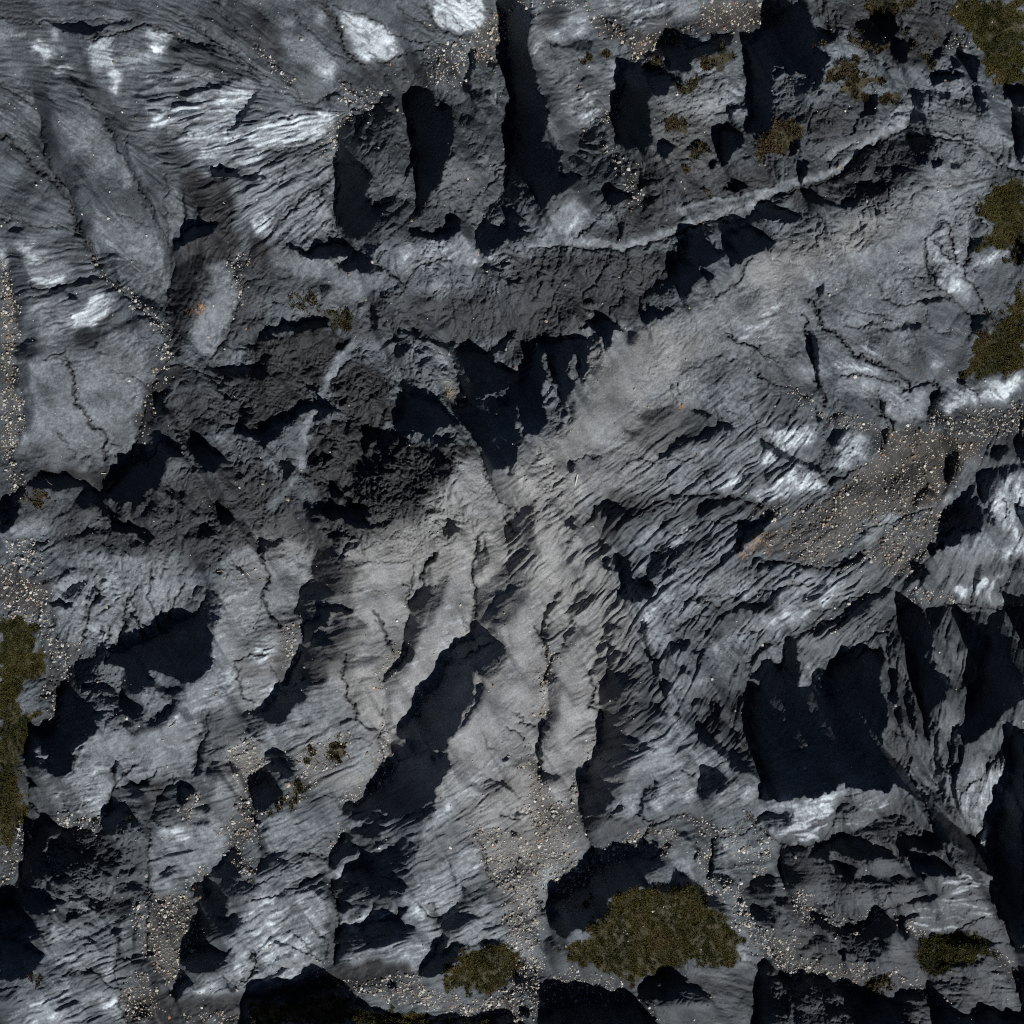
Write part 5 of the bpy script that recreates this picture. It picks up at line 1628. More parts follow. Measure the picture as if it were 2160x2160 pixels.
D .5 12 1490,590 1560,600 1600,700 1580,800 1520,800 1500,680
D .8 8 1380,660 1400,700 1370,740 1370,700
D .6 12 1200,510 1300,530 1340,590 1280,580 1220,550
D .9 10 1790,470 1830,410 1932,390 1932,460 1850,450
D .9 10 1830,1530 1860,1470 1932,1460 1932,1640 1860,1660 1830,1620
D .85 12 950,1690 990,1630 1080,1590 1240,1570 1300,1600 1240,1650 1100,1640 1040,1690 1200,1720 1260,1740 1100,1740 980,1760
D .6 20 1200,1620 1400,1680 1500,1740 1300,1780 1100,1760
D 1 10 280,1790 400,1800 480,1770 620,1770 700,1800 840,1770 900,1780 1000,1850 1080,1880 1090,1932 240,1932 330,1830
D 1 8 100,1830 180,1830 150,1880 100,1860
D 1 8 80,1630 110,1600 110,1640 90,1650
D .9 6 1140,1580 1200,1530 1260,1510 1180,1560 1150,1590
D .8 6 0,1840 40,1860 30,1932 0,1932
D .95 6 1040,590 1080,600 1090,640 1050,640
D .9 6 1150,620 1180,610 1190,640 1150,650
D .9 6 30,560 50,530 70,545 50,565
D .5 25 250,1340 320,1290 420,1400 480,1480 320,1480
D .9 8 420,1400 480,1440 470,1460 430,1430
D .8 8 450,240 470,160 500,150 480,250
D .9 6 490,210 520,210 500,240
L 8 .6 540,380 560,500 600,600 620,700 600,800
L 8 .6 210,950 230,1080 250,1110 350,1000
L 8 .7 970,400 1000,450 1060,470 1010,510 1000,620
L 7 .5 1060,480 1200,430 1320,400 1440,460 1530,540
L 8 .6 1530,550 1480,600 1470,740 1480,800 1450,860
L 7 .6 1360,100 1340,120 1280,90
L 7 .6 1800,470 1860,400 1932,390
L 8 .6 1750,1120 1790,1190 1860,1250 1900,1330
L 7 .6 1560,570 1700,540 1800,490
L 7 .6 1050,750 1130,660
L 7 .5 1360,560 1390,640 1370,700
P .35 250,180 380,0 540,0 580,60 470,160 450,330 350,360 280,260
P .35 640,420 860,320 960,200 980,350 900,480 700,560 600,560 580,520
P .6 720,350 900,240 960,180 950,330 800,380
P .5 1000,300 1150,160 1300,100 1390,160 1380,280 1250,320 1100,360 1000,380
P .6 1040,330 1200,200 1280,240 1150,330
P .5 1430,300 1560,220 1850,180 1860,290 1700,330 1500,330
P .4 1120,60 1400,40 1400,140 1240,80
P .4 230,900 280,780 380,770 350,900 230,1040
P .35 1100,780 1360,700 1370,820 1350,880 1250,850 1140,900 1030,850
P .35 1490,840 1560,600 1780,560 1860,700 1700,760
P .25 250,1330 600,1490 800,1560 860,1600 600,1640 250,1620
P .5 1620,1560 1690,1500 1710,1400 1690,1300 1720,1290 1760,1400 1740,1530 1660,1600
P .4 1200,1540 1500,1520 1700,1560 1560,1620 1300,1590
P .3 1900,760 1932,780 1932,850 1880,820
P .3 1040,1690 1300,1650 1500,1750 1700,1700 1700,1800 1300,1850 1090,1780
P .6 1860,1820 1932,1840 1932,1932 1860,1932
P .3 1830,400 1932,320 1932,380 1860,400
P .35 300,1810 500,1750 840,1750 900,1770 700,1790 400,1800
W .5 0,500 200,540 520,560 540,800 400,780 230,780 200,950 230,1200 0,1300
W .4 1020,500 1180,520 1200,640 1080,660
W .3 1300,1560 1500,1500 1640,1540 1500,1580
C .4 540,500 620,720 600,860 400,1000 250,1120 200,1300 240,1200 350,980 560,800
C .5 1240,440 1440,420 1540,560 1480,640 1400,560 1280,480
C .4 250,1350 350,1300 600,1480 860,1590 600,1700 250,1640
C .4 1700,900 1932,850 1932,1300 1800,1150
C .4 1100,1600 1700,1600 1932,1650 1932,1800 1500,1780 1100,1800
C .45 540,440 700,400 960,450 900,560 740,640 620,660
G .7 100,0 230,20 240,150 330,300 500,420 540,560 460,720 240,640 100,300 180,200
G .8 0,540 240,560 500,700 520,820 460,920 350,980 200,980 240,1180 240,1600 160,1700 0,1700 0,1300 100,1100 0,900
G .75 600,800 700,700 860,600 980,520 1010,530 1000,640 860,680 740,740 640,830 560,880 480,960 460,1000 400,1080 360,1060 440,930
G .5 1020,500 1240,520 1240,620 1180,700 1100,620
G .5 1380,680 1460,640 1480,780 1440,820 1380,760
G .75 1430,860 1560,860 1720,960 1730,1100 1680,1080 1560,1000 1440,940
G .75 1680,1080 1760,1150 1800,1230 1900,1320 1932,1400 1880,1450 1760,1300 1680,1250 1660,1130
G .4 1300,420 1440,440 1540,520 1800,440 1780,490 1560,580 1420,520
G .3 1560,600 1860,560 1932,700 1860,840 1700,760
G .35 470,160 540,220 520,380 460,420
G .5 0,1640 250,1640 340,1740 860,1700 900,1760 700,1780 440,1780 280,1800 100,1932 0,1932
G .4 380,1560 880,1620 900,1720 640,1720 300,1680
G .4 900,1740 1060,1820 1080,1880 1000,1830
G .2 1430,1660 1560,1820 1480,1780
G .2 1180,400 1420,400 1440,440 1200,440
K .35 0,440 200,540 500,560 500,800 300,760 200,820 200,980 100,1200 0,1300
K .6 100,0 230,20 240,150 330,300 500,420 540,560 200,560 180,300 180,200
K .4 1020,500 1240,520 1240,620 1180,700 1100,620
K .3 600,800 860,600 1000,540 860,680 560,880 400,1080
M 1 420,1390 520,1320 620,1220 740,1100 760,1020 900,950 1000,930 1150,970 1250,920 1380,940 1440,1060 1600,1130 1670,1250 1690,1400 1640,1530 1460,1490 1340,1470 1220,1500 1100,1560 900,1600 700,1540 600,1480 500,1460
M .4 520,1030 620,1000 620,1050 540,1090
M .4 0,1480 120,1480 110,1540 0,1560
M .4 1680,430 1780,400 1780,480 1700,480
S 1060,1110 22 white
S 1135,1078 18 white
S 860,1250 13 white
S 870,1275 13 white
S 845,1265 10 white
S 1410,1390 10 white
S 1710,1065 26 white
S 1735,1095 16 white
S 430,1365 20 white
S 500,1370 9 white
S 773,1045 9 white
S 430,1115 14 white
S 540,1105 12 white
S 470,1130 10 white
S 380,1050 14 cream
S 380,1090 10 white
S 600,1050 9 white
S 465,970 14 white
S 890,600 26 white
S 950,630 14 white
S 860,640 12 cream
S 800,650 16 cream
S 840,705 14 white
S 675,685 12 white
S 740,720 12 cream
S 505,260 24 pink
S 490,160 12 cream
S 195,195 14 pink
S 190,90 12 cream
S 1160,645 16 tan
S 1720,380 14 white
S 1385,605 9 white
S 80,770 24 brown
S 170,720 20 rust
S 220,710 16 rust
S 30,945 18 pink
S 80,1140 14 rust
S 210,1225 14 white
S 205,1480 14 grey
S 105,1640 20 grey
S 930,1780 16 white
S 805,1760 12 white
S 505,800 12 white
S 235,1340 10 white
S 150,1370 9 white
S 1690,1270 10 white
S 1145,645 10 tan
S 610,780 8 white
S 1230,970 6 white
S 1310,680 8 white
S 990,1220 7 white
S 750,1270 4 white
S 730,1125 8 white
S 880,1330 5 white
S 1500,500 14 white
S 1530,520 9 white
S 1690,750 8 white
T 1600 1600
D 1 8 20,300 0,240 30,180 10,0 900,0 960,100 1000,180 960,230 930,250 820,230 700,210 660,190 600,195 540,230 470,280 380,285 260,280 200,310 80,310
D 1 8 900,0 1000,0 1080,80 1140,170 1230,280 1330,400 1440,480 1520,560 1600,620 1660,730 1730,800 1740,860 1650,840 1580,780 1500,680 1400,620 1340,620 1290,540 1220,420 1180,320 1100,250 1000,180
D .9 8 1150,140 1200,180 1310,290 1330,380 1240,300
D .8 8 1250,150 1330,200 1400,330 1450,430 1400,440 1330,330
D .8 8 1380,100 1430,60 1440,200 1460,400 1420,300
D 1 8 1730,480 1780,280 1820,130 1840,0 1932,0 1932,300 1910,540 1932,700 1932,1470 1850,1370 1830,1280 1780,1180 1730,1100 1760,960 1750,860 1740,700
D .8 8 1600,620 1620,500 1700,420 1690,500 1640,600
D .95 10 0,440 20,410 60,390 200,390 270,400 240,450 160,460 60,440
D .5 20 30,450 160,460 260,440 200,510 60,500
D .95 10 570,350 620,310 700,310 690,330 620,340 600,380 550,420
D .55 20 620,350 700,330 720,380 600,430
D 1 10 360,650 430,640 500,600 580,550 660,540 760,570 860,610 960,680 1030,740 960,740 880,720 800,770 700,720 620,700 540,660 500,680 530,760 640,770 700,800 680,880 620,880 560,800 500,760 440,720 370,720
D .8 20 160,640 330,640 360,720 480,760 600,880 500,920 300,900 200,920 170,860 150,760
D .7 25 350,800 600,880 900,860 1200,880 1000,920 700,960 500,960 350,920
D .8 15 660,530 760,500 860,460 930,460 960,550 980,620 900,620 800,580
D .85 15 880,400 1000,400 1120,470 1250,560 1310,600 1180,570 1060,550 980,540 940,470
D 1 10 980,550 1100,560 1300,600 1340,660 1240,680 1120,660 1060,640 1100,700 1200,740 1300,740 1400,790 1440,850 1340,860 1240,830 1180,820 1240,880 1140,860 1110,780 1040,700 1000,640
D .7 12 1340,620 1500,690 1540,740 1460,760 1380,730
D 1 8 1690,900 1760,890 1750,960 1730,1080 1670,1040 1670,960
D 1 8 1000,1080 1080,1050 1180,1010 1280,1000 1320,1010 1240,1050 1120,1060
D 1 10 860,1100 920,1100 980,1160 1010,1210 960,1280 900,1330 840,1290 760,1310 720,1270 640,1260 560,1240 720,1230 800,1200
D .85 15 560,1250 700,1280 860,1330 960,1330 940,1400 860,1440 760,1450 680,1420 600,1330
D 1 8 1000,1130 1060,1160 1170,1130 1140,1170 1080,1200 1110,1290 1080,1340 1040,1280
D .6 20 1140,1340 1300,1290 1500,1290 1680,1340 1750,1420 1600,1450 1400,1480 1250,1560 1180,1500
D .9 10 1220,1560 1400,1480 1650,1450 1600,1510 1400,1520 1250,1590
D .9 8 590,1400 620,1390 660,1430 640,1460 600,1450
D .8 8 680,1450 780,1450 860,1460 780,1490
D .85 10 120,1000 200,1010 210,1040 160,1060 120,1040
D .7 20 380,970 430,1020 500,1080 440,1060
D .7 20 380,1130 450,1150 540,1230 500,1240 420,1200
D 1 10 20,1480 60,1460 110,1500 100,1560 40,1540 20,1540
D 1 8 130,1575 200,1580 300,1590 390,1580 330,1620 240,1600 230,1932 200,1840 210,1700
D .85 20 20,1560 200,1600 220,1780 260,1932 0,1932 0,1620
D .85 15 240,1640 400,1580 520,1620 620,1680 690,1700 740,1780 760,1932 260,1932
D .95 10 680,1680 720,1700 750,1780 740,1850 700,1760
D 1 10 750,1740 860,1740 960,1760 1040,1800 1020,1932 760,1932
D .7 20 1000,1700 1200,1740 1270,1800 1260,1932 1020,1932
D 1 10 1280,1800 1380,1820 1480,1860 1550,1870 1560,1932 1280,1932
D 1 8 1570,1860 1640,1830 1740,1840 1680,1870 1932,1880 1932,1932 1570,1932
D .9 8 820,1600 900,1590 980,1610 900,1640 780,1650
D .9 8 1120,1710 1200,1700 1220,1760 1140,1750
D 1 8 1880,1600 1932,1560 1932,1850 1890,1740
D .5 20 1200,1620 1400,1580 1600,1600 1500,1660 1300,1680
D .5 20 1200,1760 1500,1700 1700,1760 1500,1800 1300,1800
L 8 .6 150,640 140,760 170,860 200,940
L 8 .6 0,490 80,560 150,620 350,640
L 7 .6 570,360 540,420 520,500
L 8 .6 1060,60 1140,180 1240,400 1300,590
L 7 .6 930,470 970,600 1040,740
L 7 .6 530,660 640,730 780,770
L 7 .5 1000,1070 900,1090 880,1050 940,990 1100,970 1240,960
L 8 .6 390,1050 480,1140 550,1230
L 7 .6 1430,1260 1530,1190 1620,1150
L 7 .6 790,1640 860,1570 960,1560 1080,1590
L 7 .6 720,1700 780,1740 900,1730
L 7 .5 1480,1150 1530,1110
L 7 .6 1720,0 1660,120 1500,200 1460,330
L 7 .6 1720,300 1640,440 1600,600
L 6 .5 1600,200 1540,330 1530,560
L 6 .5 1780,120 1720,260 1690,330
P .6 20,380 20,320 200,310 400,290 560,220 620,200 680,210 580,340 540,440 380,600 160,610 60,530 250,430 200,390
P .5 680,220 820,240 960,270 1000,310 900,400 860,450 740,510 660,530 520,570 420,630 520,560 560,420 700,370
P .8 260,580 400,530 500,430 520,500 420,600 300,600
P .5 1480,200 1600,0 1830,0 1800,180 1720,420 1700,560 1740,760 1660,720 1600,620 1520,540 1450,460 1460,300
P .4 1000,0 1120,0 1140,160 1060,70
P .3 400,960 700,960 1000,930 1240,950 1200,1010 1000,1070 880,1080 700,1100 500,1100 420,1020
P .7 1160,970 1240,950 1230,1000 1180,1000
P .5 1420,820 1560,790 1620,840 1740,870 1680,940 1660,1020 1720,1100 1740,1200 1560,1180 1440,1280 1260,1280 1080,1200 1100,1060 1300,1020 1400,920 1200,920
P .7 1440,810 1560,800 1540,830 1460,830
P .3 980,1350 1020,1260 1120,1350 1160,1500 1000,1480 900,1440
P .3 840,1500 940,1480 1080,1580 900,1570
P .35 1250,1600 1600,1550 1850,1500 1880,1700 1900,1830 1600,1800 1300,1750
P .6 1500,1770 1880,1820 1880,1850 1560,1800
P .3 1500,1200 1680,1180 1820,1300 1750,1340 1500,1280
P .5 1910,480 1932,420 1932,650
P .3 1840,560 1880,900 1860,980
C .4 0,1000 200,1000 300,1100 540,1240 600,1400 500,1480 300,1300 120,1260 0,1200
C .4 150,640 600,880 1000,920 400,960 200,930
C .35 240,1620 690,1690 1280,1800 1280,1932 0,1932 0,1560
C .4 560,1250 960,1290 1100,1340 1150,1560 900,1470
G .65 0,520 90,600 80,760 0,840
G .75 220,970 390,980 400,1100 500,1120 560,1200 700,1210 850,1110 930,1080 980,1110 860,1170 740,1240 560,1240 460,1170 300,1130 260,1080
G .8 0,1240 100,1300 280,1280 280,1440 440,1480 500,1540 680,1500 840,1530 780,1580 700,1640 640,1650 480,1590 380,1570 200,1580 120,1500 0,1420
G .5 300,1080 300,1250 400,1200 380,1130
G .6 1000,1110 1070,1160 1180,1220 1240,1290 1180,1300 1060,1240
G .6 960,1540 1080,1600 1180,1640 1280,1760 1420,1840 1550,1860 1480,1870 1300,1790 1180,1740 1140,1680 1020,1620
G .25 1700,1380 1850,1450 1900,1560 1860,1640 1780,1500
K .3 0,1240 280,1280 680,1500 840,1530 640,1650 200,1580
M .6 1160,1340 1300,1290 1500,1270 1680,1320 1750,1430 1600,1460 1450,1500 1250,1560 1170,1500
M .75 760,1620 860,1590 960,1600 980,1650 880,1690 780,1690
S 185,945 14 white
S 430,1050 12 white
S 680,1490 22 tan
S 255,1555 14 white
S 295,1555 13 white
S 440,1555 13 cream
S 600,1195 11 white
S 710,1635 10 white
S 405,1265 8 white
S 650,1610 9 white
S 1200,1745 10 white
S 150,1195 8 tan
S 640,1605 8 cream
S 985,1130 9 white
T 1600 0
V 62 .45 0,1440 150,1370 300,1320 500,1270 620,1230 700,1130 790,1050 900,980 1000,940 1090,930
V 56 .40 1090,940 1250,950 1450,1010 1600,1090 1740,1190 1932,1230
V 50 .35 520,1150 600,1070 690,1040
V 160 .3 1250,1600 1150,1700 1000,1800 850,1900
L 9 .8 0,1475 150,1425 310,1375 480,1330 640,1260 720,1150 800,1080 900,1030
L 8 .7 1100,990 1250,985 1400,1010 1550,1060
T 1070 0
V 76 .45 150,1850 300,1780 500,1750 700,1790 860,1800 1000,1760 1180,1700 1400,1620 1600,1550 1800,1490 1932,1440
V 50 .38 1250,1530 1450,1480 1700,1430 1932,1380
V 120 .4 360,1640 470,1520 560,1560 480,1650 350,1700
T 530 530
V 70 .42 740,690 640,800 580,930 510,1080
V 80 .42 480,1150 400,1280 370,1400 380,1560
V 70 .3 330,1660 250,1770 150,1880
V 150 .35 200,60 330,110 480,140
V 150 .3 620,190 760,220 900,230 760,330
T 0 530
V 110 0 1290,850 1180,940 1110,1060 1060,1200 1020,1350 990,1500 900,1600 760,1670 600,1640
V 90 0 600,1620 400,1600 250,1610
V 260 0 200,900 500,1000 800,1000 900,1250 500,1300
V 130 .3 1580,150 1620,350 1540,550 1470,700
O .8 1345,405 1430,385 1510,395 1490,430 1360,435
O .6 395,455 430,455 425,475 400,475
T 1070 530
O .9 1240,1105 1300,1100 1305,1145 1250,1150
V 300 .1 900,700 800,1000 650,1300 500,1500
T 1070 1070
O .45 1700,340 1780,220 1932,180 1932,250 1800,330 1700,420
V 130 .35 130,650 60,850 130,1100 150,1400 60,1650
V 130 .3 560,850 480,1100 420,1400 400,1650
V 110 .3 330,300 380,430 450,500
T 530 1070
V 150 .3 900,450 1000,620 960,820 850,700
V 120 .32 1500,560 1400,850 1250,1050 1120,1350
V 140 .35 1750,1350 1650,1600 1550,1750
V 140 .2 200,450 150,800
V 110 .15 60,500 100,650
T 0 1070
V 130 .35 1750,700 1620,1000 1560,1200 1450,1330
V 200 .25 700,1750 1000,1700 1300,1650
T 530 1600
V 50 0 580,900 600,1050 610,1200 590,1400 570,1500
V 110 0 400,1680 700,1620 900,1560 1100,1540
T 1070 1600
V 50 0 560,500 610,680 520,820 350,960 240,1100
V 60 0 1100,460 1280,410 1400,440 1480,540 1480,700
V 140 0 250,1400 400,1520 640,1600
T 0 1600
V 40 0 1070,500 1075,700 1065,950
V 90 0 1300,1800 1500,1760 1800,1760
V 60 0 160,100 170,300 220,430
T 0 0
W .75 2500,3900 3600,3500 4300,3800 4600,4900 4500,5700 3700,6200 2900,5600 2400,5000
W .3 1700,3700 2500,3900 2400,5000 1600,5200
T 0 0
C .42 5650,6050 6300,5750 7000,5900 7450,6400 7450,7450 5500,7450 5500,7000 5750,6600
C .35 3700,7050 5500,7000 5500,7450 3700,7450
C .35 0,5600 500,5700 900,6200 700,6700 300,6700 0,6900
C .3 6550,3300 7450,2900 7450,3300 6700,3700
C .25 5700,4700 6400,4000 7450,4050 7450,5600 6900,5600
C .35 3700,100 4300,500 5200,900 6300,700 6600,1200 5600,1500 4800,1600 3700,1500
C .25 0,3200 800,3300 2000,3400 2000,3700 1400,3900 0,3800
"""
# ---------------------------------------------------------------- terrain fields
# All drawing units are "chart units": 2160 across the surveyed square (1 unit = SC metres)
NG, ST = 1440, 1.5                      # survey raster and its step in chart units
PADN = 144                              # the same ground carried on beyond the survey
SUN_D = np.array([0.5, 0.866])          # sun azimuth on the chart (right, down)
SUN_E = math.radians(34.0)
rng = np.random.RandomState(7)

def fnoise(seed, lo, hi, n=NG + 2 * PADN, slope=1.0, ang=None, aniso=1.0):
    """band-limited noise (wavelengths lo..hi chart units), unit variance; optionally drawn out along ang"""
    r = np.random.RandomState(seed)
    f = np.fft.rfft2(r.standard_normal((n, n)).astype(np.float32))
    ky = np.fft.fftfreq(n, ST)[:, None]; kx = np.fft.rfftfreq(n, ST)[None, :]
    if ang is not None:
        c, s = math.cos(ang), math.sin(ang)
        k = np.sqrt(((kx * c + ky * s) * aniso) ** 2 + (-kx * s + ky * c) ** 2)
    else:
        k = np.sqrt(kx * kx + ky * ky)
    k0, k1 = 1.0 / hi, 1.0 / lo
    kk = np.maximum(k, 1e-6)
    amp = kk ** (-slope) * np.exp(-(kk / k1) ** 4) * (1 - np.exp(-(kk / k0) ** 4))
    z = np.fft.irfft2(f * amp, s=(n, n)).astype(np.float32)
    return z / z.std()

def crop(a):
    return a[PADN:-PADN, PADN:-PADN]

def blur(a, sig):
    """gaussian, sigma in chart units, mirrored edges"""
    p = int(4 * sig / ST) + 2
    b = np.pad(a, p, mode='reflect')
    ky = np.fft.fftfreq(b.shape[0], ST)[:, None]; kx = np.fft.rfftfreq(b.shape[1], ST)[None, :]
    b = np.fft.irfft2(np.fft.rfft2(b) * np.exp(-2 * (math.pi * sig) ** 2 * (kx * kx + ky * ky)), s=b.shape)
    return b[p:-p, p:-p].astype(np.float32)

def sstep(a, b, x):
    t = np.clip((x - a) / (b - a), 0, 1)
    return t * t * (3 - 2 * t)

YY, XX = np.mgrid[0:NG, 0:NG].astype(np.float32)
XX = (XX + .5) * ST; YY = (YY + .5) * ST
w1 = crop(fnoise(11, 6, 60, slope=1.4)); w2 = crop(fnoise(12, 6, 60, slope=1.4))
w3 = crop(fnoise(13, 5, 90, slope=1.2)); w4 = crop(fnoise(14, 5, 90, slope=1.2))
WD = (XX + 2.6 * w1, YY + 2.6 * w2)      # natural, ragged outlines for the banks
WA = (XX + 6.0 * w3, YY + 6.0 * w4)      # and for the crusts and soils
TS = 560.0 / 1932.0

def box_of(pts, m):
    x0 = max(0, int((pts[:, 0].min() - m) / ST)); x1 = min(NG, int((pts[:, 0].max() + m) / ST) + 2)
    y0 = max(0, int((pts[:, 1].min() - m) / ST)); y1 = min(NG, int((pts[:, 1].max() + m) / ST) + 2)
    return slice(y0, max(y0, y1)), slice(x0, max(x0, x1))

def fill(pts, W, m=14):
    b = box_of(pts, m)
    x = W[0][b]; y = W[1][b]
    ins = np.zeros(x.shape, bool)
    for i in range(len(pts)):
        xa, ya = pts[i - 1]; xb, yb = pts[i]
        if ya == yb: continue
        c = ((ya > y) != (yb > y)) & (x < (xb - xa) * (y - ya) / (yb - ya) + xa)
        ins ^= c
    return b, ins

def line_dist(pts, W, m):
    b = box_of(pts, m)
    x = W[0][b]; y = W[1][b]
    d = np.full(x.shape, 1e9, np.float32)
    for i in range(1, len(pts)):
        ax, ay = pts[i - 1]; bx, by = pts[i]
        vx, vy = bx - ax, by - ay
        t = np.clip(((x - ax) * vx + (y - ay) * vy) / max(vx * vx + vy * vy, 1e-6), 0, 1)
        d = np.minimum(d, (x - ax - t * vx) ** 2 + (y - ay - t * vy) ** 2)
    return b, np.sqrt(d)

def parse():
    out = []; ox = oy = 0.0
    for ln in SURVEY.strip().splitlines():
        t = ln.split()
        if not t: continue
        if t[0] == 'T': ox, oy = float(t[1]), float(t[2]); continue
        if t[0] == 'R': continue
        nums, pts, tag = [], [], None
        for q in t[1:]:
            if ',' in q:
                a, c = q.split(','); pts.append((ox + float(a) * TS, oy + float(c) * TS))
            else:
                try: nums.append(float(q))
                except ValueError: tag = q
        out.append((t[0], nums, np.array(pts, np.float32), tag))
    return out

ITEMS = parse()
Z0 = lambda: np.zeros((NG, NG), np.float32)
M = {k: Z0() for k in 'PCWKMGUO'}
VS = Z0(); VT = Z0()
Dbin = {4: Z0(), 10: Z0(), 18: Z0()}
cut = Z0()
STONES = []
for kind, nums, pts, tag in ITEMS:
    if kind == 'S':
        STONES.append((pts[0][0], pts[0][1], nums[0] * TS, tag)); continue
    if kind == 'L':
        w = nums[0] * TS
        b, d = line_dist(pts, WD, 12)
        cut[b] = np.maximum(cut[b], nums[1] * w * np.exp(-(d / (w * 1.05)) ** 1.1))
        continue
    if kind == 'V':
        w = nums[0] * TS * .5
        b, d = line_dist(pts, WD, w * 1.8 + 8)
        m_ = np.exp(-(d / w) ** 4)
        VS[b] = np.maximum(VS[b], m_); VT[b] = np.maximum(VT[b], m_ * nums[1]); continue
    if kind == 'D':
        f = nums[1]; key = 4 if f <= 8 else (10 if f <= 15 else 18)
        b, ins = fill(pts, WD)
        Dbin[key][b] = np.maximum(Dbin[key][b], ins * np.float32(nums[0]))
        continue
    b, ins = fill(pts, WA, 26)
    M[kind][b] = np.maximum(M[kind][b], ins * np.float32(nums[0]))

def smear(a, L):
    """rounded crest: carries the bank on towards the sun side, fading out over L chart units"""
    o = a.copy(); n = max(1, int(L / ST))
    for k in range(1, n + 1):
        dx = int(round(SUN_D[0] * k)); dy = int(round(SUN_D[1] * k))
        s = np.zeros_like(a); s[dy:, dx:] = a[:NG - dy, :NG - dx]
        o = np.maximum(o, s * (1 - k / (n + 1)))
    return o

def run(a, L):
    """how far into a bank a point lies, looking back from its foot (0 at the foot, 1 beyond L chart units)"""
    o = np.zeros_like(a); n = int(L / ST); m = (a > .02).astype(np.float32)
    for k in range(1, n + 1, 2):
        dx = int(round(.80 * k)); dy = int(round(.60 * k))
        s = np.zeros_like(a); s[dy:, dx:] = m[:NG - dy, :NG - dx]; o += s
    return o / (len(range(1, n + 1, 2)))

soft_ = Dbin[18] * (1.2 - .80 * run(Dbin[18], 85))
mid_ = Dbin[10] * (1.0 - np.where(Dbin[10] < .97, .45, .0) * run(Dbin[10], 50))
DK = np.maximum(np.maximum(blur(Dbin[4], 1.2), blur(smear(mid_, 5), 1.6)), blur(smear(np.clip(soft_, 0, 1), 12), 2.2))
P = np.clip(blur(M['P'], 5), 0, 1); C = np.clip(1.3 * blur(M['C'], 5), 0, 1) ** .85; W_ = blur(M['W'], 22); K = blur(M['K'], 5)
VS = blur(VS, 2); VT = blur(VT, 2)
P = np.maximum(P, VT); C = C * (1 - np.clip(VT * 2.4, 0, 1))
MO = blur(M['M'], 2.5); G = blur(M['G'], 3); U = blur(M['U'], 7)

# ---- bedding direction, from hand-read samples (x, y, degrees on the chart)
th = np.zeros((2, NG, NG), np.float32); ww = np.zeros((NG, NG), np.float32)
lx = XX[::16, ::16]; ly = YY[::16, ::16]
ac = np.zeros(lx.shape); as_ = np.zeros(lx.shape); aw = np.zeros(lx.shape) + 1e-9
for x, y, a in BEDDING:
    wgt = np.exp(-((lx - x) ** 2 + (ly - y) ** 2) / (2 * 95.0 ** 2)) + 1e-7
    ac += wgt * math.cos(2 * math.radians(a)); as_ += wgt * math.sin(2 * math.radians(a)); aw += wgt
def up16(a):
    i = (np.arange(NG) - 0) / 16.0
    i = np.clip(i, 0, a.shape[0] - 1.001); i0 = i.astype(int); f = (i - i0)[:, None]
    r = a[i0] * (1 - f) + a[i0 + 1] * f
    f = f[:, 0][None, :]
    return (r[:, i0] * (1 - f) + r[:, i0 + 1] * f).astype(np.float32)
theta = 0.5 * np.arctan2(up16(as_ / aw), up16(ac / aw))

def oriented(seed, lo, hi, aniso, slope=1.0, KD=10):
    o = Z0(); n2 = Z0()
    for k in range(KD):
        a = math.pi * k / KD
        w = np.maximum(0, np.cos(theta - a)) ** 2
        w = np.maximum(0, 1 - np.abs(((theta - a + math.pi / 2) % math.pi) - math.pi / 2) / (math.pi / KD)) 
        w = w + 1e-4
        o += w * crop(fnoise(seed + k, lo, hi, slope=slope, ang=a, aniso=aniso)); n2 += w * w
    o /= np.sqrt(n2)
    return o / o.std()

def soft_field(samples, sig, base):
    a = np.full(lx.shape, base * .15); w = np.full(lx.shape, .15)
    for x, y, v, r in samples:
        g = np.exp(-((lx - x) ** 2 + (ly - y) ** 2) / (2 * r * r))
        a += g * v; w += g
    return up16(a / w)

STK = soft_field(STREAKY, 0, .45)        # how strongly the beds show
RUB = soft_field(RUBBLY, 0, .12)         # how lumpy and broken the ground is

def shift(a, dx, dy):
    """the field looked up dx, dy chart units away"""
    j = np.clip((XX + dx) / ST - .5, 0, NG - 1.001); i = np.clip((YY + dy) / ST - .5, 0, NG - 1.001)
    j0 = j.astype(np.int32); i0 = i.astype(np.int32); fj = j - j0; fi = i - i0
    return (a[i0, j0] * (1 - fi) * (1 - fj) + a[i0, j0 + 1] * (1 - fi) * fj
            + a[i0 + 1, j0] * fi * (1 - fj) + a[i0 + 1, j0 + 1] * fi * fj).astype(np.float32)

wv = crop(fnoise(17, 25, 120, slope=1.3)); wv2 = crop(fnoise(18, 25, 120, slope=1.3))
CRK = shift(oriented(40, 3.4, 20, 7.0, .8), 1.5 * wv, 1.5 * wv2)       # thin beds
CRK2 = shift(oriented(70, 12, 60, 8.0, 1.2, 14), 2 * wv, 2 * wv2)      # thick beds
CRK3 = shift(oriented(100, 7, 30, 8.0, 1.1, 14), 1.6 * wv2, 1.6 * wv)
# broken ground: sharp-edged lumps of every size
rocky = Z0()
for k_, (lo_, hi_, am_) in enumerate(((45, 110, 5.0), (22, 50, 3.2), (11, 24, 1.7), (5.5, 11, 1.0), (3.2, 6, .55))):
    q_ = crop(fnoise(90 + k_, lo_, hi_, slope=1.0)); q2_ = crop(fnoise(190 + k_, lo_, hi_, slope=1.0))
    rocky += am_ * (np.minimum(np.abs(q_), np.abs(q2_ + .3)) * 1.6) * (.35 + .65 * sstep(-.8, .9, crop(fnoise(290 + k_, 60, 260))))
grain = crop(fnoise(92, 3, 6, slope=.3))
big = crop(fnoise(93, 60, 420, slope=1.3))

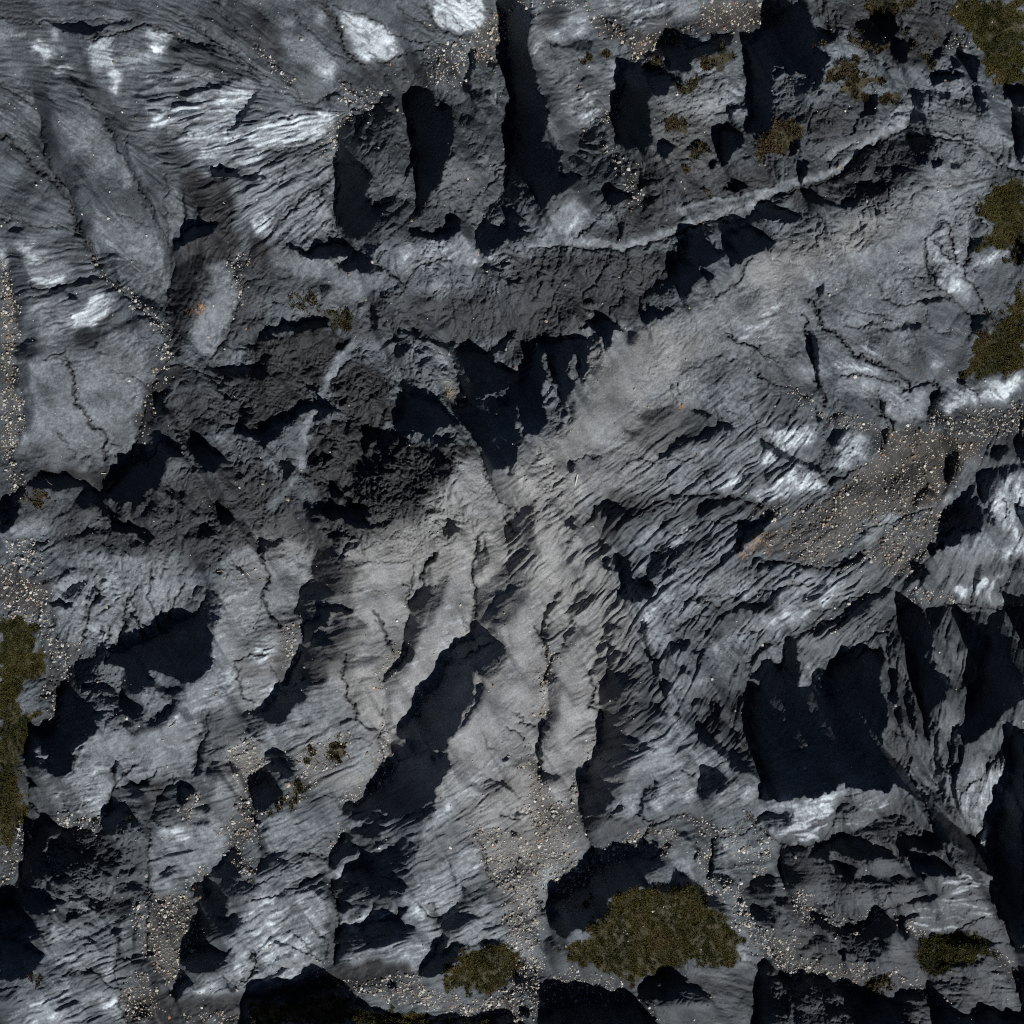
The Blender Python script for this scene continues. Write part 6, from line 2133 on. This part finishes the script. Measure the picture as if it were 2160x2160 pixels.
# ---- relief from the banks: each bank faces away from the sun by its steepness
moss_flat = MO
g = 0.10 - 1.22 * np.clip(DK, 0, 1) ** .78 - .18 * sstep(.85, 1, DK) + 0.42 * U + 0.16 * P + 0.06 * W_ - 0.05 * C
n = NG + 2 * PADN
gp = np.pad(g, PADN, mode='reflect')
ky = 2 * math.pi * np.fft.fftfreq(n, ST)[:, None]; kx = 2 * math.pi * np.fft.rfftfreq(n, ST)[None, :]
ks = kx * SUN_D[0] + ky * SUN_D[1]; kt = -kx * SUN_D[1] + ky * SUN_D[0]
LAM, MU = 0.010, (2 * math.pi / 1500.0) ** 2
# z falls towards the sun where g > 0 (ground that faces the sun)
zh = 1j * ks * np.fft.rfft2(gp) / (ks ** 2 + LAM * kt ** 2 + MU)
zbase = np.fft.irfft2(zh, s=(n, n)).astype(np.float32)
pd = lambda a: np.pad(a, PADN, mode='reflect')
calm = (1 - .75 * np.clip(K + MO, 0, 1)) * (1 - .85 * np.clip(VS, 0, 1))
bed = np.abs(CRK2) * 2.2 + .5 * CRK2 + np.abs(CRK3) * 1.0
det = (CRK * (0.03 + 0.20 * STK) + bed * (0.06 + 1.75 * np.clip(STK, 0, 2) ** 1.3)) * calm * (1 - .45 * RUB)
det += rocky * (.10 + 1.0 * RUB) * calm + grain * (0.11 + .08 * RUB) + big * 5.0
det *= 1 - .65 * sstep(.8, 1.0, DK)

# ---- running water: rills follow the fall of the ground
H2 = (crop(zbase) + det + blur(det, 4) + 1.2 * crop(fnoise(97, 8, 40)))[::2, ::2].astype(np.float64)
H2 = H2 + .002 * np.random.RandomState(3).standard_normal(H2.shape)
for _ in range(25):                                  # fill the little hollows so that water runs on
    q_ = np.pad(H2, 1, mode='edge'); nb = np.full(H2.shape, 1e9)
    for dy in (0, 1, 2):
        for dx in (0, 1, 2):
            if dx != 1 or dy != 1: nb = np.minimum(nb, q_[dy:dy + H2.shape[0], dx:dx + H2.shape[1]])
    H2 = np.maximum(H2, nb + .003)
nh = H2.shape[0]
q_ = np.pad(H2, 1, constant_values=1e9); best = np.zeros(H2.shape); rec = np.arange(nh * nh).reshape(nh, nh).copy()
ids = np.pad(rec.copy(), 1, mode='edge')
for dy in (0, 1, 2):
    for dx in (0, 1, 2):
        if dx == 1 and dy == 1: continue
        dr = (H2 - q_[dy:dy + nh, dx:dx + nh]) / math.hypot(dx - 1, dy - 1)
        m_ = dr > best; best[m_] = dr[m_]; rec[m_] = ids[dy:dy + nh, dx:dx + nh][m_]
order = np.argsort(-H2.ravel()).tolist(); recl = rec.ravel().tolist(); acc = [1.0] * (nh * nh)
for i_ in order:
    j_ = recl[i_]
    if j_ != i_: acc[j_] += acc[i_]
acc = np.array(acc, np.float32).reshape(nh, nh)
rill = np.clip(np.log(acc / 25.0), 0, 5.0) / 5.0
rill = np.repeat(np.repeat(rill, 2, 0), 2, 1)
rill = shift(blur(rill, 1.5), 2.0 * w1, 2.0 * w2) * .9 + .5 * blur(rill, 4.5)
det -= rill * (3.6 - 2.0 * RUB) * (1 - .8 * MO) * (1 - .5 * K)
det -= cut * 4.2
Z = zbase + pd(det)
Zc = crop(Z)

# ---- soils and crusts (own colours, plus shade painted into the gully lines)
pn = crop(fnoise(120, 5, 40, slope=.9)); pn2 = crop(fnoise(121, 3.2, 9, slope=.4)); pn3 = crop(fnoise(122, 30, 200, slope=1.1))
stk_ = shift(oriented(140, 5, 40, 7.0, 1.2), 3 * wv, 3 * wv2)
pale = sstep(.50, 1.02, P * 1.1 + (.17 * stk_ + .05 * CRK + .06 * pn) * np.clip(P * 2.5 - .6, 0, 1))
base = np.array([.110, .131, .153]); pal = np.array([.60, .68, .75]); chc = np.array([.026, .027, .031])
wrm = np.array([.285, .292, .298]); brn = np.array([.066, .058, .051]); mos = np.array([.060, .052, .020])
tone = np.exp(.07 * pn + .08 * pn2 + .10 * pn3 + (.02 + .08 * STK) * CRK)[..., None]
ALB = np.empty((NG, NG, 3), np.float32); ALB[:] = base
mixin = lambda m, c: ALB + np.clip(m, 0, 1)[..., None] * (c - ALB)
ALB = mixin(W_, wrm)
lowp = sstep(.02, .5, P + .05 * pn)
ALB = mixin(lowp, np.array([.225, .256, .290]))
ALB = mixin(W_ * .7, wrm)
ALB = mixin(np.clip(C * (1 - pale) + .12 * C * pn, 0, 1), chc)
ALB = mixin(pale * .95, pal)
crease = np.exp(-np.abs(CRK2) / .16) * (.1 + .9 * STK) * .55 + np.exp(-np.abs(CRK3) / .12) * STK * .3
silt_shade = np.clip(cut / 1.15, 0, 1) * .85 + np.clip(rill - .18, 0, 1) * 1.1 * (1 - RUB) + crease * (.6 + .4 * pn2 * 0)  # cuts and rills darkened in colour where shading is missing; bed creases darkened too
ALB = mixin(np.clip(silt_shade, 0, .85), np.array([.034, .036, .042]))
ALB = mixin(K * .8, brn)
ALB = mixin(blur(M['O'], 3) * sstep(-.6, .8, pn2 + pn), np.array([.42, .24, .10]))
ALB = ALB * tone
ALB = mixin(sstep(.25, .6, MO + .12 * pn) * .9, mos)
# ---------------------------------------------------------------- helpers
def link(o): scn.collection.objects.link(o); return o
def tag(o, label=None, cat=None, group=None, kind=None):
    if label: o["label"] = label
    if cat: o["category"] = cat
    if group: o["group"] = group
    if kind: o["kind"] = kind
    return o

def np_mesh(name, co, faces, k, cols=None, smooth=True):
    """mesh from arrays: co (n,3), faces (m,k)"""
    me = bpy.data.meshes.new(name)
    nf = len(faces)
    me.vertices.add(len(co)); me.vertices.foreach_set("co", np.ascontiguousarray(co, np.float32).ravel())
    me.loops.add(nf * k); me.loops.foreach_set("vertex_index", np.ascontiguousarray(faces, np.int32).ravel())
    me.polygons.add(nf)
    me.polygons.foreach_set("loop_start", np.arange(0, nf * k, k, dtype=np.int32))
    me.polygons.foreach_set("use_smooth", np.full(nf, smooth))
    if cols is not None:
        ca = me.color_attributes.new("tint", 'FLOAT_COLOR', 'POINT')
        c4 = np.ones((len(co), 4), np.float32); c4[:, :3] = cols
        ca.data.foreach_set("color", c4.ravel())
    me.update(calc_edges=True)
    return me

def node_mat(name):
    m = bpy.data.materials.new(name); m.use_nodes = True
    return m, m.node_tree.nodes, m.node_tree.links, m.node_tree.nodes["Principled BSDF"]

def tinted(name, rough=.8, spec=.3, var=.25, scale=40.0, bump=0.0, bscale=60.0, bdist=.01):
    m, N, Lk, b = node_mat(name)
    at = N.new("ShaderNodeAttribute"); at.attribute_name = "tint"
    tc = N.new("ShaderNodeTexCoord")
    nz = N.new("ShaderNodeTexNoise"); nz.inputs["Scale"].default_value = scale; nz.inputs["Detail"].default_value = 4
    nz.inputs["Roughness"].default_value = .65
    Lk.new(tc.outputs["Object"], nz.inputs["Vector"])
    mr = N.new("ShaderNodeMapRange"); mr.inputs[1].default_value = .3; mr.inputs[2].default_value = .7
    mr.inputs[3].default_value = 1 - var; mr.inputs[4].default_value = 1 + var
    Lk.new(nz.outputs["Fac"], mr.inputs[0])
    mx = N.new("ShaderNodeVectorMath"); mx.operation = 'SCALE'
    Lk.new(at.outputs["Color"], mx.inputs[0]); Lk.new(mr.outputs[0], mx.inputs["Scale"])
    Lk.new(mx.outputs[0], b.inputs["Base Color"])
    b.inputs["Roughness"].default_value = rough; b.inputs["Specular IOR Level"].default_value = spec
    if bump:
        n2 = N.new("ShaderNodeTexNoise"); n2.inputs["Scale"].default_value = bscale; n2.inputs["Detail"].default_value = 5
        n2.inputs["Roughness"].default_value = .7
        Lk.new(tc.outputs["Object"], n2.inputs["Vector"])
        bp = N.new("ShaderNodeBump"); bp.inputs["Strength"].default_value = bump; bp.inputs["Distance"].default_value = bdist
        Lk.new(n2.outputs["Fac"], bp.inputs["Height"]); Lk.new(bp.outputs[0], b.inputs["Normal"])
    return m

def place(u, v, z):
    """chart position u, v at height z (chart units above datum) -> metres; the survey was sighted from the air, so it is set back to plan"""
    s = SC * (1 - z * SC / CAM_H)
    return (u - 1080) * s, (1080 - v) * s, z * SC

def sample(a, u, v):
    j = np.clip(np.asarray(u) / ST - .5, 0, NG - 1.001); i = np.clip(np.asarray(v) / ST - .5, 0, NG - 1.001)
    j0 = j.astype(int); i0 = i.astype(int); fj = j - j0; fi = i - i0
    return (a[i0, j0] * (1 - fi) * (1 - fj) + a[i0, j0 + 1] * (1 - fi) * fj
            + a[i0 + 1, j0] * fi * (1 - fj) + a[i0 + 1, j0 + 1] * fi * fj)

# ---------------------------------------------------------------- terrain: one sheet, carried on to the horizon
SK = 26
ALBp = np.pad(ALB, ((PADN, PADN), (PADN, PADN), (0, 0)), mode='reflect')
ax = (np.arange(-PADN, NG + PADN) + .5) * ST
step = ST * 1.45 ** np.arange(1, SK + 1); far = np.cumsum(step)
axx = np.concatenate([ax[0] - far[::-1], ax, ax[-1] + far])
Zf = np.pad(Z, SK, mode='edge')
fade = np.concatenate([np.linspace(0, 1, SK) ** .7, np.ones(len(ax)), np.linspace(1, 0, SK) ** .7])
Zf = Zf * np.minimum(fade[:, None], fade[None, :])
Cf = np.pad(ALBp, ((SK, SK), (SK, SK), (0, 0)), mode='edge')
nn = len(axx)
zz = Zf * SC
pers = 1 - np.clip(zz, -3, 3) / CAM_H
U2, V2 = np.meshgrid((axx - 1080) * SC, (1080 - axx) * SC)
co = np.stack([U2 * pers, V2 * pers, zz], -1).reshape(-1, 3)
idx = np.arange(nn * nn, dtype=np.int32).reshape(nn, nn)
fc = np.stack([idx[1:, :-1], idx[1:, 1:], idx[:-1, 1:], idx[:-1, :-1]], -1).reshape(-1, 4)
rock = tinted("shale", rough=.72, spec=.4, var=.36, scale=48, bump=.7, bscale=34, bdist=.02)
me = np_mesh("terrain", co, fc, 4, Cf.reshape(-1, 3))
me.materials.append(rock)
terrain = link(bpy.data.objects.new("terrain", me))
tag(terrain, "dark grey eroded shale slope cut by gullies and sharp ridges", "terrain", kind="structure")
del co, fc, idx, U2, V2, pers

# ---------------------------------------------------------------- stones
def ico(sub):
    t = (1 + 5 ** .5) / 2
    v = np.array([(-1, t, 0), (1, t, 0), (-1, -t, 0), (1, -t, 0), (0, -1, t), (0, 1, t), (0, -1, -t), (0, 1, -t), (t, 0, -1), (t, 0, 1), (-t, 0, -1), (-t, 0, 1)], float)
    f = [(0, 11, 5), (0, 5, 1), (0, 1, 7), (0, 7, 10), (0, 10, 11), (1, 5, 9), (5, 11, 4), (11, 10, 2), (10, 7, 6), (7, 1, 8),
         (3, 9, 4), (3, 4, 2), (3, 2, 6), (3, 6, 8), (3, 8, 9), (4, 9, 5), (2, 4, 11), (6, 2, 10), (8, 6, 7), (9, 8, 1)]
    v = [Vector(p).normalized() for p in v]
    for _ in range(sub):
        cache = {}; nf = []
        def mid(a, b):
            k = (min(a, b), max(a, b))
            if k not in cache:
                v.append(((v[a] + v[b]) / 2).normalized()); cache[k] = len(v) - 1
            return cache[k]
        for a, b, c in f:
            ab, bc, ca = mid(a, b), mid(b, c), mid(c, a)
            nf += [(a, ab, ca), (b, bc, ab), (c, ca, bc), (ab, bc, ca)]
        f = nf
    return np.array([tuple(p) for p in v]), np.array(f)

def cobble(sub, r):
    """a broken stone: a ball cut by a few planes, squashed"""
    v, f = ico(sub)
    v = v.copy()
    for _ in range(9):
        n = r.normal(size=3); n /= np.linalg.norm(n); d = r.uniform(.5, .85)
        h = v @ n - d
        v = v - np.maximum(h, 0)[:, None] * n
    v *= np.array([1.0, r.uniform(.62, .95), r.uniform(.45, .75)])
    return v, f

STONE_COL = {'white': (.78, .78, .74), 'cream': (.66, .60, .48), 'tan': (.44, .35, .26), 'brown': (.28, .20, .14),
             'rust': (.42, .22, .12), 'pink': (.55, .42, .37), 'grey': (.34, .33, .32), 'dark': (.13, .11, .10)}
r = np.random.RandomState(5)
PROTO = []
for k in range(12):
    PROTO.append(cobble(2, r))
stone_mat = {}
for cname, col in STONE_COL.items():
    m, N, Lk, b = node_mat("stone_" + cname)
    tc = N.new("ShaderNodeTexCoord"); nz = N.new("ShaderNodeTexNoise"); nz.inputs["Scale"].default_value = 2.3
    nz.inputs["Detail"].default_value = 5; nz.inputs["Roughness"].default_value = .7
    oi = N.new("ShaderNodeObjectInfo"); ad = N.new("ShaderNodeVectorMath"); ad.operation = 'ADD'
    Lk.new(tc.outputs["Object"], ad.inputs[0]); Lk.new(oi.outputs["Random"], ad.inputs[1]); Lk.new(ad.outputs[0], nz.inputs["Vector"])
    cr = N.new("ShaderNodeValToRGB")
    cr.color_ramp.elements[0].position = .3; cr.color_ramp.elements[1].position = .68
    cr.color_ramp.elements[0].color = (*[c * .5 for c in col], 1); cr.color_ramp.elements[1].color = (*[min(c * 1.12, .85) for c in col], 1)
    Lk.new(nz.outputs["Fac"], cr.inputs[0]); Lk.new(cr.outputs[0], b.inputs["Base Color"])
    b.inputs["Roughness"].default_value = .85
    stone_mat[cname] = m
stone_me = {}
def stone_mesh(k, cname):
    if (k, cname) not in stone_me:
        v, f = PROTO[k]
        m = np_mesh("stone", v, f, 3, smooth=False); m.materials.append(stone_mat[cname]); stone_me[(k, cname)] = m
    return stone_me[(k, cname)]

def where(x, y):
    best = min(LANDMARKS, key=lambda q: ((x - q[0]) / q[2]) ** 2 + ((y - q[1]) / q[2]) ** 2)
    return best[3]

stones = []
for (x, y, d, c) in STONES:
    if not (2 < x < 2158 and 2 < y < 2158): continue
    stones.append([x, y, max(d, 3.0), c or 'cream', where(x, y)])
fam = {}
for i, s in enumerate(stones): fam.setdefault((s[3], s[4]), []).append(i)
labels = {}
for (c, w), ids in fam.items():
    ids.sort(key=lambda i: -stones[i][2])
    if len(ids) == 1: labels[ids[0]] = ("only %s stone %s" % (c, w), None); continue
    kinds = ids[1:]
    if stones[ids[0]][2] > 1.08 * stones[ids[1]][2]:
        labels[ids[0]] = ("largest %s stone %s" % (c, w), None)
    else: kinds = ids
    if len(kinds) == 1: labels[kinds[0]] = ("smaller %s stone %s" % (c, w), None)
    else:
        word = "smaller" if len(kinds) < len(ids) else "similar"
        for i in kinds: labels[i] = ("one of the %s %s stones %s" % (word, c, w), "%s %s stones %s" % (word, c, w))
r = np.random.RandomState(21)
for i, (x, y, d, c, w) in enumerate(stones):
    k = r.randint(len(PROTO))
    o = link(bpy.data.objects.new("boulder" if d > 7.5 else "stone", stone_mesh(k, c)))
    rad = d * .5 * SC * 1.3
    hz = float(np.max(sample(Zc, [x, x + d * .2, x - d * .2], [y, y + d * .2, y - d * .2])))
    o.location = place(x, y, hz + d * .12)
    o.scale = (rad,) * 3
    o.rotation_euler = (r.uniform(-.35, .35), r.uniform(-.35, .35), r.uniform(0, 6.28))
    lab, gr = labels[i]
    tag(o, lab, "boulder" if d > 7.5 else "stone", gr)

# gravel past counting: one object
def scatter_stones(name, pts, size, cols, label):
    n = len(pts); rr = np.random.RandomState(9)
    base = [cobble(0, rr) for _ in range(16)]
    which = rr.randint(16, size=n); f0 = base[0][1]
    V = np.empty((n, 12, 3)); 
    for k in range(16):
        s = which == k; m = int(s.sum())
        if not m: continue
        a = rr.uniform(0, 6.28, m); ca, sa = np.cos(a), np.sin(a); v = base[k][0]
        q = np.empty((m, 12, 3))
        q[:, :, 0] = v[None, :, 0] * ca[:, None] - v[None, :, 1] * sa[:, None]
        q[:, :, 1] = v[None, :, 0] * sa[:, None] + v[None, :, 1] * ca[:, None]
        q[:, :, 2] = v[None, :, 2]
        V[s] = q
    V = V * (size * .5 * SC)[:, None, None] + pts[:, None, :]
    F = f0[None] + (np.arange(n) * 12)[:, None, None]
    me = np_mesh(name, V.reshape(-1, 3), F.reshape(-1, 3), 3, np.repeat(cols, 12, 0), smooth=False)
    me.materials.append(tinted("pebbles", .85, .3, .15, 60))
    return tag(link(bpy.data.objects.new(name, me)), label, "gravel", kind="stuff")

Gd = np.clip(G, 0, 1) ** .75 * (1 - .35 * K) * (1 - .6 * MO) * (.35 + .9 * sstep(-.9, 1.2, pn))
Gd = Gd + .003 * (1 - sstep(.2, .5, MO))
rr = np.random.RandomState(33)
NTRY = 520000
u = rr.uniform(2, 2158, NTRY); v = rr.uniform(2, 2158, NTRY)
keep = rr.uniform(size=NTRY) < sample(Gd, u, v) * 1.15
u, v = u[keep], v[keep]
size = np.clip(np.exp(rr.normal(1.08, .55, len(u))), 1.6, 12)
hz = sample(Zc, u, v)
s_ = SC * (1 - hz * SC / CAM_H)
pts = np.stack([(u - 1080) * s_, (1080 - v) * s_, (hz + size * .1) * SC], -1)
pal_ = np.array([(.72, .71, .67), (.60, .55, .45), (.45, .38, .29), (.30, .24, .18), (.22, .21, .20), (.40, .24, .15), (.12, .115, .11), (.5, .49, .48)])
ci = rr.choice(8, len(u), p=[.20, .17, .12, .13, .14, .04, .14, .06])
trail = rr.uniform(size=len(u)) < .55 * (1 - np.clip(sample(K, u, v) * 1.3, 0, 1))
ci = np.where(trail, rr.choice([0, 0, 1, 7], len(u)), ci)
scatter_stones("gravel", pts, size, pal_[ci] * rr.uniform(.75, 1.15, (len(u), 1)),
               "pale pebbles and gravel strewn along the gullies and ledges")

# ---------------------------------------------------------------- moss, grass and low shrubs
def blades(u, v, hgt, length, seed, lift=0.0, per=6):
    """tufts of small pointed leaves standing at u, v (chart units)"""
    rr = np.random.RandomState(seed); n = len(u)
    hz = sample(Zc, u, v) + lift
    s = SC * (1 - hz * SC / CAM_H)
    base = np.stack([(u - 1080) * s, (1080 - v) * s, hz * SC], -1)
    a = rr.uniform(0, 6.28, (n, per)); el = rr.uniform(.25, 1.25, (n, per)); L = length * SC * rr.uniform(.5, 1.2, (n, per)) * hgt[:, None]
    d = np.stack([np.cos(a) * np.cos(el), np.sin(a) * np.cos(el), np.sin(el)], -1)
    side = np.stack([-np.sin(a), np.cos(a), 0 * a], -1) * (L * .16)[..., None]
    off = rr.normal(0, 1.0, (n, per, 3)) * SC * np.array([1.6, 1.6, 0.2])
    b = base[:, None] + off
    tip = b + d * L[..., None]
    mid = b + d * (L * .45)[..., None]
    V = np.stack([b, mid + side, tip, mid - side], 2).reshape(-1, 3)
    F = np.arange(n * per * 4).reshape(-1, 4)
    return V, F

def twigs(u, v, rr, length=9.0, w=.35):
    """bare woody stems lying out from a shrub: four-sided tapering rods"""
    n = len(u); hz = sample(Zc, u, v) + 1.0; s = SC * (1 - hz * SC / CAM_H)
    b0 = np.stack([(u - 1080) * s, (1080 - v) * s, hz * SC], -1)
    a = rr.uniform(0, 6.28, n); el = rr.uniform(.1, .8, n); L = length * SC * rr.uniform(.6, 1.2, n)
    d = np.stack([np.cos(a) * np.cos(el), np.sin(a) * np.cos(el), np.sin(el)], -1)
    sd = np.stack([-np.sin(a), np.cos(a), 0 * a], -1) * w * SC; up = np.cross(d, sd)
    rows = []
    for t, q in ((0, 1.0), (.5, .7), (1, .25)):
        c = b0 + d * (L * t)[:, None] + sd * (.8 * math.sin(3 * t))
        rows.append(np.stack([c + sd * q, c + up * q, c - sd * q, c - up * q], 1))
    V = np.concatenate(rows, 1).reshape(-1, 3)
    f = [(r_ * 4 + k, r_ * 4 + (k + 1) % 4, r_ * 4 + 4 + (k + 1) % 4, r_ * 4 + 4 + k) for r_ in (0, 1) for k in range(4)]
    F = (np.array(f)[None] + (np.arange(n) * 12)[:, None, None]).reshape(-1, 4)
    return V, F

leaf_mat = tinted("leaves", .8, .2, .2, 30)
def leaf_object(name, V, F, cols, per):
    me = np_mesh(name, V, F, 4, np.repeat(cols, 4 * per, 0), smooth=False)
    me.materials.append(leaf_mat)
    return link(bpy.data.objects.new(name, me))

LEAFC = np.array([(.130, .122, .034), (.098, .096, .028), (.165, .145, .046), (.066, .072, .026), (.20, .165, .075)])
HEATH = np.array([(.095, .080, .040), (.072, .064, .032), (.125, .100, .050), (.050, .048, .026), (.160, .115, .060)])
shr = 0
for kind, nums, ptsP, tg in ITEMS:
    if kind != 'M': continue
    cx, cy = ptsP.mean(0)
    x_, y_ = ptsP[:, 0], ptsP[:, 1]
    area = .5 * abs(np.dot(x_, np.roll(y_, 1)) - np.dot(y_, np.roll(x_, 1)))
    big_ = area > 5000
    if nums[0] < .25: continue
    b, ins = fill(ptsP, WA, 26)
    sub = (ins * (np.float32(nums[0]) if not big_ else 1.0)); 
    ii, jj = np.nonzero(ins)
    if len(ii) < 10: continue
    uu0 = XX[b][ii, jj]; vv0 = YY[b][ii, jj]
    rr = np.random.RandomState(100 + shr); shr += 1
    n = int(len(ii) * ST * ST * (.30 if big_ else .26 * nums[0] ** 1.6))
    clump = sample(.5 * pn + .7 * pn3, uu0, vv0) + (0 if big_ else -.0)
    wgt = np.exp(np.clip(.5 * clump if big_ else 2.2 * clump, -4, 3)); wgt /= wgt.sum()
    pick = rr.choice(len(ii), n, p=wgt)
    uu = uu0[pick] + rr.uniform(-.9, .9, n); vv = vv0[pick] + rr.uniform(-.9, .9, n)
    hg = np.clip(1 + .35 * sample(pn, uu, vv), .4, 1.8) * (1.0 if big_ else 1.15)
    per = 6
    V, F = blades(uu, vv, hg, 3.2 if big_ else 4.0, 300 + shr, 0.4, per)
    ck = np.clip((sample(pn3, uu, vv) * 1.1 + rr.normal(0, .8, n) + 2), 0, 4).astype(int)
    cols = (LEAFC if big_ else HEATH)[np.array([3, 1, 0, 2, 4])[ck]] * rr.uniform(.7, 1.25, (n, 1)) * .70
    lab, cat, gname = plant_label(cx, cy, big_)
    if big_:
        tag(leaf_object(gname, V, F, cols, per), lab, cat, kind="stuff"); continue
    zc_ = float(sample(Zc, cx, cy)); org = np.array(place(cx, cy, zc_))
    root = link(bpy.data.objects.new(gname, None)); root.location = org; root.empty_display_size = .1
    tag(root, lab, cat, group="low shrubs on the rock")
    fo = leaf_object("foliage", V - org, F, cols, per); fo.parent = root
    ns = max(10, min(70, n // 25)); k_ = rr.choice(n, ns)
    SV, SF = twigs(uu[k_], vv[k_], rr)
    me_ = np_mesh("stems", SV - org, SF, 4, np.tile((.16, .12, .085), (len(SV), 1)) * rr.uniform(.7, 1.3, (len(SV), 1)))
    me_.materials.append(leaf_mat); so = link(bpy.data.objects.new("stems", me_)); so.parent = root

# ---------------------------------------------------------------- roots, sticks and a dry grass tuft
wood = tinted("dry_wood", .8, .2, .25, 80)
def rod(name, pts, r0, r1, col, label, cat, group=None):
    """a bent stick: pts are (chart x, chart y, height above the ground in chart units)"""
    P3 = [Vector(place(x, y, float(sample(Zc, x, y)) + h)) for x, y, h in pts]
    V, F = [], []
    for i, p in enumerate(P3):
        d = (P3[min(i + 1, len(P3) - 1)] - P3[max(i - 1, 0)]).normalized()
        s = d.orthogonal().normalized(); t = d.cross(s)
        r_ = (r0 + (r1 - r0) * i / (len(P3) - 1)) * SC
        for k in range(6):
            a = math.pi * k / 3
            V.append(p + s * (math.cos(a) * r_) + t * (math.sin(a) * r_))
    for i in range(len(P3) - 1):
        for k in range(6):
            F.append((i * 6 + k, i * 6 + (k + 1) % 6, i * 6 + 6 + (k + 1) % 6, i * 6 + 6 + k))
    V = np.array([tuple(q) for q in V]); o0 = V.mean(0)
    me_ = np_mesh(name, V - o0, np.array(F), 4, np.tile(col, (len(V), 1))); me_.materials.append(wood)
    o = link(bpy.data.objects.new(name, me_)); o.location = o0
    return tag(o, label, cat, group)

PALEW = (.62, .56, .46); GREYW = (.34, .31, .27)
rod("root", [(262, 1352, 1), (268, 1361, 6), (276, 1368, 5), (282, 1371, 2)], .9, .35, GREYW, "bare root hanging over the rim of the left black pit, leftmost of three", "root")
rod("root", [(338, 1342, 1), (336, 1352, 6), (330, 1361, 6), (332, 1367, 2)], .9, .35, GREYW, "forked looking root over the rim of the left black pit, middle of three", "root")
rod("root", [(346, 1341, 1), (352, 1352, 5), (349, 1362, 6), (351, 1369, 2)], .8, .3, GREYW, "thin root over the rim of the left black pit, nearest the pale rib", "root")
rod("stick", [(920, 804, 2), (932, 803, 4), (945, 805, 3), (952, 806, 2)], .9, .4, PALEW, "straight pale stick lying above the dry grass tuft by the black hollow", "stick")
rod("stick", [(213, 998, 1), (223, 999, 2)], 1.0, .8, (.7, .68, .62), "short white stick in the dark channel under the smooth pale slab", "stick")
rod("stick", [(96, 1010, 2), (103, 1018, 3), (110, 1023, 2)], .7, .3, PALEW, "thin bent stick on the dark ledge at far left", "stick")
rod("stick", [(458, 1205, 2), (468, 1204, 4), (476, 1207, 2)], .9, .4, PALEW, "pale stick on the black hole beside the smooth rib", "stick")
rod("stick", [(516, 1204, 2), (522, 1209, 3), (527, 1215, 2), (530, 1221, 1)], .8, .3, PALEW, "crooked pale stick beside the rust and white stones on the smooth rib", "stick")
rod("stick", [(1218, 1001, 1), (1216, 1012, 4), (1213, 1024, 1)], 2.2, 1.0, (.74, .72, .68), "white weathered stick standing out of the slope right of the peak", "stick")
rod("stick", [(372, 1521, 1), (366, 1528, 3), (357, 1534, 1)], 2.0, .8, (.74, .72, .68), "white weathered stick on the slope below the left black pit", "stick")
rod("stick", [(1822, 1392, 1), (1830, 1412, 4), (1837, 1436, 1)], 1.5, .6, (.60, .60, .60), "long pale splinter lying in the upper part of the big black hollow", "stick")

rr = np.random.RandomState(77)
ng = 90
gu = 948 + rr.normal(0, 5, ng); gv = 829 + rr.normal(0, 5, ng)
TV, TF = twigs(gu, gv, rr, 13.0, .3)
org = np.array(place(948, 829, float(sample(Zc, 948, 829))))
me_ = np_mesh("grass_tuft", TV - org, TF, 4, np.tile((.55, .47, .33), (len(TV), 1)) * rr.uniform(.6, 1.3, (len(TV), 1)))
me_.materials.append(leaf_mat)
o = link(bpy.data.objects.new("grass_tuft", me_)); o.location = org
tag(o, "dry straw coloured grass tuft on the knob left of the black hollow", "grass tuft")
